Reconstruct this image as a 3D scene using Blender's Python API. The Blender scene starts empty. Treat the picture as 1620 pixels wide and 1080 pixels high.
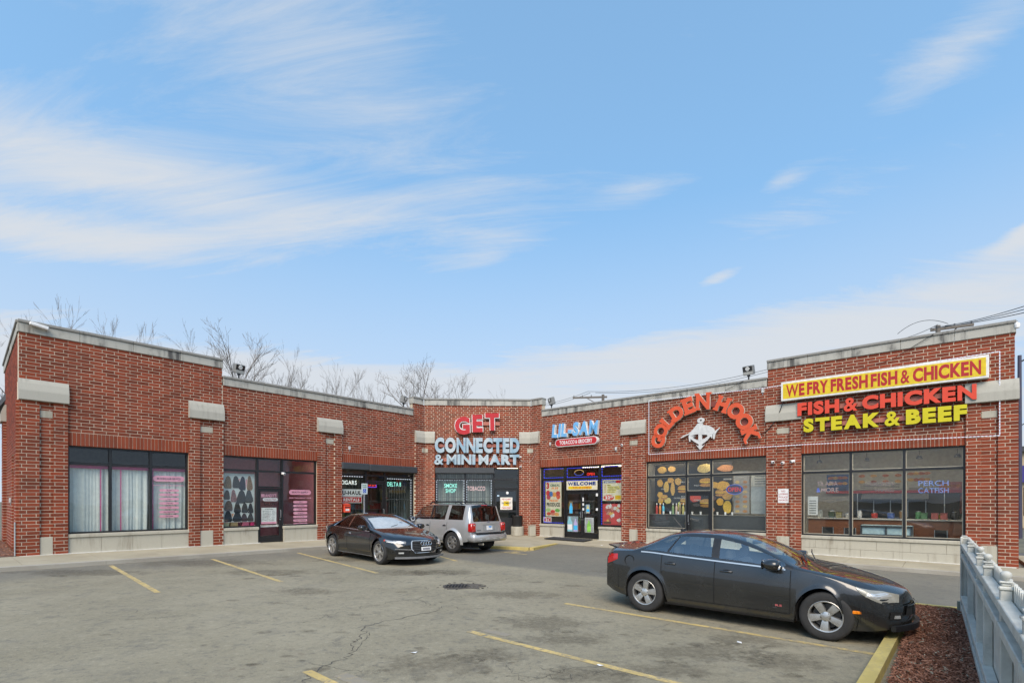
import bpy, bmesh, math, random
from mathutils import Matrix, Vector
random.seed(7)
R = math.radians
scene = bpy.context.scene
col = scene.collection

# ------------------------------------------------------------------ camera
cam_d = bpy.data.cameras.new('camera'); cam = bpy.data.objects.new('camera', cam_d); col.objects.link(cam)
CAM_Z = 2.0
cam.location = (0, 0, CAM_Z); cam.rotation_euler = (R(90), 0, 0)
cam_d.sensor_fit = 'HORIZONTAL'; cam_d.sensor_width = 36.0
cam_d.lens = 36.0 * 805 / 1620
cam_d.shift_y = (791 - 540) / 1620
cam_d.clip_start = 0.05; cam_d.clip_end = 3000
scene.camera = cam

# ------------------------------------------------------------------ sun, sky, exposure
SUN_EL, SUN_AZ = 46.0, 186.0         # azimuth clockwise from +Y: the sun stands behind the camera, veiled by thin cloud
sd = bpy.data.lights.new('sun', 'SUN'); sd.energy = 2.0; sd.angle = R(40); sd.color = (1.0, 0.87, 0.70)
sun = bpy.data.objects.new('sun', sd); col.objects.link(sun)
_a, _e = R(SUN_AZ), R(SUN_EL)
to_sun = Vector((math.sin(_a) * math.cos(_e), math.cos(_a) * math.cos(_e), math.sin(_e)))
sun.rotation_euler = to_sun.to_track_quat('Z', 'Y').to_euler()
sun.location = to_sun * 60
sun['kind'] = 'helper'

world = bpy.data.worlds.new('World'); scene.world = world; world.use_nodes = True
def build_world():
    nt = world.node_tree; N = nt.nodes; L = nt.links; N.clear()
    def n(t, **k):
        x = N.new(t)
        for a, b in k.items(): setattr(x, a, b)
        return x
    def val(s, v):
        if isinstance(v, (int, float)): s.default_value = v
        else: L.new(v, s)
    def m(op, a, b=None, c=None, clamp=False):
        x = n('ShaderNodeMath', operation=op, use_clamp=clamp)
        val(x.inputs[0], a)
        if b is not None: val(x.inputs[1], b)
        if c is not None: val(x.inputs[2], c)
        return x.outputs[0]
    out = n('ShaderNodeOutputWorld')
    sky = n('ShaderNodeTexSky', sky_type='NISHITA', sun_disc=False, sun_elevation=R(SUN_EL), sun_rotation=R(SUN_AZ),
            air_density=1.0, dust_density=0.5, ozone_density=1.0, altitude=180)
    bg = n('ShaderNodeBackground'); bg.inputs['Strength'].default_value = 0.15
    hsv = n('ShaderNodeHueSaturation'); hsv.inputs['Hue'].default_value = 0.484; hsv.inputs['Saturation'].default_value = 1.10; hsv.inputs['Value'].default_value = 1.27
    L.new(sky.outputs[0], hsv.inputs['Color']); L.new(hsv.outputs[0], bg.inputs['Color'])
    tc = n('ShaderNodeTexCoord'); sx = n('ShaderNodeSeparateXYZ'); L.new(tc.outputs['Generated'], sx.inputs[0])
    x, y, z = sx.outputs
    # a dry winter sky: the blue holds almost down to the horizon
    lift = n('ShaderNodeCombineXYZ'); L.new(x, lift.inputs[0]); L.new(y, lift.inputs[1]); L.new(m('ADD', m('MULTIPLY', m('MAXIMUM', z, 0.0), 0.55), 0.42), lift.inputs[2])
    nrm = n('ShaderNodeVectorMath', operation='NORMALIZE'); L.new(lift.outputs[0], nrm.inputs[0]); L.new(nrm.outputs[0], sky.inputs['Vector'])
    el = m('ARCSINE', z); az = m('ARCTAN2', x, y)
    # cirrus: a high flat layer, stretched by the wind along one axis
    zc = m('ADD', m('MAXIMUM', z, 0.0), 0.16)
    px, py = m('DIVIDE', x, zc), m('DIVIDE', y, zc)
    def layer(ang, sx_, sy_, scale, detail, rough, dist, seed):
        detail = min(detail, 8)
        c, s = math.cos(R(ang)), math.sin(R(ang))
        a = m('MULTIPLY', m('ADD', m('MULTIPLY', px, c), m('MULTIPLY', py, s)), sx_)
        b = m('MULTIPLY', m('SUBTRACT', m('MULTIPLY', py, c), m('MULTIPLY', px, s)), sy_)
        cb = n('ShaderNodeCombineXYZ'); L.new(a, cb.inputs[0]); L.new(b, cb.inputs[1]); cb.inputs[2].default_value = seed
        t = n('ShaderNodeTexNoise', noise_dimensions='3D', normalize=True)
        t.inputs['Scale'].default_value = scale; t.inputs['Detail'].default_value = detail
        t.inputs['Roughness'].default_value = rough; t.inputs['Distortion'].default_value = dist
        L.new(cb.outputs[0], t.inputs['Vector']); return t.outputs['Fac']
    def ramp(v, lo, hi):
        r = n('ShaderNodeMapRange', interpolation_type='SMOOTHSTEP')
        L.new(v, r.inputs[0]); r.inputs[1].default_value = lo; r.inputs[2].default_value = hi
        return r.outputs[0]
    n1 = layer(8, 0.34, 1.05, 1.0, 12, 0.60, 0.45, 3.1)
    n2 = layer(-6, 0.75, 3.6, 1.7, 12, 0.72, 0.8, 9.7)
    base = m('ADD', m('MULTIPLY', n1, 0.54), m('MULTIPLY', n2, 0.46))
    # broad banks and wisps: each drifts at its own azimuth and elevation (degrees)
    def bank(a0, e0, wa, we, tilt, amp):
        da = m('SUBTRACT', az, R(a0)); de = m('SUBTRACT', el, R(e0))
        c, s = math.cos(R(tilt)), math.sin(R(tilt))
        u = m('DIVIDE', m('ADD', m('MULTIPLY', da, c), m('MULTIPLY', de, s)), R(wa))
        v = m('DIVIDE', m('SUBTRACT', m('MULTIPLY', de, c), m('MULTIPLY', da, s)), R(we))
        d = m('ADD', m('MULTIPLY', u, u), m('MULTIPLY', v, v))
        return m('MULTIPLY', m('EXPONENT', m('MULTIPLY', d, -1.0)), amp)
    banks = None
    for b in BANKS:
        t = bank(*b); banks = t if banks is None else m('ADD', banks, t)
    low = m('MULTIPLY', ramp(el, R(23), R(7)), 0.25)
    dens = m('ADD', m('ADD', base, m('MULTIPLY', banks, 1.0)), low)
    mask = m('MULTIPLY', ramp(dens, 0.51, 0.87), 0.92)
    haze = m('MULTIPLY', ramp(el, R(36), R(3)), 0.68)
    f = m('MAXIMUM', m('MAXIMUM', mask, haze), 0.07)
    cb = n('ShaderNodeBackground'); cb.inputs['Color'].default_value = (0.86, 0.89, 0.93, 1); cb.inputs['Strength'].default_value = CLOUD
    mx = n('ShaderNodeMixShader'); L.new(f, mx.inputs[0]); L.new(bg.outputs[0], mx.inputs[1]); L.new(cb.outputs[0], mx.inputs[2])
    L.new(mx.outputs[0], out.inputs['Surface'])
CLOUD = 0.47
BANKS = [(-34, 27, 22, 3.2, 4, 0.25), (-43, 21, 15, 2.0, 5, 0.29), (-27, 43, 25, 9, -14, 0.165), (-3, 26, 8, 1.8, 12, 0.12),
         (14, 30.5, 5, 1.1, 4, 0.14), (41, 33.5, 9, 2.2, 20, 0.16), (28, 25.5, 12, 2.4, 6, 0.10), (46, 20.5, 2.4, .8, 20, 0.28),
         (34, 16, 24, 4.4, 3, 0.25), (22, 22, 2.4, .7, 10, 0.24), (-10, 12.5, 34, 3.2, 3, 0.22), (-38, 11, 26, 3.4, 0, 0.20), (28, 29, 2.2, .8, 4, .16)]
build_world()
world.cycles.sampling_method = 'MANUAL'; world.cycles.sample_map_resolution = 512
vs = scene.view_settings
vs.view_transform = 'Standard'; vs.look = 'None'; vs.exposure = 0.84; vs.gamma = 1.0; vs.use_curve_mapping = False
scene.cycles.max_bounces = 8; scene.cycles.transparent_max_bounces = 16
scene.cycles.use_denoising = True
scene.cycles.sample_clamp_indirect = 4.0
scene.cycles.caustics_reflective = False; scene.cycles.caustics_refractive = False

# ------------------------------------------------------------------ object helpers
WM = {}                                                     # object -> world matrix
def link(o, parent=None, M=None):
    M = M or Matrix.Identity(4)
    col.objects.link(o); WM[o] = M
    if parent is not None:
        o.parent = parent; o.matrix_basis = WM[parent].inverted() @ M
    else:
        o.matrix_basis = M
    return o
def tag(o, label=None, cat=None, group=None, kind=None):
    if label: o['label'] = label
    if cat: o['category'] = cat
    if group: o['group'] = group
    if kind: o['kind'] = kind
    return o
def empty(name, M=None, label=None, cat=None, group=None):
    o = bpy.data.objects.new(name, None); o.empty_display_size = 0.2
    link(o, None, M); return tag(o, label, cat, group)
def T(x=0, y=0, z=0): return Matrix.Translation((x, y, z))
def RZ(a): return Matrix.Rotation(a, 4, 'Z')
def RX(a): return Matrix.Rotation(a, 4, 'X')
def RY(a): return Matrix.Rotation(a, 4, 'Y')
def SC(x, y, z): return Matrix.Diagonal((x, y, z, 1))

class MB:
    """Collects boxes, prisms, tubes and lathes into one mesh."""
    def __init__(s): s.v = []; s.f = []; s.mi = []; s.cur = 0
    def add(s, vs_, fs):
        o = len(s.v); s.v.extend([tuple(p) for p in vs_]); s.f.extend([tuple(i + o for i in f) for f in fs]); s.mi.extend([s.cur] * len(fs)); return s
    def box(s, x0, x1, y0, y1, z0, z1, M=None):
        p = [(x0,y0,z0),(x1,y0,z0),(x1,y1,z0),(x0,y1,z0),(x0,y0,z1),(x1,y0,z1),(x1,y1,z1),(x0,y1,z1)]
        if M: p = [tuple(M @ Vector(q)) for q in p]
        return s.add(p, [(0,3,2,1),(4,5,6,7),(0,1,5,4),(1,2,6,5),(2,3,7,6),(3,0,4,7)])
    def bbox(s, x0, x1, y0, y1, z0, z1, b=0.01, M=None):
        """box whose 12 edges are chamfered by b"""
        b = min(b, (x1-x0)*.45, (y1-y0)*.45, (z1-z0)*.45)
        P = []
        for X, dx in ((x0, 1), (x1, -1)):
            for Y, dy in ((y0, 1), (y1, -1)):
                for Z, dz in ((z0, 1), (z1, -1)):
                    P += [(X, Y + dy*b, Z + dz*b), (X + dx*b, Y, Z + dz*b), (X + dx*b, Y + dy*b, Z)]
        if M: P = [tuple(M @ Vector(q)) for q in P]
        def c(i, j, k, a): return ((i*2 + j)*2 + k)*3 + a
        F = []
        for i in (0, 1):
            q = [c(i,0,0,0), c(i,1,0,0), c(i,1,1,0), c(i,0,1,0)]; F.append(q if i else q[::-1])
        for j in (0, 1):
            q = [c(0,j,0,1), c(1,j,0,1), c(1,j,1,1), c(0,j,1,1)]; F.append(q[::-1] if j else q)
        for k in (0, 1):
            q = [c(0,0,k,2), c(1,0,k,2), c(1,1,k,2), c(0,1,k,2)]; F.append(q if k else q[::-1])
        for j in (0, 1):
            for k in (0, 1):
                q = [c(0,j,k,1), c(1,j,k,1), c(1,j,k,2), c(0,j,k,2)]; F.append(q if j ^ k else q[::-1])
        for i in (0, 1):
            for k in (0, 1):
                q = [c(i,0,k,0), c(i,1,k,0), c(i,1,k,2), c(i,0,k,2)]; F.append(q[::-1] if i ^ k else q)
        for i in (0, 1):
            for j in (0, 1):
                q = [c(i,j,0,0), c(i,j,1,0), c(i,j,1,1), c(i,j,0,1)]; F.append(q if i ^ j else q[::-1])
        for i in (0, 1):
            for j in (0, 1):
                for k in (0, 1):
                    q = [c(i,j,k,0), c(i,j,k,1), c(i,j,k,2)]; F.append(q if (i + j + k) % 2 else q[::-1])
        return s.add(P, F)
    def prism(s, pts, a0, a1, axis='y', M=None):
        """polygon (2-D points) extruded along an axis"""
        n_ = len(pts)
        def P(p, a): return (p[0], a, p[1]) if axis == 'y' else ((a, p[0], p[1]) if axis == 'x' else (p[0], p[1], a))
        vs_ = [P(p, a0) for p in pts] + [P(p, a1) for p in pts]
        if M: vs_ = [tuple(M @ Vector(q)) for q in vs_]
        fs = [tuple(range(n_)), tuple(range(2*n_ - 1, n_ - 1, -1))] + [(i, i + n_, (i + 1) % n_ + n_, (i + 1) % n_) for i in range(n_)]
        return s.add(vs_, fs)
    def tube(s, pts, r, seg=8, caps=True, taper=None):
        pts = [Vector(p) for p in pts]; rings = []
        for i, p in enumerate(pts):
            d = (pts[min(i+1, len(pts)-1)] - pts[max(i-1, 0)])
            if d.length < 1e-9: d = Vector((0,0,1))
            d.normalize()
            a = Vector((0,0,1)) if abs(d.z) < .9 else Vector((1,0,0))
            u = d.cross(a).normalized(); w = d.cross(u)
            rr = taper[i] if taper else r
            rings.append([p + u*(rr*math.cos(2*math.pi*k/seg)) + w*(rr*math.sin(2*math.pi*k/seg)) for k in range(seg)])
        vs_ = [q for g in rings for q in g]; fs = []
        for i in range(len(rings) - 1):
            for k in range(seg):
                a, b = i*seg + k, i*seg + (k+1) % seg; fs.append((a, b, b + seg, a + seg))
        if caps:
            fs.append(tuple(range(seg))[::-1]); fs.append(tuple((len(rings)-1)*seg + k for k in range(seg)))
        return s.add(vs_, fs)
    def lathe(s, prof, seg=24, axis='z', M=None, close=False):
        """profile (radius, height) turned round an axis"""
        vs_ = []; n_ = len(prof)
        for k in range(seg):
            c, sn = math.cos(2*math.pi*k/seg), math.sin(2*math.pi*k/seg)
            for r, h in prof:
                vs_.append((r*c, r*sn, h) if axis == 'z' else ((r*c, h, r*sn) if axis == 'y' else (h, r*c, r*sn)))
        if M: vs_ = [tuple(M @ Vector(q)) for q in vs_]
        fs = []
        for k in range(seg):
            k2 = (k+1) % seg
            for i in range(n_ - 1 + (1 if close else 0)):
                j = (i+1) % n_
                fs.append((k*n_ + i, k2*n_ + i, k2*n_ + j, k*n_ + j))
        return s.add(vs_, fs)
    def mesh(s, name, mats, smooth=False, ang=40):
        me = bpy.data.meshes.new(name); me.from_pydata(s.v, [], s.f)
        for m_ in (mats if isinstance(mats, (list, tuple)) else [mats]): me.materials.append(m_)
        if any(s.mi): me.polygons.foreach_set('material_index', s.mi)
        bm = bmesh.new(); bm.from_mesh(me); bmesh.ops.recalc_face_normals(bm, faces=bm.faces[:])
        if smooth:
            for e in bm.edges:
                if len(e.link_faces) == 2 and e.calc_face_angle(0) > R(ang): e.smooth = False
            for f in bm.faces: f.smooth = True
        bm.to_mesh(me); bm.free(); me.update(); return me
    def build(s, name, mats, parent=None, M=None, smooth=False, ang=40):
        return link(bpy.data.objects.new(name, s.mesh(name, mats, smooth, ang)), parent, M)
def inst(name, me, parent=None, M=None):
    return link(bpy.data.objects.new(name, me), parent, M)

# ------------------------------------------------------------------ materials
MATS = {}
def newmat(name):
    m_ = bpy.data.materials.new(name); m_.use_nodes = True; nt = m_.node_tree
    for x in list(nt.nodes): nt.nodes.remove(x)
    o = nt.nodes.new('ShaderNodeOutputMaterial'); return m_, nt, o
class NT:
    def __init__(s, nt): s.nt = nt
    def n(s, t, **k):
        x = s.nt.nodes.new(t)
        for a, b in k.items(): setattr(x, a, b)
        return x
    def put(s, sock, v):
        if isinstance(v, bpy.types.NodeSocket): s.nt.links.new(v, sock)
        else:
            if isinstance(v, (tuple, list)) and len(v) == 3 and sock.type == 'RGBA': v = (*v, 1)
            sock.default_value = v
    def m(s, op, a, b=None, clamp=False):
        x = s.n('ShaderNodeMath', operation=op, use_clamp=clamp); s.put(x.inputs[0], a)
        if b is not None: s.put(x.inputs[1], b)
        return x.outputs[0]
    def noise(s, vec, scale, detail=6, rough=.55, dist=0):
        t = s.n('ShaderNodeTexNoise'); s.put(t.inputs['Vector'], vec); t.inputs['Scale'].default_value = scale
        t.inputs['Detail'].default_value = detail; t.inputs['Roughness'].default_value = rough; t.inputs['Distortion'].default_value = dist
        return t.outputs['Fac']
    def map(s, v, a, b, c=0.0, d=1.0, smooth=True):
        r = s.n('ShaderNodeMapRange', interpolation_type='SMOOTHSTEP' if smooth else 'LINEAR')
        for i, q in enumerate((v, a, b, c, d)): s.put(r.inputs[i], q)
        return r.outputs[0]
    def mix(s, f, a, b, blend='MIX'):
        x = s.n('ShaderNodeMix', data_type='RGBA', blend_type=blend); s.put(x.inputs[0], f); s.put(x.inputs[6], a); s.put(x.inputs[7], b)
        return x.outputs[2]
    def pos(s): return s.n('ShaderNodeNewGeometry').outputs['Position']
    def obj(s): return s.n('ShaderNodeTexCoord').outputs['Object']
    def scaled(s, vec, sc):
        x = s.n('ShaderNodeMapping'); s.put(x.inputs['Vector'], vec); x.inputs['Scale'].default_value = sc; return x.outputs[0]
    def bump(s, h, dist, strength=1.0):
        x = s.n('ShaderNodeBump'); s.put(x.inputs['Height'], h); x.inputs['Distance'].default_value = dist; x.inputs['Strength'].default_value = strength
        return x.outputs[0]
    def principled(s, out, color, rough=.6, metal=0, spec=.5, coat=0, coat_r=.03, normal=None):
        p = s.n('ShaderNodeBsdfPrincipled'); s.put(p.inputs['Base Color'], color); s.put(p.inputs['Roughness'], rough)
        p.inputs['Metallic'].default_value = metal; p.inputs['Specular IOR Level'].default_value = spec
        p.inputs['Coat Weight'].default_value = coat; p.inputs['Coat Roughness'].default_value = coat_r
        if normal is not None: s.put(p.inputs['Normal'], normal)
        s.nt.links.new(p.outputs[0], out.inputs['Surface']); return p
def mat(name, color, rough=.6, metal=0, spec=.5, var=.10, scale=9, coat=0, bump=0.0, bscale=60, dirt=0.0):
    """a plain surface with fine mottling, optional grime and relief"""
    if name in MATS: return MATS[name]
    m_, nt, o = newmat(name); t = NT(nt); P = t.pos()
    nz = t.noise(P, scale, 6)
    c = t.mix(t.map(nz, .3, .7), tuple(v*(1-var) for v in color), tuple(min(1, v*(1+var)) for v in color))
    if dirt: c = t.mix(t.m('MULTIPLY', t.map(t.noise(P, 2.3, 8, .65), .5, .75), dirt), c, (.09, .08, .07))
    rg = t.map(nz, .2, .8, max(0, rough-.08), min(1, rough+.08))
    nm = t.bump(t.noise(P, bscale, 4), bump) if bump else None
    t.principled(o, c, rg, metal, spec, coat, .03, nm)
    MATS[name] = m_; return m_
def emit(name, color, strength):
    if name in MATS: return MATS[name]
    m_, nt, o = newmat(name); t = NT(nt); e = t.n('ShaderNodeEmission'); t.put(e.inputs[0], color); e.inputs[1].default_value = strength
    nt.links.new(e.outputs[0], o.inputs['Surface']); MATS[name] = m_; return m_
def glass(name, tint=(.90,.93,.915), boost=1.15, base=.01, rough=.0):
    if name in MATS: return MATS[name]
    m_, nt, o = newmat(name); t = NT(nt)
    tr = t.n('ShaderNodeBsdfTransparent'); t.put(tr.inputs[0], tint)
    P = t.pos(); wav = t.bump(t.noise(P, .9, 2, .4), .02, .22)
    gl = t.n('ShaderNodeBsdfGlossy'); gl.inputs['Roughness'].default_value = rough; t.put(gl.inputs['Color'], (1, 1, 1)); t.put(gl.inputs['Normal'], wav)
    ge = t.n('ShaderNodeNewGeometry'); dt = t.n('ShaderNodeVectorMath', operation='DOT_PRODUCT'); nt.links.new(ge.outputs['Normal'], dt.inputs[0]); nt.links.new(ge.outputs['Incoming'], dt.inputs[1])
    sch = t.m('ADD', t.m('MULTIPLY', t.m('POWER', t.m('SUBTRACT', 1.0, t.m('ABSOLUTE', dt.outputs['Value'])), 5.0), .96), .04)     # both faces of a pane reflect alike
    f = t.m('ADD', t.m('MULTIPLY', sch, boost), base, clamp=True)
    mx = t.n('ShaderNodeMixShader'); nt.links.new(f, mx.inputs[0]); nt.links.new(tr.outputs[0], mx.inputs[1]); nt.links.new(gl.outputs[0], mx.inputs[2])
    nt.links.new(mx.outputs[0], o.inputs['Surface']); MATS[name] = m_; return m_

def brick_mat(name, c0, c1):
    m_, nt, o = newmat(name); t = NT(nt); P = t.pos()
    oi = t.n('ShaderNodeObjectInfo'); at = t.n('ShaderNodeAttribute', attribute_name='tone')
    rnd = t.m('FRACT', t.m('ADD', oi.outputs['Random'], at.outputs['Fac']))
    c = t.mix(rnd, c0, c1)
    dk = t.m('MULTIPLY', t.map(rnd, .90, 1.0), .30)                       # now and then a burnt brick
    c = t.mix(dk, c, tuple(v*.45 for v in c0))
    big = t.noise(t.scaled(P, (1, 1, .6)), .7, 6, .6)
    c = t.mix(t.m('MULTIPLY', t.map(big, .45, .70), .38), c, (.095, .040, .027))
    run = t.noise(t.scaled(P, (2.6, 2.6, .22)), 1.0, 7, .65)
    c = t.mix(t.m('MULTIPLY', t.map(run, .56, .74), .30), c, (.075, .040, .032))                    # rain-borne grime
    eff = t.noise(t.scaled(P, (1.3, 1.3, .9)), 1.9, 8, .7)
    c = t.mix(t.m('MULTIPLY', t.map(eff, .62, .82), .14), c, (.36, .19, .14))                       # pale bloom
    gr = t.noise(P, 38, 5, .7)
    c = t.mix(t.m('MULTIPLY', t.map(gr, .35, .75), .22), c, (.30, .09, .050))
    t.principled(o, c, .82, spec=.25, normal=t.bump(gr, .004, .6))
    return m_
M_BRICK = brick_mat('red_brick', (.138, .028, .012), (.302, .060, .025))
M_SOLDIER = brick_mat('soldier_brick', (.205, .041, .017), (.300, .062, .026))
def mortar_mat():
    m_, nt, o = newmat('mortar'); t = NT(nt); P = t.pos()
    a = t.noise(P, 1.1, 8, .65); b = t.noise(P, 60, 4)
    c = t.mix(t.map(a, .35, .7), (.66, .55, .41), (.45, .37, .28))
    c = t.mix(t.m('MULTIPLY', t.map(b, .4, .7), .3), c, (.74, .66, .54))
    t.principled(o, c, .9, spec=.2, normal=t.bump(b, .003)); return m_
M_MORTAR = mortar_mat()
def stone_mat(name, col_, stain, streak=(7, 7, .55), amount=.5, lo=.5, hi=.74):
    """cast stone; rain streaks run down it"""
    m_, nt, o = newmat(name); t = NT(nt); P = t.pos()
    s1 = t.noise(t.scaled(P, streak), 1.0, 8, .65); s2 = t.noise(P, 1.6, 6, .6); g = t.noise(P, 85, 4)
    c = t.mix(t.map(g, .3, .7), tuple(v*.92 for v in col_), tuple(v*1.06 for v in col_))
    k = t.m('MULTIPLY', t.m('MULTIPLY', t.map(s1, lo, hi), t.map(s2, .38, .6)), amount)
    c = t.mix(k, c, stain)
    t.principled(o, c, .88, spec=.2, normal=t.bump(g, .003, .7)); return m_
M_LIME = stone_mat('limestone', (.445, .415, .335), (.22, .185, .135), amount=.75, lo=.46, hi=.72)
M_CAP = stone_mat('cap_stone', (.425, .405, .345), (.24, .22, .185), amount=.6, lo=.46, hi=.74)
M_COPE = stone_mat('coping_stone', (.43, .415, .365), (.085, .082, .078), streak=(3.4, 3.4, .35), amount=.95, lo=.42, hi=.66)
M_COPETOP = stone_mat('coping_top', (.27, .262, .24), (.09, .088, .085), amount=.8)
M_FRAME = mat('black_aluminium', (.013, .013, .014), .38, .0, .5, var=.2)
M_CAULK = mat('window_bead', (.40, .365, .28), .7)
M_GLASS = glass('shop_glass')
M_DARK = mat('dark_interior', (.028, .027, .027), .8)
M_ROOF = mat('roofing', (.06, .06, .06), .9)
M_WHITE = mat('white_paint', (.74, .73, .71), .5)
M_BLACK = mat('black_plastic', (.012, .012, .013), .45)
M_RUBBER = mat('rubber', (.022, .022, .022), .85, var=.2)
M_STEEL = mat('galvanised_steel', (.42, .43, .44), .42, .7)
M_PINK = mat('pink_vinyl', (.84, .36, .48), .5)
M_MAGENTA = mat('magenta_trim', (.50, .05, .20), .6)
M_RED = mat('red_acrylic', (.48, .016, .02), .45)
M_INK = mat('black_ink', (.012, .012, .014), .6)
M_YELLOW = mat('yellow_acrylic', (.68, .48, .008), .45)

# ------------------------------------------------------------------ lettering (built-in font only)
_LC = {}
def glyph(ch, bold=0.0, res=3):
    """flat polygons of one character: verts2d, faces, advance"""
    if ch in 'MW': bold *= .45
    if ch == 'N': bold *= .68
    if ch == '&': bold *= .42
    k = (ch, bold, res)
    if k in _LC: return _LC[k]
    cu = bpy.data.curves.new('glyph', 'FONT'); cu.body = ch; cu.size = 1.0; cu.offset = bold; cu.resolution_u = res; cu.fill_mode = 'FRONT'
    o = bpy.data.objects.new('glyph', cu); me = bpy.data.meshes.new_from_object(o)
    vs_ = [(v.co.x, v.co.y) for v in me.vertices]; fs = [tuple(p.vertices) for p in me.polygons]
    bpy.data.meshes.remove(me); bpy.data.objects.remove(o); bpy.data.curves.remove(cu)
    if vs_ and bold > 0:                                      # trim the mitre spikes of a fattened outline
        v0, _, a0, b0 = glyph(ch, 0.0, res); lo, hi = min(p[1] for p in v0) - bold, max(p[1] for p in v0) + bold
        cap = .682; k2 = cap/(cap + 2*bold)
        vs_ = [(min(max(p[0], a0 - bold), b0 + bold), (min(max(p[1], lo), hi) + bold)*k2) for p in vs_]
    if vs_:
        x0 = min(p[0] for p in vs_); x1 = max(p[0] for p in vs_)
    else: x0, x1 = 0, .25
    _LC[k] = (vs_, fs, x0, x1); return _LC[k]
CAPH = max(p[1] for p in glyph('H')[0])
def layout(text, bold=0.0, gap=.09, space=.30, res=3):
    """[(char, x_left)] and total width for cap height 1"""
    x = 0; out = []; prev = ''
    for ch in text:
        x -= {'RY': .17, 'RT': .15, 'RC': .08, 'RD': .08, 'RO': .08, 'LY': .15, 'KE': .05}.get(prev + ch, .0); prev = ch
        if ch == ' ': x += space; continue
        vs_, fs, a, b = glyph(ch, bold, res); w = (b - a) / CAPH
        out.append((ch, x - a/CAPH, w)); x += w + gap
    return out, x - gap
def text_mb(text, x0, x1, z0, z1, y, bold=0.0, gap=.09, res=2, shear=0.0, mb=None, keep=False):
    """one flat line of print fitted to a box, facing -y"""
    mb = mb or MB(); lay, w = layout(text, bold, gap, res=res); h = z1 - z0; sx = (x1 - x0) / w
    if keep:
        sx = min(sx, h); x0 = (x0 + x1)/2 - w*sx/2
    for ch, x, _ in lay:
        vs_, fs, _, _ = glyph(ch, bold, res)
        mb.add([(x0 + (x + p[0]/CAPH)*sx + shear*p[1]/CAPH*h, y, z0 + p[1]/CAPH*h) for p in vs_], fs)
    return mb
def extruded_letter(ch, bold, depth, res=4):
    """letter solid: cap height 1, x from 0, front at y=-depth, back at y=0; slot 0 face, slot 1 returns"""
    vs_, fs, a, b = glyph(ch, bold, res); mb = MB(); n_ = len(vs_)
    P = [((p[0]-a)/CAPH, p[1]/CAPH) for p in vs_]
    edges = {}
    for f in fs:
        for i in range(len(f)):
            e = (f[i], f[(i+1) % len(f)]); edges[e] = edges.get(e, 0) + 1
    bnd = [e for e in edges if (e[1], e[0]) not in edges]
    mb.cur = 0; mb.add([(x, -depth, z) for x, z in P], fs)
    mb.cur = 1
    for i, j in bnd:
        mb.add([(*P[i][:1], -depth, P[i][1]), (P[j][0], -depth, P[j][1]), (P[j][0], 0, P[j][1]), (P[i][0], 0, P[i][1])], [(0, 1, 2, 3)])
    return mb, (b - a)/CAPH
# ------------------------------------------------------------------ the site
def gz(x, y=0): return 0.01 - 0.012 * x                      # the lot falls gently to the right
def frame(o, d):
    d = Vector((d[0], d[1], 0)).normalized(); n_ = Vector((d.y, -d.x, 0))
    M = Matrix.Identity(4)
    for i in range(3):
        M[i][0] = d[i]; M[i][1] = -n_[i]; M[i][2] = (0, 0, 1)[i]
    M[0][3], M[1][3] = o[0], o[1]
    return M
PL0, dL = (-14.69, 15.16), (.648, .7615)
BLp, dC = (-4.65, 26.96), (.99894, .04597)
BRp, dR = (1.0, 27.22), (.762, -.648)
dS = (.734, -.679); SLEN = 7.4
S0 = (PL0[0] - dS[0]*SLEN, PL0[1] - dS[1]*SLEN)
E0 = (BRp[0] + dR[0]*18.47, BRp[1] + dR[1]*18.47)
FR = {'L': frame(PL0, dL), 'C': frame(BLp, dC), 'R': frame(BRp, dR), 'S': frame(S0, dS), 'E': frame(E0, (.648, .762))}
LEN = {'L': 15.49, 'C': 5.656, 'R': 18.47}
def wp(w, s, d, z): return FR[w] @ Vector((s, d, z))
def walk_z(w, s): 
    p = wp(w, s, 0, 0); return gz(p.x) + .155
CO = .1065; BRL = CO*3; JT = .018
HEAD, SOLT, CAPB, CAPT, LOWT, HIT = 35*CO, 39*CO, 47*CO, 53*CO, 60*CO, 66*CO

mall = empty('strip_mall', FR['C'] @ T(2.8, 3, .1), 'long single-storey red brick strip mall with stone caps wrapped round the parking lot', 'building')

bricks, solids, soldiers, caps, blocks = [], [], [], [], []   # (wall, s0, s1, z0, z1, depth)
def region(w, s0, s1, z0, z1, d=0.0, back=.30, in0=0, in1=0):
    e_ = .006 if d < 0 or w in 'SE' else 0
    solids.append((w, s0 + e_, s1 - e_, z0, z1, d + .008, back))
    k0, k1 = int(math.floor(z0/CO + 1e-4)), int(math.ceil(z1/CO - 1e-4))
    for k in range(k0, k1):
        a, b = max(z0, k*CO), min(z1, (k+1)*CO)
        if b - a < .03: continue
        off = (BRL/3 if k % 2 else 0) + .05
        i = int(math.floor((s0 - off)/BRL)) - 1
        while True:
            x0, x1 = off + i*BRL, off + (i+1)*BRL; i += 1
            if x0 >= s1: break
            p, q = max(x0, s0), min(x1, s1)
            if q - p < .035: continue
            g0 = JT/2 if p > s0 + 1e-6 else 0.0; g1 = JT/2 if q < s1 - 1e-6 else 0.0
            bricks.append((w, p + g0, q - g1, a + JT/2, b - JT/2, d))
PR = -.07                                                     # pilasters stand 7 cm proud
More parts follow.
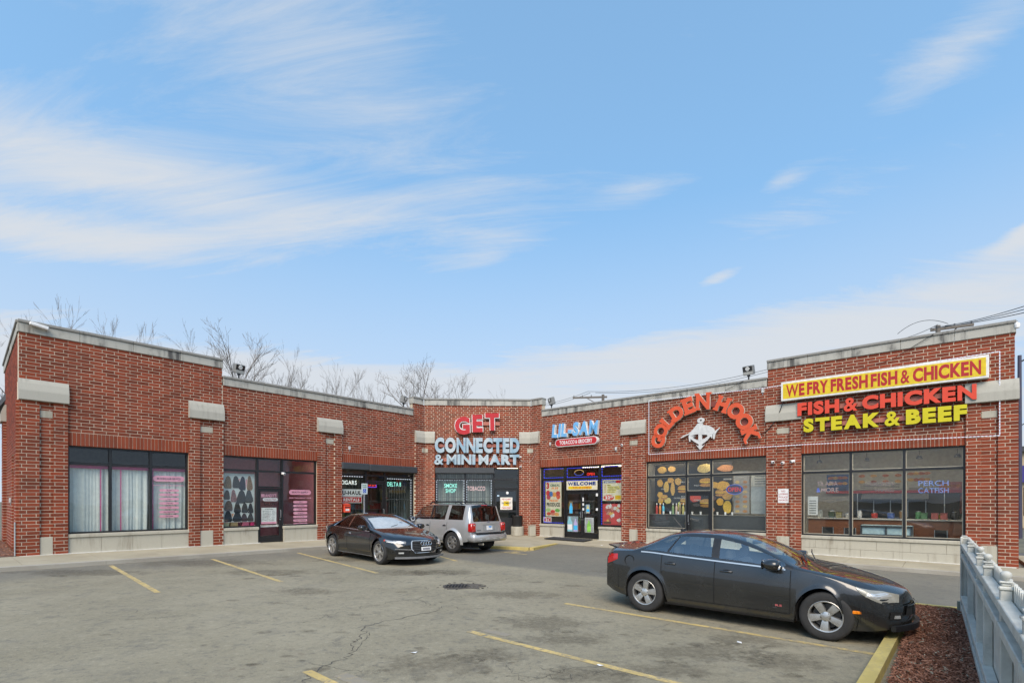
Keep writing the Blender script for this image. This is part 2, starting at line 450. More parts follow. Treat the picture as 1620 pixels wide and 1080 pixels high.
def pilaster(w, s0, s1, r0, r1, top, basez, cap=True, top_from=None):
    wz = walk_z(w, (s0+s1)/2) - .12
    region(w, s0, r0, wz, CAPB, PR); region(w, r1, s1, wz, CAPB, PR)
    region(w, r0, r1, basez, 42.5*CO, 0); region(w, r0, r1, 44.5*CO, CAPB, 0)
    solids.append((w, r0, r1, 42.5*CO, 44.5*CO, .02, .3)); blocks.append((w, r0 + .004, r1 - .004, 42.5*CO, 44.5*CO, -.012, 'stone_inset'))
    solids.append((w, r0, r1, wz, basez, .02, .3)); blocks.append((w, r0 + .004, r1 - .004, wz, basez, PR + .025, 'stone_plinth'))
    if cap: caps.append((w, s0, s1))
    solids.append((w, s0, s1, CAPB, CAPT, .008, .3))
def bay(w, s0, s1, top, split=None):
    soldiers.append((w, s0, s1)); solids.append((w, s0, s1, HEAD + .012, SOLT, .008, .3))
    region(w, s0, s1, SOLT, top if not split else split[1])
def upper(w, s0, s1, top): region(w, s0, s1, CAPT, top)
# left wing
pilaster('L', 0, 1.11, .45, .76, HIT, .87); upper('L', 0, 1.11, HIT)
bay('L', 1.11, 4.47, HIT)
pilaster('L', 4.47, 5.62, 4.83, 5.28, HIT, .87); upper('L', 4.47, 5.60, HIT)
bay('L', 5.62, 9.46, LOWT); region('L', 5.60, 5.62, CAPT, LOWT)
pilaster('L', 9.46, 10.63, 9.83, 10.25, LOWT, .87); upper('L', 9.46, 10.63, LOWT)
bay('L', 10.63, 14.85, LOWT); region('L', 14.76, 14.85, LOWT, HIT)
region('L', 14.85, 15.55, walk_z('L', 15.2) - .1, CAPB, PR); region('L', 14.85, 15.49, CAPT, HIT); solids.append(('L', 14.85, 15.49, CAPB, CAPT, .008, .3))
# canted centre
region('C', -.03, .57, walk_z('C', .3) - .1, CAPB, PR); region('C', 0, .57, CAPT, HIT); solids.append(('C', 0, .57, CAPB, CAPT, .008, .3))
bay('C', .57, 5.03, HIT)
region('C', 5.03, 5.69, walk_z('C', 5.3) - .1, CAPB, PR); region('C', 5.03, 5.656, CAPT, HIT); solids.append(('C', 5.03, 5.656, CAPB, CAPT, .008, .3))
# right wing
region('R', -.05, .62, walk_z('R', .3) - .1, CAPB, PR); region('R', 0, .62, CAPT, HIT); solids.append(('R', 0, .62, CAPB, CAPT, .008, .3))
region('R', .62, .74, SOLT, HIT); region('R', .74, 5.42, SOLT, LOWT); soldiers.append(('R', .62, 5.42)); solids.append(('R', .62, 5.42, HEAD + .012, SOLT, .008, .3))
pilaster('R', 5.42, 6.62, 5.8, 6.24, LOWT, .67); upper('R', 5.42, 6.62, LOWT)
bay('R', 6.62, 11.62, LOWT)
pilaster('R', 11.62, 12.81, 11.98, 12.43, HIT, .63); upper('R', 11.66, 12.81, HIT); region('R', 11.62, 11.66, CAPT, LOWT)
bay('R', 12.81, 17.37, HIT)
pilaster('R', 17.37, 18.55, 17.73, 18.1, HIT, .60); upper('R', 17.37, 18.47, HIT)
# flank walls
region('S', SLEN - .9, SLEN - .04, .1, CAPB, PR); region('S', SLEN - .9, SLEN - .03, CAPT, HIT); solids.append(('S', SLEN-.9, SLEN - .04, CAPB, CAPT, .008, .3))
region('S', SLEN - 3.2, SLEN - .9, 33*CO, HIT); region('S', SLEN - 4.4, SLEN - 3.2, .1, HIT)
region('S', 0, SLEN - 4.4, .1, HIT)
region('S', SLEN - 7.3, SLEN - 6.3, .1, CAPB, -.09); caps.append(('S', SLEN - 7.3, SLEN - 6.3))
region('E', 0.02, 9, -.3, CAPB, PR); region('E', 0.03, 9, CAPT, HIT); solids.append(('E', 0.03, 9, CAPB, CAPT, .008, .3))

# backing (mortar shows in the joints)
mb = MB()
for w, s0, s1, z0, z1, d, back in solids:
    P = [wp(w, s, q, z) for z in (z0, z1) for s, q in ((s0, d), (s1, d), (s1, back), (s0, back))]
    mb.add(P, [(0,3,2,1),(4,5,6,7),(0,1,5,4),(1,2,6,5),(2,3,7,6),(3,0,4,7)])
mb.build('mortar_wall', M_MORTAR, mall)
# bricks: the 300 that show largest are single pieces, the rest one mass
def proj(w, s, d, z):
    p = wp(w, s, d, z); return (805*p.x/p.y, 805*(p.z - 2)/p.y) if p.y > .1 else (0, 0)
def shown(b):
    w, s0, s1, z0, z1, d = b
    if w in 'SE': return 0
    a, c = proj(w, s0, d, z0), proj(w, s1, d, z1)
    if abs(a[0]) > 800 or abs(c[0]) > 800: return 0
    return abs((c[0]-a[0])*(c[1]-a[1]))
order = sorted(range(len(bricks)), key=lambda i: -shown(bricks[i]))
single = set(order[:300])
bd = .10
def brick_verts(s0, s1, z0, z1, d):
    e = .003
    return [(s0, d+e, z0), (s1, d+e, z0), (s1, d+e, z1), (s0, d+e, z1), (s0+e, d, z0+e), (s1-e, d, z0+e), (s1-e, d, z1-e), (s0+e, d, z1-e), (s0, d+bd, z0), (s1, d+bd, z0), (s1, d+bd, z1), (s0, d+bd, z1)]
BF = [(4,5,6,7),(0,1,5,4),(1,2,6,5),(2,3,7,6),(3,0,4,7),(0,8,9,1),(1,9,10,2),(2,10,11,3),(3,11,8,0)]
mb = MB(); tones = []
_bm = {}
for i, b in enumerate(bricks):
    w, s0, s1, z0, z1, d = b
    dd = d + random.uniform(-.003, .0015)
    if i in single:
        key = (round(s1-s0, 3), round(z1-z0, 3))
        if key not in _bm:
            m_ = MB().add(brick_verts(0, s1-s0, 0, z1-z0, 0), BF); _bm[key] = m_.mesh('brick', M_BRICK)
        inst('brick', _bm[key], mall, FR[w] @ T(s0, dd, z0))
    else:
        mb.add([wp(w, *p) for p in [(v[0], v[1], v[2]) for v in brick_verts(s0, s1, z0, z1, dd)]], BF); tones += [random.random()]*len(BF)
def add_tone(me, tones):
    at = me.attributes.new('tone', 'FLOAT', 'FACE'); at.data.foreach_set('value', tones)
bw = mb.build('brickwork', M_BRICK, mall); add_tone(bw.data, tones); bw['kind'] = 'stuff'
# soldier courses: every upright brick is a piece
sb = MB().add(brick_verts(0, .092, 0, SOLT - HEAD - .016, 0), BF).mesh('soldier_brick', M_SOLDIER)
for w, s0, s1 in soldiers:
    n_ = int(round((s1 - s0)/.1065)); p = (s1 - s0)/n_
    for i in range(n_):
        inst('soldier_brick', sb, mall, FR[w] @ T(s0 + i*p + (p-.092)/2, -.004 + random.uniform(-.002, .002), HEAD + .004))
# stones
for w, s0, s1, z0, z1, d, nm in blocks:
    MB().bbox(s0, s1, d, .10, z0, z1, .008).build(nm, M_LIME, mall, FR[w])
def cap_profile():
    """cap stone section (depth, z): vertical face below, weathered slope above"""
    h = CAPT - CAPB
    return [(.06, 0), (-.145, 0), (-.155, .015), (-.155, h*.44), (-.148, h*.50), (-.10, h*.80), (-.045, h), (.06, h)]
def cap_stone(w, s0, s1, c0=0, c1=0):
    MB().prism(cap_profile(), s0 - .015, s1 + .015, 'x').build('cap_stone', M_CAP, mall, FR[w] @ T(0, 0, CAPB))
for w, s0, s1 in caps: cap_stone(w, s0, s1)
# caps that fold round the two inner corners
for (w1, a0, a1), (w2, b0, b1) in ((('L', 14.85, 15.49), ('C', 0, .57)), (('C', 5.03, 5.656), ('R', 0, .60))):
    mb = MB(); pr = cap_profile(); n_ = len(pr); P = []
    v1 = Vector((FR[w1][0][1], FR[w1][1][1])); v2 = Vector((FR[w2][0][1], FR[w2][1][1]))
    bis = (v1 + v2) / (1 + v1.dot(v2))
    cnr = wp(w2, b0, 0, 0)
    for q, z in pr: P.append(wp(w1, a0, q, CAPB + z))
    for q, z in pr: P.append(Vector((cnr.x + bis.x*q, cnr.y + bis.y*q, CAPB + z)))
    for q, z in pr: P.append(wp(w2, b1, q, CAPB + z))
    F = [tuple(range(n_)), tuple(range(3*n_-1, 2*n_-1, -1))]
    for g in (0, 1): F += [(g*n_+i, g*n_+(i+1) % n_, (g+1)*n_+(i+1) % n_, (g+1)*n_+i) for i in range(n_)]
    mb.add(P, F); mb.build('cap_stone', M_CAP, mall)
    for w, s in ((w1, (a0 + a1)/2 - .02), (w2, (b0+b1)/2 + .02)):
        pass
for w, s0, s1 in (('L', 15.27, 15.46), ('C', .0, .2), ('C', 5.46, 5.656), ('R', .0, .22)):
    MB().box(s0, s1, PR - .014, PR + .02, 42.5*CO, 44.5*CO).build('stone_inset', M_LIME, mall, FR[w])
# copings
def coping(w, s0, s1, zb, e0=0, e1=0):
    n_ = max(1, int(round((s1 - s0)/1.45))); p = (s1 - s0)/n_
    for i in range(n_):
        a = s0 + i*p - (e0 if i == 0 else -.004); b = s0 + (i+1)*p + (e1 if i == n_-1 else -.004)
        mb = MB(); mb.bbox(a, b, -.035, .33, zb, zb + .275, .006)
        mb.cur = 1; mb.bbox(a - .002, b + .002, -.075, .37, zb + .277, zb + .365, .012)
        mb.build('coping_stone', [M_COPE, M_COPETOP], mall, FR[w])
coping('L', 0, 5.60, HIT, .03, .02); coping('L', 5.63, 14.74, LOWT); coping('L', 14.76, 15.42, HIT, .03)
coping('C', .0, 5.656, HIT); coping('R', .06, .74, HIT, 0, .03); coping('R', .76, 11.63, LOWT); coping('R', 11.66, 18.47, HIT, .02, .03)
coping('S', 0, SLEN, HIT, .02, -.05); coping('E', 0.1, 9, HIT)
# roof decks
def rpoly(pts, z, nm='roof'):
    mb = MB(); n_ = len(pts); mb.add([(p.x, p.y, z) for p in pts] + [(p.x, p.y, z - .25) for p in pts], [tuple(range(n_)), tuple(range(2*n_-1, n_-1, -1))] + [(i, (i+1) % n_, n_ + (i+1) % n_, n_ + i) for i in range(n_)])
    return mb.build(nm, M_ROOF, mall)
rpoly([wp('L', .28, .28, 0), wp('L', 15.4, .28, 0), wp('C', 2.8, .3, 0), wp('R', .1, .28, 0), wp('R', 18.3, .28, 0), wp('R', 18.3, 14, 0), wp('C', 2.8, 16, 0), wp('L', .28, 14, 0)], 6.15)

# ------------------------------------------------------------------ storefronts
GD = .12                                                      # glass sits 12 cm back
def pane(parent, w, a, b, z0, z1, m_=None, d=GD + .03):
    return MB().add([(a, d, z0), (b, d, z0), (b, d, z1), (a, d, z1)], [(0, 1, 2, 3)]).build('pane', m_ or M_GLASS, parent, FR[w])
def leaf_door(w, d0, d1, z0, z1, handle=1, mid=None, m_=None, kick=.26):
    """door leaf: stiles, rails, glass, pull handle"""
    dr = link(bpy.data.objects.new('door', None), mall, FR[w] @ T((d0+d1)/2, GD, z0))
    mb = MB(); st = .085
    mb.bbox(d0, d0 + st, GD + .005, GD + .055, z0, z1, .004); mb.bbox(d1 - st, d1, GD + .005, GD + .055, z0, z1, .004)
    mb.box(d0 + st, d1 - st, GD + .008, GD + .052, z1 - .13, z1); mb.box(d0 + st, d1 - st, GD + .008, GD + .052, z0 + .01, z0 + kick)
    if mid: mb.box(d0 + st, d1 - st, GD + .008, GD + .052, mid - .05, mid + .05)
    mb.build('door_frame', M_FRAME, dr, FR[w])
    pane(dr, w, d0 + st - .005, d1 - st + .005, z0 + kick - .01, z1 - .12, m_)
    hx = d1 - st/2 if handle > 0 else d0 + st/2
    MB().tube([(hx, GD, z0 + 1.0), (hx, GD - .06, z0 + 1.02), (hx, GD - .06, z0 + 1.30), (hx, GD, z0 + 1.32)], .012).build('handle', M_STEEL, dr, FR[w], True)
    MB().lathe([(0, -.012), (.022, -.012), (.024, 0)], 12, 'y', T(hx, GD + .004, z0 + .92)).build('lock', M_STEEL, dr, FR[w], True)
    return dr
def storefront(w, s0, s1, sill, mull, transom, door=None, head=HEAD, bead=False, gm=None, ftop=None):
    """frame, panes and (optionally) the door opening of one shopfront; door=(i, z0, z1) names the light that holds the door"""
    wn = link(bpy.data.objects.new('storefront_window', None), mall, FR[w] @ T((s0+s1)/2, GD, sill))
    xs = [s0] + list(mull) + [s1]; fw = .055; dp0, dp1 = GD - .03, GD + .09
    fr = MB(); top = ftop or head
    fr.box(s0, s0 + fw, dp0, dp1, sill if not (door and door[0] == 0) else door[1], top); fr.box(s1 - fw, s1, dp0, dp1, sill if not (door and door[0] == len(xs)-2) else door[1], top)
    for i, x in enumerate(mull):
        zb = door[1] if door and door[0] in (i, i + 1) else sill
        fr.box(x - .04, x + .04, dp0, dp1, zb, top - fw)
    fr.box(s0 + fw, s1 - fw, dp0 + .002, dp1 - .002, top - fw, top)
    bd_ = MB()
    for i in range(len(xs) - 1):
        a = xs[i] + (fw if i == 0 else .04); b = xs[i+1] - (fw if i == len(xs) - 2 else .04)
        fr.box(a, b, dp0 + .004, dp1 - .004, transom - .04, transom + .04)
        cells = [(transom + .04, top - fw)]
        if door and door[0] == i:
            if transom - door[2] > .15:
                fr.box(a, b, dp0 + .004, dp1 - .004, door[2], door[2] + .07); cells.append((door[2] + .07, transom - .04))
            else: fr.box(a, b, dp0 + .004, dp1 - .004, door[2], transom - .041)
        else:
            fr.box(a, b, dp0 + .004, dp1 - .004, sill, sill + fw); cells.append((sill + fw, transom - .04))
        for c0, c1 in cells:
            pane(wn, w, a - .004, b + .004, c0 - .004, c1 + .004, gm)
            if bead:
                t_ = .022
                for q in ((a, b, c0, c0 + t_), (a, b, c1 - t_, c1), (a, a + t_, c0 + t_, c1 - t_), (b - t_, b, c0 + t_, c1 - t_)):
                    bd_.box(q[0], q[1], GD + .004, GD + .026, q[2], q[3])
    fr.build('frame', M_FRAME, wn, FR[w])
    if bead: bd_.build('bead', M_CAULK, wn, FR[w])
    return wn
def stone_base(w, s0, s1, sill, rows=1, bl=.82, ret=None):
    """sill slab over a knee wall of stone blocks"""
    wz = walk_z(w, (s0+s1)/2) - .06
    MB().bbox(s0 - (.02 if ret != 0 else 0), s1 + .02, -.055, .24, sill - .115, sill - .002, .012).build('sill', M_LIME, mall, FR[w])
    n_ = max(1, int(round((s1 - s0)/bl))); p = (s1 - s0)/n_; h = (sill - .117 - wz)/rows
    MB().box(s0 + .01, s1 - .01, .012, .26, wz, sill - .12).build('knee_wall', M_MORTAR, mall, FR[w])
    for r in range(rows):
        for i in range(n_ + (r % 2)):
            a = s0 + (i - (.5 if r % 2 else 0))*p; b = a + p; a = max(a, s0); b = min(b, s1)
            if b - a < .05: continue
            MB().bbox(a + .003, b - .003, -.012, .2, wz + r*h + .003, wz + (r+1)*h - .003, .004).build('limestone_block', M_LIME, mall, FR[w])
SL, SR = .935, .735
storefront('L', 1.11, 4.47, SL, [2.20, 3.33], 3.18); stone_base('L', 1.11, 4.47, SL, 1, .84)
storefront('L', 5.62, 9.46, SL, [6.95, 7.96], 3.18, (1, walk_z('L', 7.4), 2.50)); stone_base('L', 5.62, 6.93, SL, 1, .66); stone_base('L', 7.98, 9.46, SL, 1, .74)
leaf_door('L', 6.99, 7.92, walk_z('L', 7.4), 2.49, 1)
storefront('L', 10.63, 14.85, SL, [12.0, 13.08], 3.2, (1, walk_z('L', 12.5), 2.9), ftop=HEAD - .05, gm=glass('dim_glass', (.84, .88, .86), 1.1)); stone_base('L', 10.63, 11.98, SL, 1, .66); stone_base('L', 13.1, 14.85, SL, 1, .7)
leaf_door('L', 12.04, 13.04, walk_z('L', 12.5), 2.89, 1)
storefront('C', .57, 5.03, .86, [2.16, 3.68], 3.12, (2, walk_z('C', 4.3), 2.62), ftop=HEAD - .02, gm=glass('dim_glass')); stone_base('C', .57, 3.64, .86, 1, .8)
leaf_door('C', 3.74, 4.96, walk_z('C', 4.3), 2.61, -1, 1.42, glass('smoked_glass', (.20, .22, .22), 1.4), .9)
storefront('R', .62, 5.42, SR + .04, [2.14, 4.16], 3.10, (1, walk_z('R', 3.1), 2.46)); stone_base('R', .62, 2.12, SR + .04, 1, .76); stone_base('R', 4.18, 5.42, SR, 1, .68)
leaf_door('R', 2.185, 3.145, walk_z('R', 3.1), 2.45, 1, 1.28); leaf_door('R', 3.155, 4.115, walk_z('R', 3.1), 2.45, -1, 1.28)
storefront('R', 6.62, 11.62, SR, [8.43, 9.48], 3.05, (1, walk_z('R', 9), 2.33), bead=True); stone_base('R', 6.62, 8.41, SR, 2, .9); stone_base('R', 9.5, 11.62, SR, 2, .9)
leaf_door('R', 8.475, 9.435, walk_z('R', 9), 2.32, -1)
storefront('R', 12.81, 17.37, SR - .02, [14.34, 15.84], 3.03, bead=True); stone_base('R', 12.81, 17.37, SR - .02, 2, .92)
# stone base and door recess on the flank
MB().bbox(SLEN - 3.2, SLEN - .9, .1, .4, .2, 1.0, .01).build('sill', M_LIME, mall, FR['S'])
MB().box(SLEN - 3.25, SLEN - .85, .42, .5, .9, 3.6).build('recess_panel', mat('recess_paint', (.10, .035, .028), .7), mall, FR['S'])
MB().bbox(SLEN - .10, SLEN - .02, PR - .03, PR - .002, .2, 1.35, .004).build('corner_guard', mat('grey_guard', (.36, .38, .38), .5), mall, FR['S'])

# roller-shutter boxes
def shutter_box(w, s0, s1, z0, z1):
    MB().bbox(s0, s1, -.16, .10, z0, z1, .03).build('shutter_box', mat('shutter_grey', (.045, .05, .055), .5), mall, FR[w])
shutter_box('L', 10.60, 12.02, HEAD - .30, HEAD + .01); shutter_box('L', 12.04, 14.93, HEAD - .33, HEAD - .005)
shutter_box('C', .58, 3.72, HEAD - .31, HEAD + .005)
def bars(w, s0, s1, z0, z1, d, step=.155):
    mb = MB(); n_ = int((s1 - s0)/step)
    for i in range(n_ + 1):
        x = s0 + i*(s1 - s0)/n_; mb.box(x - .009, x + .009, d, d + .018, z0, z1)
    for z in (z0, (z0+z1)/2, z1): mb.box(s0, s1, d + .02, d + .035, z - .012, z + .012)
    mb.build('security_bars', mat('bar_grey', (.10, .105, .105), .6), mall, FR[w])
bars('L', 10.72, 11.92, 1.0, 3.1, .30); bars('L', 13.16, 14.75, 1.0, 3.1, .30); bars('C', .66, 2.08, .95, 3.4, .30); bars('C', 2.26, 3.56, .95, 3.4, .30)
bars('C', 3.86, 4.84, 1.1, 2.45, .22, .14)

# shop interiors
def interior(w, s0, s1, depth, wall, ceil, floor, zc=3.95, d0=.32):
    for nm, m_, q in (('interior_wall', wall, (s0, s1, depth, depth + .1, .1, zc)), ('interior_wall', wall, (s0 - .1, s0, d0, depth, .1, zc)), ('interior_wall', wall, (s1, s1 + .1, d0, depth, .1, zc)),
                      ('interior_ceiling', ceil, (s0 - .1, s1 + .1, d0, depth + .1, zc, zc + .1)), ('interior_floor', floor, (s0 - .1, s1 + .1, .28, depth + .1, .0, walk_z(w, (s0+s1)/2) - .005))):
        MB().box(*q).build(nm, m_, mall, FR[w])
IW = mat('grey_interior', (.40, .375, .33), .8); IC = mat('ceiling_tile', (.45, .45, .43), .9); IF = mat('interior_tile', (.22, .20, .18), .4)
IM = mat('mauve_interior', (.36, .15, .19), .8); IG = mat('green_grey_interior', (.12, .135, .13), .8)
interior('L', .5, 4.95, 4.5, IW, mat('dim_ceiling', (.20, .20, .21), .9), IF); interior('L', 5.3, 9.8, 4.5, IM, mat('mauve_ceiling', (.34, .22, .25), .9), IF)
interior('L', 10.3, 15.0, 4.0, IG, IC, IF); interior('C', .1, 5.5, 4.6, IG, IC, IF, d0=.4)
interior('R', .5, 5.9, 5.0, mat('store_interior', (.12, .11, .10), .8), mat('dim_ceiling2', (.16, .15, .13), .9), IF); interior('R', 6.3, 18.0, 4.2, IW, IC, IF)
FILL_LAMP = emit('hidden_fill_light', (1.0, .90, .74), 20.0)  # added fill, tucked out of sight behind the window heads to brighten the rooms
LAMP = emit('fluorescent_tube', (1.0, .86, .58), 3.0)
def tubes(w, items, z=3.88):
    for s, d, l, ang in items:
        if d < .6: z = 3.93
        MB().box(-l/2, l/2, -.07, .07, -.03, 0).build('ceiling_or_fill_light', LAMP if d > .6 else FILL_LAMP, mall, FR[w] @ T(s, d, z) @ RZ(R(ang)))  # those close behind the glass are added fill, the deeper ones real tubes
tubes('L', [(6.4, .5, 1.0, 0), (8.6, .5, 1.0, 0)]); tubes('R', [(7.6, .5, 1.2, 0), (9.6, .5, 1.2, 0), (11.2, .5, .6, 0), (13.6, .5, 1.2, 0), (15.1, .5, 1.2, 0), (16.6, .5, 1.2, 0)])
tubes('L', [(11.2, 1.6, 1.2, 0), (12.6, 2.2, 1.2, 0)]); tubes('C', [(3.9, 1.5, 1.1, 0), (4.6, 1.1, .9, 0), (4.5, 2.4, 1.2, 0), (1.2, 2.5, 1.2, 0)])
tubes('R', [(1.1, 1.2, 1.3, 4), (1.3, 2.3, 1.3, 4), (1.8, 3.4, 1.3, 4), (2.7, 1.3, 1.3, 4), (3.3, 2.6, 1.3, 4), (3.9, 3.6, 1.2, 4), (4.7, 1.4, 1.4, 4), (5.0, 2.8, 1.3, 4)])

# ------------------------------------------------------------------ ground
def asphalt_mat():
    m_, nt, o = newmat('asphalt'); t = NT(nt); P = t.pos()
    g = t.noise(P, 55, 4, .7); a = t.noise(P, .32, 8, .62, .3); b = t.noise(t.scaled(P, (1, .9, 1)), 1.25, 9, .68, .5); e = t.noise(P, 6.5, 7, .7)
    fl = t.noise(P, 21, 8, .75)
    c = t.mix(t.map(a, .36, .64), (.212, .186, .126), (.272, .240, .168))
    c = t.mix(t.m('MULTIPLY', t.map(g, .35, .75), .55), c, (.335, .300, .218))
    c = t.mix(t.m('MULTIPLY', t.map(fl, .56, .70), .35), c, (.12, .116, .108))
    c = t.mix(t.m('MULTIPLY', t.map(b, .55, .76), .50), c, (.130, .122, .105))
    mo = t.noise(P, 3.4, 9, .74, .3); ag = t.noise(P, 11.5, 9, .8)
    c = t.mix(t.m('MULTIPLY', t.map(mo, .50, .70), .58), c, (.125, .117, .098)); c = t.mix(t.m('MULTIPLY', t.map(mo, .46, .30), .36), c, (.34, .305, .225))
    c = t.mix(t.m('MULTIPLY', t.map(ag, .53, .63), .55), c, (.10, .095, .082)); c = t.mix(t.m('MULTIPLY', t.map(ag, .45, .36), .40), c, (.40, .365, .275))
    dirt = t.m('MULTIPLY', t.map(e, .53, .72), t.map(t.noise(P, .55, 5, .6, .4), .52, .70))
    c = t.mix(t.m('MULTIPLY', dirt, .75), c, (.135, .100, .072))
    # newer, darker surfacing in the lane along the right-hand shops and by the left kerb
    sx = t.n('ShaderNodeSeparateXYZ'); nt.links.new(P, sx.inputs[0])
    wob = t.m('MULTIPLY', t.m('SUBTRACT', t.noise(P, .6, 5), .5), .5)
    lane = t.m('ADD', t.m('ADD', t.m('MULTIPLY', t.m('SUBTRACT', sx.outputs[0], 6.2), .648), t.m('MULTIPLY', t.m('SUBTRACT', sx.outputs[1], 9.9), .762)), wob)
    c = t.mix(t.m('MULTIPLY', t.map(lane, -.15, .45), .50), c, (.085, .087, .088))
    lk = t.m('ADD', t.m('SUBTRACT', t.m('MULTIPLY', t.m('ADD', sx.outputs[0], 14.69), .7615), t.m('MULTIPLY', t.m('SUBTRACT', sx.outputs[1], 15.16), .648)), t.m('MULTIPLY', wob, 3.0))
    c = t.mix(t.m('MULTIPLY', t.map(lk, 5.6, 3.4), .45), c, (.095, .095, .095))
    t.principled(o, c, t.map(b, .4, .7, .93, .78), spec=.3, normal=t.bump(t.m('ADD', g, t.m('MULTIPLY', fl, 1.5)), .006, .8)); return m_
M_ASPH = asphalt_mat()
def tilted(pts, dz, thick=None):
    return [(x, y, gz(x) + dz) for x, y in pts]
gd = MB().add([(-700, -700, gz(0) - .25), (700, -700, gz(0) - .25), (700, 700, gz(0) - .25), (-700, 700, gz(0) - .25)], [(0, 1, 2, 3)])
tag(gd.build('ground', mat('dry_ground', (.14, .13, .09), .95, scale=.5, var=.3)), kind='structure')
lot = MB(); gxs = [-30 + i*2 for i in range(28)]; gys = [-12 + i*2 for i in range(24)]
for i in range(len(gxs) - 1):
    for j in range(len(gys) - 1):
        x0, x1, y0, y1 = gxs[i], gxs[i+1], gys[j], gys[j+1]
        lot.add(tilted([(x0, y0), (x1, y0), (x1, y1), (x0, y1)], 0), [(0, 1, 2, 3)])
lot = tag(lot.build('parking_lot', M_ASPH), kind='structure')
def concrete(name, c0, c1, stain):
    m_, nt, o = newmat(name); t = NT(nt); P = t.pos()
    a = t.noise(P, .8, 8, .65); g = t.noise(P, 90, 4, .7); s_ = t.noise(P, 3.2, 8, .7)
    c = t.mix(t.map(a, .35, .65), c0, c1); c = t.mix(t.m('MULTIPLY', t.map(g, .4, .7), .25), c, tuple(v*1.15 for v in c1))
    c = t.mix(t.m('MULTIPLY', t.map(s_, .58, .8), .5), c, stain)
    t.principled(o, c, .9, spec=.25, normal=t.bump(g, .003)); return m_
M_WALK = concrete('sidewalk_concrete', (.315, .275, .195), (.39, .345, .25), (.17, .15, .125))
M_KERB = concrete('kerb_concrete', (.30, .27, .22), (.38, .35, .29), (.12, .11, .095))
def paint(name, c, under, wear):
    m_, nt, o = newmat(name); t = NT(nt); P = t.pos(); a = t.noise(P, 11, 10, .8); b = t.noise(P, 1.6, 4)
    k = t.m('MULTIPLY', t.map(t.m('ADD', a, t.m('MULTIPLY', b, .35)), .72 - wear, .84 - wear*.5), .85)
    c2 = t.mix(t.map(t.noise(P, 3, 5), .3, .7), c, tuple(v*.8 for v in c))
    t.principled(o, t.mix(k, c2, under), .8, spec=.25, normal=t.bump(a, .003)); return m_
M_LINE = paint('yellow_line_paint', (.58, .43, .17), (.23, .205, .16), .11)
M_LINE2 = paint('worn_line_paint', (.50, .38, .17), (.22, .205, .18), .30)
M_YKERB = paint('yellow_kerb_paint', (.58, .455, .155), (.42, .33, .16), .04)

walk = empty('sidewalk', T(0, 22, .15)); walk['kind'] = 'structure'
kerb = empty('kerb', T(0, 20, .1)); kerb['kind'] = 'structure'
KH, WL, WR_ = .12, 2.45, 2.10
def slab(w, s0, s1, d_in, d_out, rise=.03, drop=0.0):
    """one sidewalk slab; d are distances out from the wall"""
    c = [wp(w, s0 + .005, -d_in, 0), wp(w, s1 - .005, -d_in, 0), wp(w, s1 - .005, -d_out, 0), wp(w, s0 + .005, -d_out, 0)]
    zt = [gz(c[0].x) + KH + rise, gz(c[1].x) + KH + rise, gz(c[2].x) + KH - drop, gz(c[3].x) + KH - drop]
    v = [(p.x, p.y, z) for p, z in zip(c, zt)] + [(p.x, p.y, z - .16) for p, z in zip(c, zt)]
    MB().add(v, [(3,2,1,0),(4,5,6,7),(0,1,5,4),(1,2,6,5),(2,3,7,6),(3,0,4,7)]).build('slab', M_WALK, walk)
def kerb_run(w, s0, s1, d0, d1, n_, m_=None, h0=None, h1=None):
    for i in range(n_):
        a, b = s0 + (s1-s0)*i/n_ + .003, s0 + (s1-s0)*(i+1)/n_ - .003
        c = [wp(w, a, -d0, 0), wp(w, b, -d0, 0), wp(w, b, -d1, 0), wp(w, a, -d1, 0)]
        v = [(p.x, p.y, gz(p.x) + KH + .001) for p in c[:2]] + [(p.x, p.y, gz(p.x) + KH - .012) for p in c[2:]] + [(p.x, p.y, gz(p.x) - .1) for p in c]
        MB().add(v, [(3,2,1,0),(4,5,6,7),(0,1,5,4),(1,2,6,5),(2,3,7,6),(3,0,4,7)]).build('kerb_segment', m_ or M_KERB, kerb)
for i in range(9): slab('L', -3.6 + i*1.72, -3.6 + (i+1)*1.72, -.15, WL)
kerb_run('L', -3.6, 11.88, WL, WL + .16, 6)
# corner apron: slabs that fill the angle between the wings
LA = wp('L', 11.9, -WL, 0); AB = Vector((.71, 20.36, 0)); AC = wp('R', 3.1, -WR_, 0)
def poly_slab(pts, nm='slab', m_=None, par=None, rise=None):
    z = [gz(p.x) + KH + (rise[i] if rise else 0) for i, p in enumerate(pts)]; n_ = len(pts)
    v = [(p.x, p.y, q) for p, q in zip(pts, z)] + [(p.x, p.y, q - .16) for p, q in zip(pts, z)]
    MB().add(v, [tuple(range(n_)), tuple(range(2*n_-1, n_-1, -1))] + [(i, (i+1) % n_, n_ + (i+1) % n_, n_ + i) for i in range(n_)]).build(nm, m_ or M_WALK, par or walk)
cl, cr = wp('C', 0, .12, 0), wp('C', 5.656, .12, 0); cm = wp('C', 2.8, .12, 0); am = (LA + AB)/2
poly_slab([LA, (LA + am)/2, wp('C', .6, -1.6, 0), cl, wp('L', 11.9, .12, 0)], rise=[0, 0, .015, .03, .03])
poly_slab([(LA + am)/2, am, cm, cl, wp('C', .6, -1.6, 0)][:3] + [cl, wp('C', .6, -1.6, 0)], rise=[0, 0, .03, .03, .015])
poly_slab([am, AB, cr, cm], rise=[0, 0, .03, .03])
poly_slab([AB, AC, wp('R', 3.1, .12, 0), cr], rise=[0, -.10, .03, .03])
slab('R', 3.1, 5.0, -.15, WR_, drop=.10); slab('R', 5.0, 6.9, -.15, WR_, drop=.09)
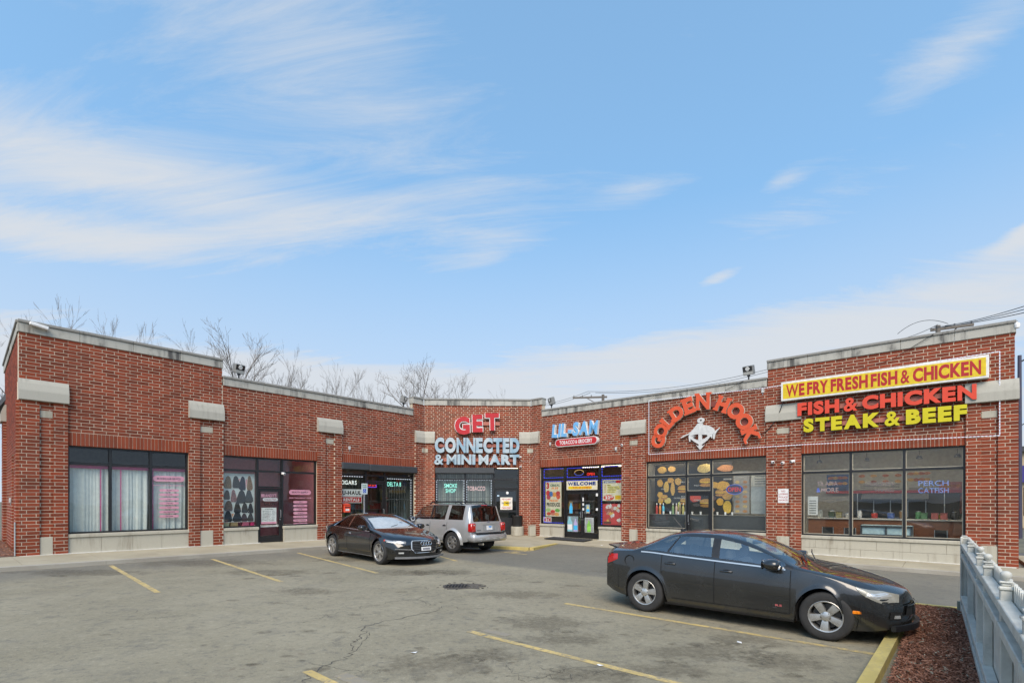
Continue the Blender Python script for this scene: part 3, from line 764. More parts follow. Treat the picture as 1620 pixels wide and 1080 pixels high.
for i in range(8): slab('R', 6.9 + i*1.5, 8.4 + i*1.5, -.15, WR_)
kerb_run('R', 6.9, 18.9, WR_, WR_ + .16, 5)
poly_slab([wp('R', 18.9, .2, 0), wp('R', 18.9, -WR_ - .16, 0), wp('R', 23, -WR_ - .16, 0), wp('R', 23, 6, 0), wp('R', 18.9, 6, 0)])
def kerb_line(p, q, n_, m_, wid=.16, h0=KH, h1=KH, nm='kerb_segment', flip=1, par=None):
    d = (q - p); L_ = d.length; d.normalize(); nn = Vector((d.y, -d.x, 0))*flip
    for i in range(n_):
        t0, t1 = i/n_, (i+1)/n_; a = p + d*(L_*t0 + .003); b = p + d*(L_*t1 - .003); ha, hb = h0 + (h1-h0)*t0, h0 + (h1-h0)*t1
        v = [(a.x, a.y, gz(a.x) + ha + .002), (b.x, b.y, gz(b.x) + hb + .002), (b.x + nn.x*wid, b.y + nn.y*wid, gz(b.x) + hb - .008), (a.x + nn.x*wid, a.y + nn.y*wid, gz(a.x) + ha - .008)]
        v += [(x, y, gz(x) - .1) for x, y, z in v]
        MB().add(v, [(3,2,1,0),(4,5,6,7),(0,1,5,4),(1,2,6,5),(2,3,7,6),(3,0,4,7)]).build(nm, m_, par or kerb)
kerb_line(LA, AB, 4, M_YKERB); kerb_line(AB, AC, 3, M_YKERB, h1=.03)
# planting island: yellow kerb, mulch
K0, K1 = Vector((7.62, 9.62, 0)), Vector((2.3, 3.65, 0)); KF = Vector((8.55, 8.95, 0))
kerb_line(K1, K0, 5, M_YKERB, .145, h0=.13, h1=.13, flip=-1); kerb_line(K0, KF, 1, M_YKERB, .17, .13, .13, flip=-1)

def sheet(nm, pts, dz, m_, par):
    return MB().add(tilted(pts, dz), [tuple(range(len(pts)))]).build(nm, m_, par)
def stripe(p, q, wid=.11, m_=None, nm='painted_line', dz=.004):
    d = Vector((q[0]-p[0], q[1]-p[1])).normalized(); nn = Vector((-d.y, d.x))*wid/2; n_ = 7; L_, R_ = [], []
    for i in range(n_ + 1):
        t_ = i/n_; c = Vector((p[0] + (q[0]-p[0])*t_, p[1] + (q[1]-p[1])*t_)); k = 1 + random.uniform(-.07, .07)
        L_.append((c.x + nn.x*k, c.y + nn.y*k)); R_.append((c.x - nn.x*k, c.y - nn.y*k))
    return sheet(nm, L_ + R_[::-1], dz, m_ or M_LINE, lot)
for p, q in (((-11.42, 14.48), (-7.3, 10.49)), ((-9.56, 16.23), (-5.43, 12.01)), ((-7.75, 18.4), (-3.61, 13.63)), ((-4.6, 21.6), (-1.8, 16.51)),
             ((1.03, 9.89), (4.90, 6.72)), ((-.38, 7.45), (2.4, 5.1)), ((-2.36, 5.85), (.3, 3.5)), ((.55, 20.1), (-.1, 19.2)), ((-.4, 19.55), (.55, 18.75)), ((-.4, 19.5), (.75, 20.0))):
    stripe(p, q)
stripe((-.66, 7.72), (-.42, 7.5), .12); stripe((-.42, 7.78), (-.05, 7.48), .16, M_LINE2); stripe((-1.95, 5.75), (-1.5, 5.38), .17, M_LINE2)
M_CRACK = mat('crack_fill', (.060, .055, .047), .95, var=.4)
def crack(pts, wid=.018, jit=.06, n_=7):
    P = []
    for (a, b) in zip(pts[:-1], pts[1:]):
        for i in range(n_):
            t_ = i/n_; P.append(Vector((a[0] + (b[0]-a[0])*t_ + random.gauss(0, jit)*(i > 0), a[1] + (b[1]-a[1])*t_ + random.gauss(0, jit)*(i > 0))))
    P.append(Vector(pts[-1])); mb = MB(); V = []
    for i, p in enumerate(P):
        d = (P[min(i+1, len(P)-1)] - P[max(i-1, 0)]).normalized(); w_ = .58*wid*random.uniform(.25, 1.15)*(.25 if i in (0, len(P)-1) else 1)
        V += [(p.x - d.y*w_/2, p.y + d.x*w_/2, gz(p.x) + .003), (p.x + d.y*w_/2, p.y - d.x*w_/2, gz(p.x) + .003)]
    mb.add(V, [(2*i, 2*i+1, 2*i+3, 2*i+2) for i in range(len(P)-1)]); return mb.build('crack', M_CRACK, lot)
def gp(px, py):
    k = (px - 810)/805; m__ = (py - 791)/805; Z = 1.99/(m__ - .012*k); return (k*Z, Z)
for pts, w_, j in (([(485, 1080), (490, 1062), (535, 1044), (562, 1030), (555, 1017), (572, 1008), (578, 992), (592, 986), (640, 976), (690, 966), (700, 958)], .026, .03),
                   ([(562, 1030), (580, 1008), (586, 1001)], .014, .02), ([(455, 990), (505, 978), (535, 968), (600, 955), (650, 948), (690, 941)], .016, .05),
                   ([(655, 946), (672, 952), (685, 957), (700, 951)], .02, .03), ([(700, 960), (740, 962), (790, 964), (850, 971)], .014, .05), ([(715, 950), (728, 942), (745, 940)], .014, .04),
                   ([(800, 1050), (815, 1065), (830, 1078)], .012, .02), ([(835, 1078), (865, 1070), (895, 1057), (960, 1053)], .014, .02), ([(880, 949), (920, 941), (960, 932)], .012, .04),
                   ([(440, 913), (520, 918), (600, 922)], .012, .08), ([(600, 930), (640, 918), (680, 910), (720, 897)], .014, .07), ([(1020, 1000), (1060, 985)], .01, .03), ([(300, 1000), (380, 985), (455, 978)], .010, .06),
                   ([(735, 915), (790, 905), (835, 900)], .03, .09), ([(760, 925), (800, 915), (840, 908)], .02, .08)):
    crack([gp(*p) for p in pts], w_, j)
# oil and dirt patches have outlines of their own
M_STAIN = []
def stain_mat():
    m_, nt, o = newmat('oil_stain'); t = NT(nt); P = t.pos()
    uv = t.n('ShaderNodeTexCoord').outputs['Object']; ln = t.n('ShaderNodeVectorMath', operation='LENGTH'); nt.links.new(uv, ln.inputs[0])
    a = t.noise(P, 2.6, 9, .72, .4); k = t.m('MULTIPLY', t.map(t.m('ADD', ln.outputs['Value'], t.m('MULTIPLY', t.m('SUBTRACT', a, .5), 2.6)), .95, .30), t.map(t.noise(P, 14, 6, .7), .15, .70))
    p = t.principled(o, (.088, .070, .050), .85, spec=.3);
    tr = t.n('ShaderNodeBsdfTransparent'); mx = t.n('ShaderNodeMixShader'); nt.links.new(t.m('MULTIPLY', k, .32), mx.inputs[0]); nt.links.new(tr.outputs[0], mx.inputs[1]); nt.links.new(p.outputs[0], mx.inputs[2])
    nt.links.new(mx.outputs[0], o.inputs['Surface']); return m_
M_STAIN = stain_mat()
disc = MB().add([(math.cos(a*math.pi/12), math.sin(a*math.pi/12), -.012*0) for a in range(24)], [tuple(range(24))]).mesh('oil_stain', M_STAIN)
for px, py, rx, ry in ((1110, 1030, .8, .4), (690, 1050, .7, .4), (770, 1035, .5, .25), (860, 985, .7, .5), (330, 890, 1.7, .8), (130, 905, 1.6, .5), (1010, 905, 1.0, .6), (640, 905, 1.0, .5), (930, 1068, .5, .28), (430, 905, 1.2, .5), (1180, 1012, .5, .35), (900, 1010, .5, .3), (1060, 1060, .5, .25), (820, 940, .8, .4), (540, 885, .9, .5), (700, 905, .9, .5), (1240, 1045, .7, .35), (480, 935, .7, .35)):
    x, y = gp(px, py); inst('oil_stain', disc, lot, T(x, y, gz(x) + .0025) @ RY(.012) @ SC(rx*1.5, ry*1.5, 1))

# drips of oil in the bays and fine crazing
dr_ = random.Random(23)
for k in range(70):
    px, py = dr_.uniform(60, 1350), dr_.uniform(895, 1078); x, y = gp(px, py); r_ = dr_.uniform(.03, .16)*(1.3 if py < 960 else .8)
    inst('oil_stain', disc, lot, T(x, y, gz(x) + .0022) @ RY(.012) @ SC(r_*1.6, r_, 1))
for k in range(16):
    px, py = dr_.uniform(120, 1300), dr_.uniform(900, 1070); a = dr_.uniform(-.35, .35); l_ = dr_.uniform(40, 120); pts = [(px + l_*t_, py + l_*t_*a*.35 + dr_.uniform(-3, 3)) for t_ in (0, .35, .7, 1)]
    crack([gp(*p) for p in pts], .011, .05)
# ------------------------------------------------------------------ shop signs
def two(face, side): return [face, side]
def acrylic(name, c, glow=0.0):
    return mat(name, c, .5, 0, .4, var=.05, scale=3)
M_SIDE = mat('letter_return', (.50, .48, .44), .5)
M_DARKSIDE = mat('dark_return', (.035, .034, .034), .5)
def letters(root, w, text, s0, s1, z0, z1, so, dep, bold, face, side, gap=.10, space=.32, shear_z=0.0, italic=0.0, trim=None, tb=.03, res=4):
    """channel letters fitted to a box; so = stand-off, dep = letter depth"""
    lay, wid = layout(text, bold, gap, space, res); h = z1 - z0; sx = (s1 - s0)/wid; cache = {}
    for ch, x, lw in lay:
        vs_, fs, a, b = glyph(ch, bold, res)
        key = (ch, face.name)
        if key not in cache:
            m_, _ = extruded_letter(ch, bold, dep, res); cache[key] = m_.mesh('letter', [face, side])
        px = s0 + (x + a/CAPH)*sx
        sh = Matrix.Identity(4); sh[2][0] = shear_z; sh[0][2] = italic
        M = FR[w] @ T(px, -so, z0 + shear_z*(px - s0)) @ sh @ SC(sx, 1, h)
        lo = inst('letter', cache[key], root, M)
        if trim:
            kt = (ch, trim.name)
            if kt not in cache:
                m_, _ = extruded_letter(ch, bold + tb, dep, res); cache[kt] = m_.mesh('trim', [trim, trim])
            inst('trim', cache[kt], lo, FR[w] @ T(px - tb/CAPH*sx, -so + .025, z0 + shear_z*(px - s0)) @ sh @ SC(sx, 1, h))
def raceway(root, w, s0, s1, z0, z1, so, m_):
    MB().box(s0, s1, -so, -.002, z0, z1).build('raceway', m_, root, FR[w])
M_RACE = mat('raceway_paint', (.42, .14, .10), .6)
# centre sign
sg = empty('shop_sign', FR['C'] @ T(2.8, 0, 3.9), 'red letters above two rows of pale blue channel letters on the canted centre wall', 'shop sign')
raceway(sg, 'C', 1.95, 4.0, 5.98, 6.16, .09, M_RACE); raceway(sg, 'C', .7, 4.9, 4.82, 5.0, .09, M_RACE); raceway(sg, 'C', .9, 4.9, 4.05, 4.22, .09, M_RACE)
letters(sg, 'C', 'GET', 1.64, 3.96, 5.47, 6.38, .09, .15, .055, acrylic('red_face', (.46, .014, .022)), M_SIDE, gap=.2, shear_z=.13, italic=.10, trim=M_WHITE, tb=.03)
def faded_blue():
    m_, nt, o = newmat('faded_blue_face'); t = NT(nt); P = t.pos()
    a = t.noise(t.scaled(P, (1.6, 1.6, 1)), 1.2, 5); c = t.mix(t.map(a, .35, .65), (.24, .37, .46), (.46, .52, .54)); t.principled(o, c, .35, coat=.1); return m_
MFB = faded_blue()
letters(sg, 'C', 'CONNECTED', .58, 5.04, 4.50, 5.30, .09, .15, .062, MFB, M_DARKSIDE, gap=.07)
letters(sg, 'C', '& MINI MART', .55, 5.04, 3.88, 4.42, .09, .15, .060, MFB, M_DARKSIDE, gap=.08, space=.25)
# grocery sign
sg = empty('shop_sign', FR['R'] @ T(2.9, 0, 5.2), 'sky blue slanted channel letters over the grocery door', 'shop sign')
raceway(sg, 'R', 1.8, 4.3, 5.42, 5.62, .09, M_RACE)
letters(sg, 'R', 'LIL-SAM', 1.55, 4.22, 5.20, 5.86, .09, .15, .055, acrylic('sky_blue_face', (.17, .42, .70)), M_WHITE, gap=.09, italic=.20, trim=M_WHITE, tb=.022)
def pill(s0, s1, z0, z1, n_=8):
    r = (z1 - z0)/2; P = []
    for k in range(n_ + 1): a = -math.pi/2 + math.pi*k/n_; P.append((s1 - r + r*math.cos(a), (z0+z1)/2 + r*math.sin(a)))
    for k in range(n_ + 1): a = math.pi/2 + math.pi*k/n_; P.append((s0 + r + r*math.cos(a), (z0+z1)/2 + r*math.sin(a)))
    return P
sg = empty('shop_sign', FR['R'] @ T(3.0, 0, 4.7), 'red rounded sign reading TOBACCO & GROCERY under the blue letters', 'shop sign')
mb = MB(); mb.prism(pill(1.76, 4.22, 4.70, 5.09), -.22, -.01); mb.build('sign_body', M_WHITE, sg, FR['R'])
MB().prism(pill(1.79, 4.19, 4.73, 5.06), -.226, -.21).build('sign_face', M_RED, sg, FR['R'])
text_mb('TOBACCO & GROCERY', 2.03, 3.95, 4.80, 4.99, -.229, .03).build('lettering', M_WHITE, sg, FR['R'])
# arched sign with slab-serif letters
def slab_letter(ch, bold, dep):
    m_, lw = extruded_letter(ch, bold, dep, 4)
    sr = {'L': [(-.06, .34, 0, .13), (-.06, .36, .87, 1), (lw-.12, lw+.03, 0, .36)], 'D': [(-.08, .2, 0, .13), (-.08, .2, .87, 1)], 'E': [(-.08, .2, 0, .13), (-.08, .2, .87, 1), (lw-.12, lw+.03, 0, .33), (lw-.12, lw+.03, .67, 1)],
          'N': [(-.10, .34, 0, .12), (-.12, .25, .88, 1), (lw-.30, lw+.12, .88, 1)], 'H': [(-.1, .34, 0, .13), (-.1, .34, .87, 1), (lw-.34, lw+.1, 0, .13), (lw-.34, lw+.1, .87, 1)],
          'K': [(-.1, .34, 0, .13), (-.1, .34, .87, 1), (lw-.32, lw+.1, 0, .13), (lw-.36, lw+.08, .87, 1)], 'G': [(lw-.30, lw+.06, .40, .54)], 'O': []}[ch]
    for a, b, c, d in sr:
        m_.cur = 0; m_.box(a, b, -dep - .0015, -dep + .002, c, d); m_.cur = 1; m_.box(a, b, -dep + .002, 0, c, d)
    return m_, lw
sg = empty('shop_sign', FR['R'] @ T(9.2, 0, 4.2), 'orange slab-serif letters set in an arch on the brick', 'shop sign')
OR_ = acrylic('orange_face', (.64, .090, .030)); gl = [(7.29, 4.58), (7.42, 5.02), (7.72, 5.40), (8.14, 5.73), (8.64, 5.98), (9.25, 6.09), (10.04, 5.87), (10.55, 5.54), (10.87, 5.09), (11.10, 4.58)]
cache = {}
cxa, cza = 9.20, 4.28
for ch, (s, z) in zip('GOLDENHOOK', gl):
    if ch not in cache:
        m_, lw = slab_letter(ch, .058, .13); cache[ch] = (m_.mesh('letter', [OR_, mat('cream_return', (.62, .55, .46), .5)]), lw)
    me, lw = cache[ch]; ang = math.atan2(s - cxa, (z - cza)*1.0)*.88
    hh = .70 if ch in 'EN' else .62; ww = hh*(.78 if ch in 'NHK' else .84)
    inst('letter', me, sg, FR['R'] @ T(s, -.12, z) @ RY(ang) @ SC(ww, 1, hh) @ T(-lw/2, 0, -.5))
arc = []
for k in range(13):
    a = R(-62 + 124*k/12); arc.append((9.20 + 1.95*math.sin(a), 4.05 + 1.95*math.cos(a)))
mb = MB()
for (a, b) in zip(arc[:-1], arc[1:]):
    dx, dz = b[0]-a[0], b[1]-a[1]; l_ = math.hypot(dx, dz); nx, nz = -dz/l_*.11, dx/l_*.11
    mb.prism([(a[0]-nx, a[1]-nz), (b[0]-nx, b[1]-nz), (b[0]+nx, b[1]+nz), (a[0]+nx, a[1]+nz)], -.118, -.01)
mb.build('raceway', mat('brick_red_paint', (.20, .045, .032), .6), sg, FR['R'])
# fish-and-anchor emblem, cut from white board
M_EMB = mat('emblem_white', (.60, .60, .58), .5)
sg = empty('emblem_sign', FR['R'] @ T(9.2, 0, 4.1), 'white cut-out emblem of a fish over an anchor below the arch', 'sign')
def zp(pts): return [(8.9963 + (a - 500)*.00194 - 0*b, 5.33 - (b - 335)*.001965) for a, b in pts]
def ring(cx_, cz_, rx, rz, ix, iz, n_=20):
    mb = MB()
    for k in range(n_):
        a, b = 2*math.pi*k/n_, 2*math.pi*(k+1)/n_
        mb.prism([(cx_ + ix*math.cos(a), cz_ + iz*math.sin(a)), (cx_ + rx*math.cos(a), cz_ + rz*math.sin(a)), (cx_ + rx*math.cos(b), cz_ + rz*math.sin(b)), (cx_ + ix*math.cos(b), cz_ + iz*math.sin(b))], -.13, -.05)
    return mb
(ex, ez), = zp([(565, 335)])
ring(ex, ez, .15, .115, .045, .035).build('eye', M_EMB, sg, FR['R'])
def cut(nm, pts, y0=-.13, y1=-.05): return MB().prism(zp(pts), y0, y1).build(nm, M_EMB, sg, FR['R'])
cut('fish_body', [(500, 395), (610, 395), (600, 430), (640, 440), (700, 450), (760, 475), (820, 515), (850, 560), (870, 610), (840, 640), (700, 650), (590, 640), (590, 615), (510, 620), (430, 630), (330, 645), (300, 645), (330, 605), (130, 678), (115, 668), (180, 632), (320, 580), (400, 510), (460, 440)])
cut('tail_fin', [(820, 640), (860, 600), (900, 560), (960, 520), (965, 535), (900, 600), (870, 660), (850, 750), (825, 750)], -.125, -.055)
cut('shank', [(512, 600), (590, 600), (585, 900), (552, 945), (520, 900)], -.128, -.052)
cut('fluke', [(300, 640), (330, 640), (460, 665), (385, 680), (420, 710), (480, 745), (520, 740), (525, 840), (440, 790), (340, 710), (335, 768), (312, 765)], -.126, -.054)
cut('fluke', [(585, 740), (640, 730), (715, 680), (690, 650), (820, 620), (800, 735), (770, 690), (700, 770), (585, 850)], -.126, -.054)
cut('arrow_point', [(460, 845), (550, 905), (655, 845), (600, 905), (552, 962)], -.124, -.056)
# fried-fish shop box sign and letters
sg = empty('shop_sign', FR['R'] @ T(15, 0, 5.7), 'long yellow box sign with red letters on the corner shop', 'shop sign')
MB().bbox(12.18, 17.90, -.26, -.01, 5.72, 6.42, .012).build('sign_cabinet', mat('white_cabinet', (.72, .70, .66), .45), sg, FR['R'])
MB().box(12.25, 17.83, -.266, -.255, 5.79, 6.35).build('sign_face', M_YELLOW, sg, FR['R'])
lay, wid = layout('WE FRY FRESH FISH & CHICKEN', .045, .08, .24); MRF = mat('red_vinyl', (.40, .010, .010), .5); hh = .445; sx = 5.36/wid; gc = {}
for ch, x, lw in lay:
    if ch not in gc:
        vs_, fs, a, b = glyph(ch, .045, 3); gc[ch] = MB().add([(p[0]/CAPH*sx, 0, p[1]/CAPH*hh) for p in vs_], fs).mesh('letter', MRF)
    inst('letter', gc[ch], sg, FR['R'] @ T(12.36 + x*sx, -.269, 5.848))
sg = empty('shop_sign', FR['R'] @ T(15, 0, 5.1), 'coral red FISH & CHICKEN channel letters under the yellow box sign', 'shop sign')
raceway(sg, 'R', 13.3, 16.9, 5.26, 5.42, .08, M_RACE)
letters(sg, 'R', 'FISH & CHICKEN', 12.72, 17.62, 5.11, 5.585, .08, .13, .060, acrylic('coral_face', (.66, .062, .028)), M_DARKSIDE, gap=.10, space=.22)
sg = empty('shop_sign', FR['R'] @ T(15, 0, 4.5), 'bright yellow STEAK & BEEF channel letters, lowest on the corner shop', 'shop sign')
raceway(sg, 'R', 13.4, 16.9, 4.65, 4.8, .08, M_RACE)
letters(sg, 'R', 'STEAK & BEEF', 12.92, 17.40, 4.49, 4.98, .08, .13, .060, acrylic('lemon_face', (.58, .50, .008)), M_DARKSIDE, gap=.11, space=.24)

# ------------------------------------------------------------------ light ropes and LED borders
def led(nm, w, paths, step, frac, r, m_, label, d, clear=True):
    root = empty(nm, FR[w] @ T(paths[0][0][0], d, paths[0][0][1]), label, 'light strip')
    a_ = MB(); b_ = MB()
    for path in paths:
        for (p, q) in zip(path[:-1], path[1:]):
            p3, q3 = Vector((p[0], d, p[1])), Vector((q[0], d, q[1])); L_ = (q3 - p3).length; n_ = max(1, int(L_/step)); dv = (q3 - p3)/n_
            if clear: a_.tube([p3, q3], r*.7, 5)
            for i in range(n_): b_.tube([p3 + dv*i, p3 + dv*(i + frac)], r, 5)
    if clear: a_.build('cable', mat('clear_tube', (.66, .66, .68), .35), root, FR[w])
    b_.build('lit_segments', m_, root, FR[w])['kind'] = 'stuff'
WLED = emit('white_led', (.82, .86, 1.0), .62); WLED2 = emit('cool_led', (.80, .86, 1.0), .62); BLED = emit('blue_led', (.05, .08, .9), .75)
led('light_rope', 'R', [[(6.8, 4.05), (6.8, 6.45), (11.65, 6.33), (18.14, 6.50), (18.14, 3.96), (12.8, 4.06), (6.8, 4.05)]], .09, .55, .014, WLED, 'white light rope framing the two restaurant shopfronts', -.10)
led('light_strip', 'L', [[(10.74, 3.12), (11.92, 3.12)], [(13.26, 3.08), (14.74, 3.08), (14.74, .98)]], .13, .5, .016, WLED2, 'dashed white LED border in the barred window beside the inner corner', .165, False)
led('light_strip', 'C', [[(.64, .95), (.64, 3.08), (2.09, 3.08), (2.09, .95)], [(2.24, .95), (2.24, 3.08), (3.55, 3.08), (3.55, .95)]], .13, .5, .016, WLED2, 'dashed white LED border round the smoke shop windows', .165, False)
led('light_strip', 'R', [[(.78, .84), (.78, 2.98), (2.04, 2.98)], [(.78, 3.17), (.78, 3.63), (2.04, 3.63)], [(.78, 3.17), (2.04, 3.17)], [(2.24, 3.17), (2.24, 3.62), (4.06, 3.62)], [(2.24, 3.16), (4.06, 3.16)], [(2.24, 3.0), (4.08, 3.0)],
     [(4.26, 3.18), (4.26, 3.62), (5.36, 3.62)], [(4.26, 3.16), (5.36, 3.16)], [(4.24, .84), (4.24, 3.01), (5.36, 3.01)], [(.80, .84), (2.04, .84)]], .12, .6, .015, BLED, 'dashed blue LED border round the grocery windows', .162, False)

# ------------------------------------------------------------------ neon and window signs
def neon(nm, w, lines, label, m_, d=.24, back=None, bold=.012):
    root = empty(nm, FR[w] @ T(lines[0][1], d, lines[0][3]), label, 'neon sign'); mb = MB()
    for tx, s0, s1, z0, z1, *mm in lines:
        text_mb(tx, s0, s1, z0, z1, d, bold, .13, 3).build('lettering', mm[0] if mm else m_, root, FR[w])
    if back: MB().bbox(back[0], back[1], d + .012, d + .04, back[2], back[3], .01).build('backing', M_BLACK, root, FR[w])
    return root
NW = emit('white_neon', (.86, .92, .90), .75); NG = emit('green_neon', (.35, .95, .80), .8); NR = emit('red_neon', (1.0, .05, .04), .9); NB = emit('blue_neon', (.12, .22, .95), .45); NP = emit('pink_neon', (.95, .62, .62), .6); NPU = emit('purple_neon', (.30, .10, .95), .8)
neon('neon_sign', 'L', [('CIGARS', 10.72, 11.58, 2.74, 2.93)], 'white neon sign reading CIGARS', NW)
nn_ = neon('neon_sign', 'L', [('OPEN', 12.25, 12.66, 2.69, 2.88)], 'red OPEN sign with a purple border in the smoke shop door', NR, .28, (12.19, 12.72, 2.62, 2.94))
mb = MB()
for q in ((12.20, 12.71, 2.91, 2.93), (12.20, 12.71, 2.63, 2.65), (12.20, 12.22, 2.65, 2.91), (12.69, 12.71, 2.65, 2.91)): mb.box(q[0], q[1], .272, .28, q[2], q[3])
mb.build('border', NPU, nn_, FR['L'])
neon('neon_sign', 'L', [('DELTA 8', 13.33, 14.16, 2.71, 2.92)], 'pale green neon sign reading DELTA 8', NG)
neon('neon_sign', 'C', [('SMOKE', 1.03, 1.72, 2.68, 2.89), ('SHOP', 1.11, 1.64, 2.41, 2.62)], 'pale green neon sign reading SMOKE SHOP', NG)
neon('neon_sign', 'C', [('TOBACCO', 2.26, 3.22, 2.52, 2.75)], 'pinkish white neon sign reading TOBACCO', NP)
neon('neon_sign', 'R', [('OPEN', 3.26, 3.70, 3.24, 3.37)], 'small red OPEN sign in the grocery transom', NR, .4)
ov = empty('neon_sign', FR['R'] @ T(2.75, .45, 3.3), 'blue and amber neon oval in the grocery transom', 'neon sign')
for nm, a0, a1, m_ in (('lower_tube', 180, 360, NB), ('upper_tube', 0, 180, emit('amber_neon', (1.0, .62, .22), .5))):
    MB().tube([(2.76 + .27*math.cos(R(a0 + (a1-a0)*k/12)), .45, 3.40 + .14*math.sin(R(a0 + (a1-a0)*k/12))) for k in range(13)], .013, 6).build(nm, m_, ov, FR['R'])
o5 = neon('neon_sign', 'R', [('OPEN', 10.08, 10.58, 2.36, 2.53, emit('dull_red_neon', (.75, .07, .06), .55))], 'red OPEN sign on a dark oval in the arched-sign restaurant window', NR, .30, None)
MB().prism([(10.34 + .33*math.cos(R(15*k)), 2.445 + .20*math.sin(R(15*k))) for k in range(24)], .312, .34).build('backing', mat('navy_backing', (.035, .04, .09), .4), o5, FR['R'])
MB().tube([(10.34 + .325*math.cos(R(15*k)), .31, 2.445 + .195*math.sin(R(15*k))) for k in range(25)], .010, 6).build('border', NB, o5, FR['R'])
neon('neon_sign', 'R', [('PERCH', 16.2, 16.97, 2.48, 2.65), ('CATFISH', 16.2, 16.97, 2.24, 2.41)], 'blue neon sign reading PERCH CATFISH', emit('pale_blue_neon', (.28, .42, .95), .32), .32)
neon('neon_sign', 'R', [('TILAPIA', 13.26, 13.92, 2.53, 2.69), ('MORE', 13.40, 13.94, 2.30, 2.46), ('&', 13.25, 13.37, 2.30, 2.46, NB)], 'unlit pink neon sign reading TILAPIA & MORE', mat('dead_neon', (.40, .28, .27), .4), .32)
neon('neon_sign', 'R', [('CHICKEN', 14.75, 15.55, 2.50, 2.64), ('WINGS', 15.0, 15.55, 2.30, 2.42)], 'faint unlit neon lettering in the middle light of the corner shop', mat('dead_neon2', (.26, .19, .18), .4), .32)

# ------------------------------------------------------------------ window lettering and posters
def decal_pill(root, w, s0, s1, z0, z1, text, d=.165, bold=.02, m_=None):
    MB().prism(pill(s0, s1, z0, z1), d, d + .004).build('label_pill', m_ or M_PINK, root, FR[w])
    if text: text_mb(text, s0 + (z1-z0)*.6, s1 - (z1-z0)*.6, z0 + (z1-z0)*.32, z1 - (z1-z0)*.32, d - .002, bold, .12, 2, keep=True).build('lettering', M_INK, root, FR[w])
dc = empty('window_lettering', FR['L'] @ T(3.9, .16, 1.4), 'pink BRAIDING HAIR SERVICES price labels on the curtained window', 'window decal')
decal_pill(dc, 'L', 3.41, 4.38, 2.67, 2.87, 'BRAIDING HAIR SERVICES')
text_mb('BRAIDING, LOCS, CURLS IS OUR THING', 3.42, 4.36, 2.51, 2.555, .163, .02).build('lettering', M_PINK, dc, FR['L'])
for i, tx in enumerate(['BRAIDS', 'TWISTS', 'LOCS', 'WEAVES', 'WIGS', 'NATURAL HAIR', 'KIDS HAIR']):
    z = 2.31 - i*.1535; decal_pill(dc, 'L', 3.60, 4.21, z, z + .09, tx)
dc = empty('window_lettering', FR['L'] @ T(8.8, .16, 1.0), 'pink BEAUTY SUPPLY labels on the mauve window', 'window decal')
decal_pill(dc, 'L', 8.28, 9.26, 2.24, 2.45, 'BEAUTY SUPPLY')
text_mb('EVERYTHING BEAUTY HAIR', 8.28, 9.26, 2.075, 2.13, .163, .02).build('lettering', M_PINK, dc, FR['L'])
for i, tx in enumerate(['OILS', 'HAIR BUNDLES', 'LASHES', 'JEWELRY', 'HAIR COLORS', 'HAIR ACCESSORIES', 'HAIR PRODUCTS']):
    z = 1.875 - i*.157; decal_pill(dc, 'L', 8.46, 9.09, z, z + .10, tx)
dc = empty('window_lettering', FR['L'] @ T(7.45, .16, 1.8), "pink and black salon lettering on the beauty shop door", 'window decal')
text_mb("BRANDY'S", 7.13, 7.74, 2.13, 2.26, .163, .02).build('lettering', M_PINK, dc, FR['L'])
MB().prism(pill(7.19, 7.80, 1.97, 2.10), .165, .169).build('label_pill', M_WHITE, dc, FR['L']); text_mb('COLLECTION', 7.25, 7.74, 2.0, 2.07, .163, .03).build('lettering', mat('wine_ink', (.30, .03, .09), .6), dc, FR['L'])
text_mb('SALON', 7.24, 7.68, 1.80, 1.90, .163, .02).build('lettering', M_INK, dc, FR['L'])
dc = empty('hours_notice', FR['L'] @ T(7.4, .16, 1.05), 'white opening-hours sheet with pink foot on the beauty shop door', 'notice')
MB().box(7.13, 7.74, .164, .168, 1.12, 1.70).build('sheet', M_WHITE, dc, FR['L']); MB().box(7.12, 7.74, .163, .169, 1.04, 1.118).build('foot_band', M_PINK, dc, FR['L'])
mb = MB(); text_mb('STORE HOURS', 7.28, 7.60, 1.62, 1.66, .162, .02, mb=mb)
for i, tx in enumerate(['MONDAY  9-7', 'TUESDAY  9-7', 'WEDNESDAY  9-7', 'THURSDAY  9-7', 'FRIDAY  9-8', 'SATURDAY  8-8', 'SUNDAY  CLOSED']): text_mb(tx, 7.18, 7.66, 1.53 - i*.06, 1.562 - i*.06, .162, .01, mb=mb)
mb.build('lettering', M_INK, dc, FR['L'])
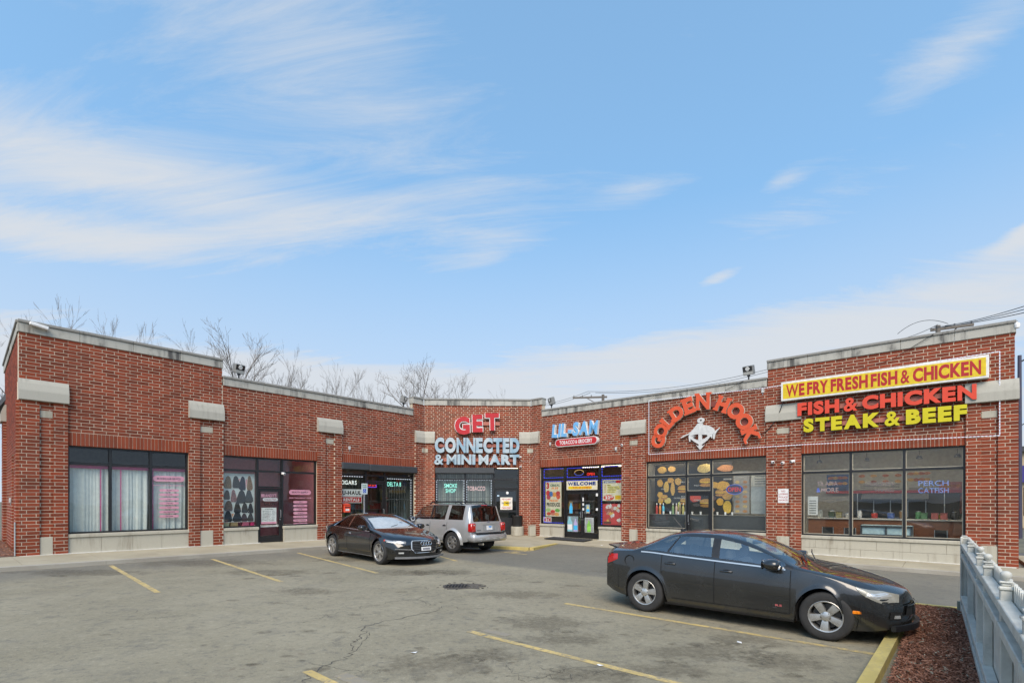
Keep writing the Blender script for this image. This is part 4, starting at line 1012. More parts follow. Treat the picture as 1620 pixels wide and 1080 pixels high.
# curtains: three panels of white cloth behind the left window
M_CURT = mat('white_curtain', (.60, .63, .60), .85, var=.06)
for i, (a, b, lab) in enumerate(((1.14, 2.18, 'white curtain with magenta edge in the first light of the hair studio window'), (2.22, 3.30, 'white curtain with magenta edge in the middle light of the hair studio window'), (3.34, 4.44, 'white curtain behind the pink price labels'))):
    root = empty('curtain', FR['L'] @ T((a+b)/2, .42, .95), lab, 'curtain', 'curtains in the hair studio window'); mb = MB(); n_ = 60; V = []
    for k in range(n_ + 1):
        s = a + (b-a)*k/n_; y = .29 + .026*math.sin(k*.40 + 2.2*math.sin(k*.09 + i) + i) + .016*math.sin(k*1.05 + 1.7*math.sin(k*.17) + 2*i)*(.4 + .6*random.random())
        V += [(s, y + .03, .95), (s + .012*math.sin(k), y, 2.0), (s, y*.5 + .15, 3.08)]
    mb.add(V, [(3*k + j, 3*k + 3 + j, 3*k + 4 + j, 3*k + 1 + j) for k in range(n_) for j in (0, 1)]); mb.build('cloth', M_CURT, root, FR['L'], True, 180)
    MB().box(a, b, .235, .245, 3.04, 3.14).build('pelmet', M_MAGENTA, root, FR['L'])
    tp = a + (b-a)*(.78 if i == 0 else (.25 if i == 1 else .06)); MB().box(tp, tp + .03, .205, .215, .96, 3.04).build('trim_strip', M_MAGENTA, root, FR['L'])
# pale vertical blinds behind the barred smoke shop windows
for a, b, lab in ((.66, 2.08, 'grey vertical blind behind the SMOKE SHOP neon'), (2.26, 3.56, 'grey vertical blind behind the TOBACCO neon')):
    root = empty('vertical_blind', FR['C'] @ T((a+b)/2, .62, .9), lab, 'blind'); n_ = int((b-a)/.115)
    for k in range(n_):
        x = a + (k + .5)*(b-a)/n_; MB().box(-.052, .052, -.003, .003, .9, 3.5).build('vane', mat('blind_vane_%d' % (k % 3), ((.30, .33, .31), (.24, .27, .26), (.36, .38, .35))[k % 3], .7), root, FR['C'] @ T(x, .62, 0) @ RZ(.35 + .2*math.sin(k*2.1)))
    MB().box(a, b, .57, .67, 3.5, 3.56).build('head_rail', M_STEEL, root, FR['C'])
# wig poster
wg = empty('wig_poster', FR['L'] @ T(6.3, .2, 1.1), 'poster crowded with long dark wigs in the beauty shop window', 'poster')
MB().box(5.70, 6.90, .26, .265, 1.14, 3.06).build('backing', mat('pale_sheet', (.50, .55, .53), .6), wg, FR['L'])
def wig_shape(cx_, z0, z1, wd, k):
    h = z1 - z0; P = []
    for a, b in ((-.34, 0), (.36, 0), (.5, .14), (.46, .4), (.36, .66), (.24, .9), (.08, 1.0), (-.1, 1.0), (-.26, .88), (-.38, .62), (-.48, .35), (-.5, .12)):
        P.append((cx_ + a*wd*(1 + .12*math.sin(k*3 + a*9)), z0 + b*h))
    return P
tones_ = [(.15, .10, .05), (.03, .03, .03), (.012, .014, .03), (.17, .10, .05), (.02, .015, .014), (.20, .10, .10), (.014, .016, .017), (.03, .035, .036), (.11, .08, .07), (.018, .014, .012), (.035, .035, .035), (.015, .018, .024), (.012, .013, .014), (.02, .02, .022), (.05, .03, .03), (.05, .045, .04)]
WG = [(5.90, 2.48, 2.95, .26), (6.19, 2.50, 2.96, .26), (6.44, 2.42, 2.95, .22), (6.70, 2.42, 2.98, .20), (5.86, 2.05, 2.40, .20), (6.10, 1.95, 2.42, .20), (6.40, 1.90, 2.40, .30), (6.68, 1.92, 2.42, .28), (5.92, 1.60, 2.0, .26), (6.24, 1.52, 1.95, .24), (6.52, 1.52, 1.90, .20), (6.74, 1.50, 1.88, .20), (5.90, 1.18, 1.60, .24), (6.24, 1.18, 1.55, .32), (6.50, 1.18, 1.48, .20), (6.74, 1.18, 1.48, .22)]
for k, (cx_, z0, w_, h_, c) in enumerate(((5.80, 2.02, .14, .12, (.55, .16, .08)), (6.30, 2.55, .10, .30, (.62, .22, .26)), (6.56, 2.50, .12, .34, (.60, .25, .28)), (6.12, 1.55, .30, .14, (.58, .20, .10)), (6.62, 1.56, .12, .22, (.30, .44, .55)), (5.98, 1.22, .18, .26, (.56, .28, .16)), (6.46, 1.20, .20, .14, (.60, .58, .60)), (6.62, 2.02, .16, .20, (.26, .34, .36)))):
    MB().box(cx_, cx_ + w_, .2585, .2595, z0, z0 + h_).build('printed_patch', mat('collage_%d' % k, c, .6, var=.3, scale=20), wg, FR['L'])
for k, (cx_, z0, z1, wd) in enumerate(WG):
    wd *= 1.16; z0 -= .02
    pr = MB().prism(wig_shape(cx_, z0 - .015, z1 + .02, wd*1.12, k), .252, .258).build('print_outline', mat('outline_white', (.62, .62, .60), .6), wg, FR['L'])
    MB().prism(wig_shape(cx_, z0, z1, wd, k), .246, .2515).build('printed_wig', mat('wig_%d' % k, tones_[k], .6, var=.5, scale=24), wg, FR['L'])
bx = [('cardboard_box', 6.0, 6.26, .97, 1.14, (.36, .25, .12), 'tan cardboard box on the beauty shop sill'), ('gift_box', 6.45, 6.68, .97, 1.13, (.42, .10, .16), 'crimson box on the beauty shop sill'), ('paper_bag', 5.72, 5.94, .97, 1.14, (.42, .40, .24), 'pale printed bag at the end of the beauty shop sill'), ('gift_box', 6.76, 6.88, .97, 1.12, (.52, .03, .14), 'narrow magenta box on the beauty shop sill')]
for nm, a, b, z0, z1, c, lab in bx:
    root = empty(nm, FR['L'] @ T((a+b)/2, .3, z0), lab, nm.split('_')[1]); MB().bbox(a, b, .24, .40, z0, z1 - .02, .006).build('body', mat(nm + lab[:6], c, .7), root, FR['L']); MB().box(a - .004, b + .004, .236, .404, z1 - .021, z1).build('lid', mat(nm + lab[:6] + 'l', tuple(v*.85 for v in c), .7), root, FR['L'])
MB().box(5.6, 9.5, .22, .9, SL - .03, SL + .03).build('window_board', M_WHITE, mall, FR['L'])
# rental signs and drop box
sg = empty('rental_sign', FR['L'] @ T(11.25, .17, 1.9), 'white and red RENTALS board behind the disabled-parking sign', 'sign')
MB().box(10.70, 11.84, .17, .18, 2.20, 2.52).build('white_board', M_WHITE, sg, FR['L']); text_mb('U-HAUL', 10.78, 11.78, 2.26, 2.45, .168, .045).build('lettering', M_INK, sg, FR['L'])
MB().box(10.70, 11.82, .172, .182, 1.88, 2.185).build('white_border', M_WHITE, sg, FR['L']); MB().box(10.73, 11.79, .168, .172, 1.91, 2.155).build('red_board', M_RED, sg, FR['L']); text_mb('RENTALS', 10.84, 11.68, 1.96, 2.10, .166, .04).build('lettering', M_WHITE, sg, FR['L'])
db = empty('drop_box', FR['L'] @ T(10.9, 0, 1.4), 'bright orange-red drop box under the rental board', 'drop box')
MB().bbox(10.73, 11.06, -.08, .14, 1.44, 1.80, .02).build('body', mat('orange_red_paint', (.70, .07, .03), .45), db, FR['L']); MB().prism([(-.10, 1.80), (.14, 1.80), (.14, 1.86)], 10.72, 11.07, 'x').build('hood', mat('orange_red_paint'  , (.7, .07, .03)), db, FR['L'])
MB().box(10.77, 11.02, -.086, -.078, 1.66, 1.70).build('slot', M_BLACK, db, FR['L']); MB().box(10.80, 10.99, -.084, -.0805, 1.52, 1.61).build('label_plate', M_WHITE, db, FR['L'])
# centre door notice
sg = empty('door_notice', FR['C'] @ T(4.35, .14, 1.5), 'white and red printed notice on the steel shop door', 'notice')
MB().box(4.03, 4.68, .112, .116, 1.50, 2.16).build('sheet', mat('notice_paper', (.70, .66, .58), .7), sg, FR['C']); text_mb('WE ACCEPT', 4.10, 4.60, 2.02, 2.09, .110, .03).build('lettering', M_RED, sg, FR['C'])
text_mb('PAYMENT', 4.12, 4.60, 1.80, 1.90, .110, .03).build('lettering', M_INK, sg, FR['C']); text_mb('CASH ONLY', 4.10, 4.62, 1.55, 1.64, .110, .03).build('lettering', M_RED, sg, FR['C'])
MB().box(4.2, 4.5, .111, .1155, 1.70, 1.96).build('yellow_panel', M_YELLOW, sg, FR['C'])
MB().lathe([(0, -.004), (.075, -.004), (.075, 0)], 20, 'y', T(4.41, .126, 2.40)).build('door_sticker', M_WHITE, mall, FR['C'])
MB().box(3.86, 3.98, .112, .116, 2.21, 2.28).build('door_sticker', mat('pale_blue_sticker', (.45, .60, .72), .5), mall, FR['C'])

# grocery posters
def poster(w, s0, s1, z0, z1, label, base, d=.17, nm='poster'):
    root = empty(nm, FR[w] @ T((s0+s1)/2, d, z0), label, 'poster'); MB().box(s0, s1, d, d + .006, z0, z1).build('sheet', base, root, FR[w]); return root
def blob(root, w, nm, cx_, cz_, rx, rz, c, d, n_=16, rough=.12, seed=0, mm=None):
    rn = random.Random(seed + int(cx_*100) + int(cz_*37)); P = [(cx_ + rx*math.cos(2*math.pi*k/n_)*(1 + rn.uniform(-rough, rough)), cz_ + rz*math.sin(2*math.pi*k/n_)*(1 + rn.uniform(-rough, rough))) for k in range(n_)]
    return MB().prism(P, d, d + .0015).build(nm, mm or mat('print_%d_%d_%d' % tuple(int(v*100) for v in c), c, .6, var=.3, scale=30), root, FR[w])
CREAM = mat('cream_paper', (.66, .60, .44), .6); D1, D2, D3 = .168, .1662, .1644
pp = poster('R', .87, 1.87, 1.17, 2.99, 'tall cream poster advertising cereal and fresh produce', CREAM)
text_mb('3', .92, 1.10, 2.60, 2.92, D1, .06).build('lettering', M_RED, pp, 'R' and FR['R']); text_mb('CEREAL', 1.17, 1.78, 2.72, 2.84, D1, .05).build('lettering', mat('green_ink', (.02, .10, .06), .6), pp, FR['R']); text_mb('-9.99', 1.22, 1.68, 2.56, 2.69, D1, .05).build('lettering', mat('orange_ink', (.75, .20, .02), .6), pp, FR['R'])
text_mb('FRESH', 1.10, 1.66, 1.93, 2.04, D1, .04, shear=.2).build('lettering', mat('orange_ink', (.75, .2, .02)), pp, FR['R']); text_mb('PRODUCE', .94, 1.78, 1.68, 1.88, D1, .05).build('lettering', M_INK, pp, FR['R'])
for a, b, c in ((1.02, 2.38, (.55, .04, .04)), (1.22, 2.33, (.06, .16, .40)), (1.43, 2.30, (.70, .28, .05)), (1.66, 2.36, (.50, .05, .05)), (1.68, 2.18, (.62, .10, .05)), (1.06, 2.16, (.45, .06, .08))): blob(pp, 'R', 'printed_packet', a, b, .13, .13, c, D1)
for a, b, c in ((1.03, 1.50, (.36, .50, .20)), (1.62, 1.48, (.14, .36, .07)), (1.08, 1.31, (.50, .08, .04)), (1.34, 1.30, (.62, .20, .14)), (1.58, 1.28, (.66, .32, .10)), (1.33, 1.42, (.58, .06, .05))): blob(pp, 'R', 'printed_produce', a, b, .15, .09, c, D1)
pp = poster('R', 2.25, 4.05, 2.52, 2.97, 'cream WELCOME banner over the grocery double door', CREAM, .085)
text_mb('WELCOME', 2.33, 3.95, 2.74, 2.92, .083, .07).build('lettering', mat('navy_ink', (.012, .035, .16), .5), pp, FR['R'])
MB().prism(pill(2.35, 3.75, 2.56, 2.70), .0835, .0845).build('yellow_flash', M_YELLOW, pp, FR['R']); text_mb("TO LIL SAM'S", 2.60, 3.65, 2.57, 2.69, .082, .04, shear=.15).build('lettering', mat('orange_ink2', (.60, .14, .02), .6), pp, FR['R'])
pp = poster('R', 4.29, 5.32, 1.98, 2.98, 'cream price poster with a red 22.12 oval', CREAM)
MB().box(4.35, 5.05, D1, D1 + .001, 2.83, 2.92).build('blue_strip', mat('navy_ink', (.012, .035, .16)), pp, FR['R']); MB().prism(pill(5.0, 5.28, 2.82, 2.95), D2, D2 + .0012).build('red_badge', M_RED, pp, FR['R']); text_mb('SPECIALS', 4.40, 4.98, 2.85, 2.90, D2, .03).build('lettering', M_WHITE, pp, FR['R'])
for i, tx in enumerate(['BEEF', 'GROUND TURKEY', 'CHICKEN STRIPS', 'PORK CHOPS', 'HOT LINKS']):
    z = 2.70 - i*.082; MB().box(4.54, 4.54 + .08*len(tx)*.62, D1, D1 + .001, z - .01, z + .05).build('highlight', mat('yellow_mark', (.68, .58, .12), .6), pp, FR['R']); text_mb(tx, 4.56, 4.54 + .045*len(tx), z, z + .042, D2, .02).build('lettering', M_INK, pp, FR['R'])
    blob(pp, 'R', 'printed_item', 4.43, z + .02, .06, .03, (.60, .42, .22), D1)
blob(pp, 'R', 'red_oval', 4.62, 2.13, .29, .13, (.58, .05, .035), D1, rough=0); text_mb('22', 4.43, 4.70, 2.06, 2.21, D2, .05).build('lettering', M_WHITE, pp, FR['R']); text_mb('12', 4.72, 4.85, 2.13, 2.21, D2, .04).build('lettering', M_WHITE, pp, FR['R'])
MB().box(4.96, 5.28, D1, D1 + .001, 2.04, 2.24).build('yellow_flash', M_YELLOW, pp, FR['R']); text_mb('EACH', 4.99, 5.25, 2.10, 2.18, D2, .03).build('lettering', mat('orange_ink', (.75, .2, .02)), pp, FR['R'])
pp = poster('R', 4.29, 5.33, .83, 1.83, 'red poster of packaged meat and bread in the grocery window', mat('poster_red', (.50, .06, .06), .6))
for k in range(26):
    rn = random.Random(k); a, b = rn.uniform(4.42, 5.2), rn.uniform(.95, 1.78); c = rn.choice([(.62, .60, .56), (.55, .52, .48), (.48, .22, .18), (.60, .36, .10), (.66, .64, .62), (.35, .10, .08)]); blob(pp, 'R', 'printed_packet', a, b, rn.uniform(.06, .14), rn.uniform(.06, .12), c, D1 - .0004*k*.2, rough=.3, seed=k)
MB().box(4.34, 4.75, D3, D3 + .001, .88, .99).build('brown_strip', mat('brown_print', (.12, .05, .035), .6), pp, FR['R'])
pp = poster('R', .72, 1.24, .86, 1.13, 'small white sign with red letters ATM', mat('atm_white', (.62, .58, .56), .6)); text_mb('ATM', .76, 1.20, .88, 1.10, D1, .05).build('lettering', M_RED, pp, FR['R'])
def bottle_print(root, s0, s1, z0, z1, c, lab, d=.143):
    w_ = s1 - s0; h = z1 - z0
    MB().prism([(s0, z0), (s1, z0), (s1, z0 + h*.62), (s0 + w_*.68, z0 + h*.85), (s0 + w_*.64, z1), (s0 + w_*.36, z1), (s0 + w_*.32, z0 + h*.85), (s0, z0 + h*.62)], d, d + .001).build('printed_bottle', c, root, FR['R'])
    MB().box(s0, s1, d - .002, d - .001, z0 + h*.12, z0 + h*.48).build('printed_label', lab, root, FR['R'])
AQ = mat('aqua_print', (.25, .52, .58), .5); CY = mat('cyan_print', (.06, .45, .78), .5); GN = mat('lime_print', (.28, .62, .10), .5); LB = mat('lilac_print', (.42, .36, .58), .5); GW = mat('grey_print', (.42, .44, .43), .5); BR = mat('bronze_print', (.16, .13, .07), .5)
pp = poster('R', 2.21, 2.90, .42, 1.20, 'detergent bottle stickers at the foot of the first grocery door', mat('sticker_grey', (.20, .26, .28), .5), .146, 'door_sticker'); bottle_print(pp, 2.24, 2.56, .44, 1.17, AQ, M_WHITE); bottle_print(pp, 2.64, 2.86, .44, 1.08, LB, CY)
pp = poster('R', 3.30, 3.80, .42, 1.15, 'lime bottle sticker at the foot of the second grocery door', GW, .146, 'door_sticker'); bottle_print(pp, 3.43, 3.64, .44, 1.02, GN, GN); mb = MB()
for k in range(7): mb.prism([(3.32 + k*.07, .44), (3.34 + k*.07, .44), (3.40 + k*.05, 1.12), (3.39 + k*.05, 1.12)], .1425, .1430)
mb.build('printed_stripes', M_INK, pp, FR['R'])
pp = poster('R', 2.36, 2.58, 1.33, 1.95, 'bright blue bottle sticker on the first grocery door', BR, .146, 'door_sticker'); bottle_print(pp, 2.39, 2.57, 1.35, 1.86, CY, CY)
pp = poster('R', 3.36, 3.58, 1.36, 1.80, 'blue and yellow bottle sticker on the second grocery door', mat('grey_blue_print', (.24, .32, .40), .5), .146, 'door_sticker'); bottle_print(pp, 3.40, 3.55, 1.38, 1.78, mat('pale_yellow_print', (.58, .54, .24), .5), CY)
for i, (a, b, z0, z1, lab) in enumerate(((3.18, 3.26, 1.95, 2.14, 'top small white notice on the grocery door stile'), (3.18, 3.27, 1.74, 1.86, 'middle small white notice on the grocery door stile'), (3.18, 3.28, 1.50, 1.62, 'lowest small white notice on the grocery door stile'), (3.95, 4.06, 2.2, 2.34, 'white alarm notice high on the grocery door jamb'), (3.95, 4.06, 1.5, 1.62, 'white alarm notice low on the grocery door jamb'))):
    tag(MB().bbox(a, b, .105, .112, z0, z1, .003).build('notice', M_WHITE, None, FR['R']), lab, 'notice')
# shelves of stock deep in the shops
def shelf_unit(w, s0, s1, d, label, seed, h=2.0):
    root = empty('shop_shelf', FR[w] @ T((s0+s1)/2, d, .15), label, 'shelf'); rn = random.Random(seed); mb = MB()
    mb.box(s0, s1, d + .30, d + .34, .1, h)
    for k in range(5): mb.box(s0, s1, d, d + .3, .3 + k*.4, .33 + k*.4)
    mb.build('rack', mat('shelf_grey', (.22, .21, .20), .6), root, FR[w])
    for k in range(4):
        x = s0 + .03
        while x < s1 - .15:
            ww = rn.uniform(.10, .24); hh = rn.uniform(.16, .33); c = rn.choice([(.30, .05, .04), (.35, .25, .05), (.08, .18, .30), (.30, .30, .28), (.10, .22, .08), (.28, .13, .05)])
            MB().box(x, x + ww, d + .03, d + .25, .335 + k*.4, .335 + k*.4 + hh).build('packet', mat('stock_%d_%d' % (int(c[0]*100), int(c[1]*100)), c, .5), root, FR[w]); x += ww + rn.uniform(.01, .05)
shelf_unit('R', .8, 2.4, 2.2, 'stocked shelf on the left inside the grocery', 1); shelf_unit('R', 3.2, 5.4, 2.6, 'stocked shelf on the right inside the grocery', 2)
shelf_unit('L', 11.0, 14.6, 2.6, 'stocked shelf inside the cigar shop', 3)
# restaurant: food mural behind the arched-sign window
mu = poster('R', 6.70, 10.12, 1.40, 3.62, 'black mural of burgers, fries and chicken behind the arched-sign restaurant window', mat('mural_black', (.016, .015, .015), .5), .75, 'food_mural')
def burger(cx_, cz_, r, d=.742):
    blob(mu, 'R', 'printed_bun', cx_, cz_ + r*.42, r, r*.42, (.50, .26, .06), d, rough=.04); blob(mu, 'R', 'printed_patty', cx_, cz_ + r*.02, r*1.02, r*.2, (.12, .04, .018), d - .002, rough=.08)
    blob(mu, 'R', 'printed_cheese', cx_, cz_ + r*.17, r*.98, r*.12, (.66, .42, .04), d - .004, rough=.2); blob(mu, 'R', 'printed_bun', cx_, cz_ - r*.28, r*.95, r*.25, (.46, .22, .05), d - .003, rough=.05)
for a, b, r in ((9.02, 2.73, .27), (9.03, 1.84, .26), (8.02, 2.46, .24), (8.12, 1.92, .22), (9.62, 2.28, .20), (7.15, 2.12, .16)): burger(a, b, r)
rn = random.Random(11)
for a, b, rx, rz, c in ((6.95, 2.78, .14, .17, (.55, .30, .05)), (7.25, 2.60, .12, .26, (.60, .38, .08)), (7.55, 2.50, .10, .30, (.58, .34, .08)), (6.95, 2.25, .13, .14, (.60, .33, .05)), (6.98, 1.98, .13, .15, (.55, .30, .05)), (7.32, 1.98, .16, .14, (.58, .46, .14)), (7.80, 2.84, .15, .16, (.50, .30, .08)), (7.45, 2.90, .16, .12, (.48, .26, .06)),
                           (9.72, 2.62, .30, .17, (.62, .34, .05)), (9.40, 2.66, .16, .13, (.60, .33, .05)), (9.92, 2.22, .22, .20, (.60, .32, .06)), (9.92, 1.72, .17, .26, (.66, .42, .07)), (9.62, 1.94, .14, .16, (.62, .34, .05)), (7.85, 1.72, .07, .22, (.52, .50, .12)), (7.05, 3.38, .22, .15, (.46, .28, .07)), (7.5, 3.40, .18, .13, (.42, .25, .08)), (8.95, 3.38, .30, .20, (.52, .40, .16)), (9.85, 3.35, .34, .14, (.40, .18, .08)), (8.55, 2.10, .26, .16, (.60, .07, .035)), (8.62, 1.80, .16, .07, (.10, .09, .09)), (9.32, 2.08, .14, .10, (.10, .05, .045)), (9.3, 1.6, .1, .1, (.4, .2, .1))):
    blob(mu, 'R', 'printed_food', a, b, rx, rz, c, .7435 - rn.uniform(0, .001))
for tx, a, b, z in (('CHEESE BURGER', 9.75, 10.1, 2.86), ('DELUXE', 7.90, 8.3, 2.78), ('POLISH', 7.95, 8.3, 2.14), ('CATFISH DINNER', 7.6, 8.2, 2.07), ('PHILLY', 8.52, 8.75, 2.62), ('GYROS', 7.0, 7.2, 2.48), ('COMBO', 8.5, 8.8, 1.98)): text_mb(tx, a, b, z, z + .06, .738, .02).build('lettering', mat('mural_white', (.5, .48, .44), .6), mu, FR['R'])
for i, c in enumerate(((.45, .06, .05), (.62, .22, .05), (.08, .40, .55), (.20, .30, .12), (.55, .40, .34), (.30, .22, .14), (.60, .52, .18))):
    x = 6.88 + i*.155 + (.3 if i > 2 else 0); bt = empty('sauce_bottle', FR['R'] @ T(x, .55, 1.38), ['red', 'orange', 'light blue', 'green', 'pink', 'brown', 'yellow'][i] + ' sauce bottle on the restaurant window ledge', 'bottle')
    MB().lathe([(0, 0), (.05, 0), (.052, .28), (.045, .34), (.018, .38), (.018, .44), (0, .44)], 10, 'z', T(x, .55, 1.38)).build('body', mat('sauce_%d' % i, c, .4), bt, FR['R'], True); MB().lathe([(.024, .42), (.024, .47), (0, .50)], 8, 'z', T(x, .55, 1.38)).build('cap', M_WHITE, bt, FR['R'])
rnn = random.Random(4)
ledge = empty('counter', FR['R'] @ T(8.8, .6, .1), 'dark ledge counter under the food mural', 'counter'); MB().box(6.5, 11.5, .36, .74, .1, 1.35).build('body', mat('ledge_dark', (.05, .055, .06), .5), ledge, FR['R']); MB().bbox(6.45, 11.55, .33, .745, 1.352, 1.385, .008).build('top', mat('ledge_top', (.10, .105, .105), .35), ledge, FR['R'])
for i in range(10):
    x = 7.25 + i*.33; cp = MB().lathe([(0, 0), (.035, 0), (.045, .11), (.045, .125), (0, .125)], 10).build('paper_cup', M_WHITE, None, FR['R'] @ T(x + rnn.uniform(-.05, .05), .50, 1.386), True); tag(cp, 'small white paper cup on the ledge below the food mural', 'cup', 'cups on the ledge')
wb = poster('R', 10.86, 11.60, 1.45, 2.55, 'blank pale board in the right of the arched-sign window', mat('board_grey', (.36, .38, .37), .6), .70, 'display_board')
mp = poster('R', 10.18, 10.80, 1.45, 3.2, 'narrow menu strip with food pictures beside the blank board', mat('menu_grey', (.30, .28, .25), .6), .72, 'menu_board')
for k in range(14): blob(mp, 'R', 'printed_dish', 10.33 + (k % 2)*.3, 1.55 + (k//2)*.2, .09, .06, ((.42, .20, .08) if k % 3 else (.50, .36, .16)), .716)
mp2 = poster('R', 10.86, 11.60, 2.58, 3.12, 'pale menu board above the blank board', mat('menu_pale', (.46, .44, .38), .6), .72, 'menu_board')
for k in range(4): MB().box(11.0, 11.5, .716, .7165, 2.66 + k*.1, 2.68 + k*.1).build('print_line', M_INK, mp2, FR['R'])
# corner shop: counter, chest cooler, menu boards
ct = empty('counter', FR['R'] @ T(15, 2.6, .1), 'long brown service counter inside the corner shop', 'counter')
MB().box(12.6, 17.6, 2.45, 3.0, .05, 1.25).build('body', mat('counter_wood', (.20, .075, .035), .5), ct, FR['R']); MB().bbox(12.55, 17.65, 2.38, 3.05, 1.252, 1.31, .01).build('top', mat('counter_top', (.48, .45, .40), .35), ct, FR['R'])
fz = empty('display_cooler', FR['R'] @ T(15.1, 1.9, .1), 'light blue glass-fronted cooler before the counter', 'cooler')
MB().bbox(14.45, 16.0, 1.75, 2.36, .1, 1.08, .02).build('body', mat('cooler_blue', (.45, .60, .64), .4), fz, FR['R'])
mb = MB(); [mb.box(a, a + .06, 1.70, 1.748, .2, 1.06) for a in (14.45, 15.2, 15.94)]; mb.box(14.45, 16.0, 1.70, 1.746, 1.0, 1.07); mb.box(14.45, 16.0, 1.702, 1.747, .7, .75); mb.build('door_frame', mat('cooler_frame', (.06, .07, .08), .4), fz, FR['R'])
for i, (a, b, z0, z1, c, lab) in enumerate(((13.0, 13.8, 2.35, 3.1, (.05, .09, .22), 'navy menu board with orange dishes on the back wall'), (14.1, 15.6, 2.45, 3.15, (.42, .39, .32), 'cream menu board over the corner shop counter'), (15.7, 16.5, 2.3, 3.2, (.40, .37, .31), 'second cream menu board on the back wall'), (16.7, 17.4, 1.5, 2.7, (.36, .12, .11), 'red price panel by the far wall of the corner shop'))):
    mp = poster('R', a, b, z0, z1, lab, mat('menuboard_%d' % i, c, .6), 4.12, 'menu_board')
    for k in range(8): blob(mp, 'R', 'printed_dish', a + .15 + (b-a-.3)*(k % 4)/3, z1 - .15 - (k//4)*.24, .11, .06, [(.45, .16, .06), (.55, .30, .08), (.35, .10, .05)][k % 3], 4.116)
    for k in range(3): MB().box(a + .1, b - .1, 4.115, 4.1165, z0 + .06 + k*.06, z0 + .08 + k*.06).build('print_line', M_INK, mp, FR['R'])
for i, (x, c) in enumerate(((13.4, (.06, .09, .05)), (13.65, (.28, .24, .10)), (16.3, (.10, .22, .10)), (16.6, (.45, .12, .10)), (16.85, (.45, .12, .10)))):
    pk = empty('carton', FR['R'] @ T(x, 2.6, 1.31), ['dark green', 'tan', 'leaf green', 'first red', 'last red'][i] + ' carton on the brown counter', 'carton'); MB().bbox(x - .1, x + .1, 2.5, 2.7, 1.312, 1.52, .01).build('body', mat('carton_%d' % i, c, .5), pk, FR['R']); MB().box(x - .105, x + .105, 2.495, 2.705, 1.521, 1.545).build('lid', mat('carton_l%d' % i, tuple(v*.8 for v in c), .5), pk, FR['R'])
for i, (x, y, a, lab) in enumerate(((14.2, 1.35, .3, 'black chair just inside the first light of the corner shop'), (16.7, 1.5, -.4, 'black chair near the far end of the corner shop'), (13.4, 1.5, 0, 'black chair by the brown counter'))):
    M = FR['R'] @ T(x, y, walk_z('R', 15) ) @ RZ(a); ch = empty('chair', M, lab, 'chair'); mb = MB()
    MB().bbox(-.2, .2, -.2, .2, .43, .47, .015).build('seat', M_BLACK, ch, M); MB().bbox(-.2, .2, .18, .22, .62, .95, .015).build('backrest', M_BLACK, ch, M)
    for sx_, sy_ in ((-1, -1), (1, -1), (-1, 1), (1, 1)): MB().tube([(sx_*.2, sy_*.2, 0), (sx_*.18, sy_*.18, .44 if sy_ < 0 else .95)], .014, 6).build('leg', M_STEEL, ch, M)

# kitchen behind the counter
kp = empty('kitchen_hatch', FR['R'] @ T(15, 4.1, 1.3), 'dark kitchen hatch with red valance behind the brown counter', 'hatch')
MB().box(13.9, 17.3, 4.02, 4.09, 1.34, 2.28).build('opening', mat('kitchen_dark', (.035, .033, .032), .6), kp, FR['R']); MB().box(13.0, 17.4, 3.95, 4.0, 2.29, 2.40).build('valance', mat('valance_red', (.38, .04, .045), .6), kp, FR['R'])
for k in range(6): MB().box(14.1 + k*.55, 14.13 + k*.55, 3.96, 4.01, 1.34, 2.28).build('upright', M_STEEL, kp, FR['R'])
hd_ = empty('extractor_hood', FR['R'] @ T(15.4, 3.5, 1.9), 'steel extractor hood over the fryers', 'hood'); MB().prism([(3.4, 2.05), (4.0, 2.05), (4.0, 2.26), (3.7, 2.26)], 14.3, 16.4, 'x').build('canopy', M_STEEL, hd_, FR['R']); MB().box(14.32, 16.38, 3.41, 3.98, 2.0, 2.046).build('filter_tray', M_BLACK, hd_, FR['R'])
rnk = random.Random(17)
KN = ['glass jar', 'steel pan', 'paper stack', 'white tub', 'red tin', 'blue tin', 'brown box', 'green tin', 'yellow bottle', 'black pot']
KC = [(.40, .42, .40), (.45, .45, .45), (.55, .53, .48), (.62, .62, .60), (.45, .06, .05), (.06, .12, .35), (.26, .16, .08), (.08, .25, .10), (.60, .45, .06), (.03, .03, .03)]
for i in range(10):
    x = 12.95 + i*.46 + rnk.uniform(-.06, .06); hh_ = rnk.uniform(.16, .34); rr_ = rnk.uniform(.06, .11); M = FR['R'] @ T(x, 2.82, 1.312)
    o_ = empty('counter_item', M, KN[i] + ' standing at the back of the brown counter', KN[i].split()[1]); MB().lathe([(0, 0), (rr_, 0), (rr_*1.05, hh_*.8), (rr_*.8, hh_*.9)], 12).build('body', mat('kitem_%d' % i, KC[i], .45), o_, M, True); MB().lathe([(rr_*.85, hh_*.9), (rr_*.85, hh_), (0, hh_)], 12).build('lid', M_STEEL, o_, M, True)
for i, x in enumerate((13.2, 14.7, 16.2, 17.2)):
    M = FR['R'] @ T(x, 1.2, 3.5); o_ = empty('pendant_lamp', M, ['first', 'second', 'third', 'last'][i] + ' small dark pendant lamp inside the corner shop, counted from the inner pilaster', 'lamp'); MB().tube([(0, 0, .45), (0, 0, .05)], .008, 5).build('cord', M_BLACK, o_, M); MB().lathe([(.02, .06), (.05, .04), (.10, -.06), (.095, -.06), (.04, .03)], 14).build('lamp_shade', M_BLACK, o_, M, True)
pn = poster('R', 12.95, 13.28, 1.45, 2.15, 'white notice sheet low in the first light of the corner shop', mat('sheet_white', (.52, .52, .50), .6), .40, 'notice')
for k in range(6): MB().box(13.0, 13.22, .396, .3985, 1.52 + k*.09, 1.545 + k*.09).build('print_line', M_INK, pn, FR['R'])

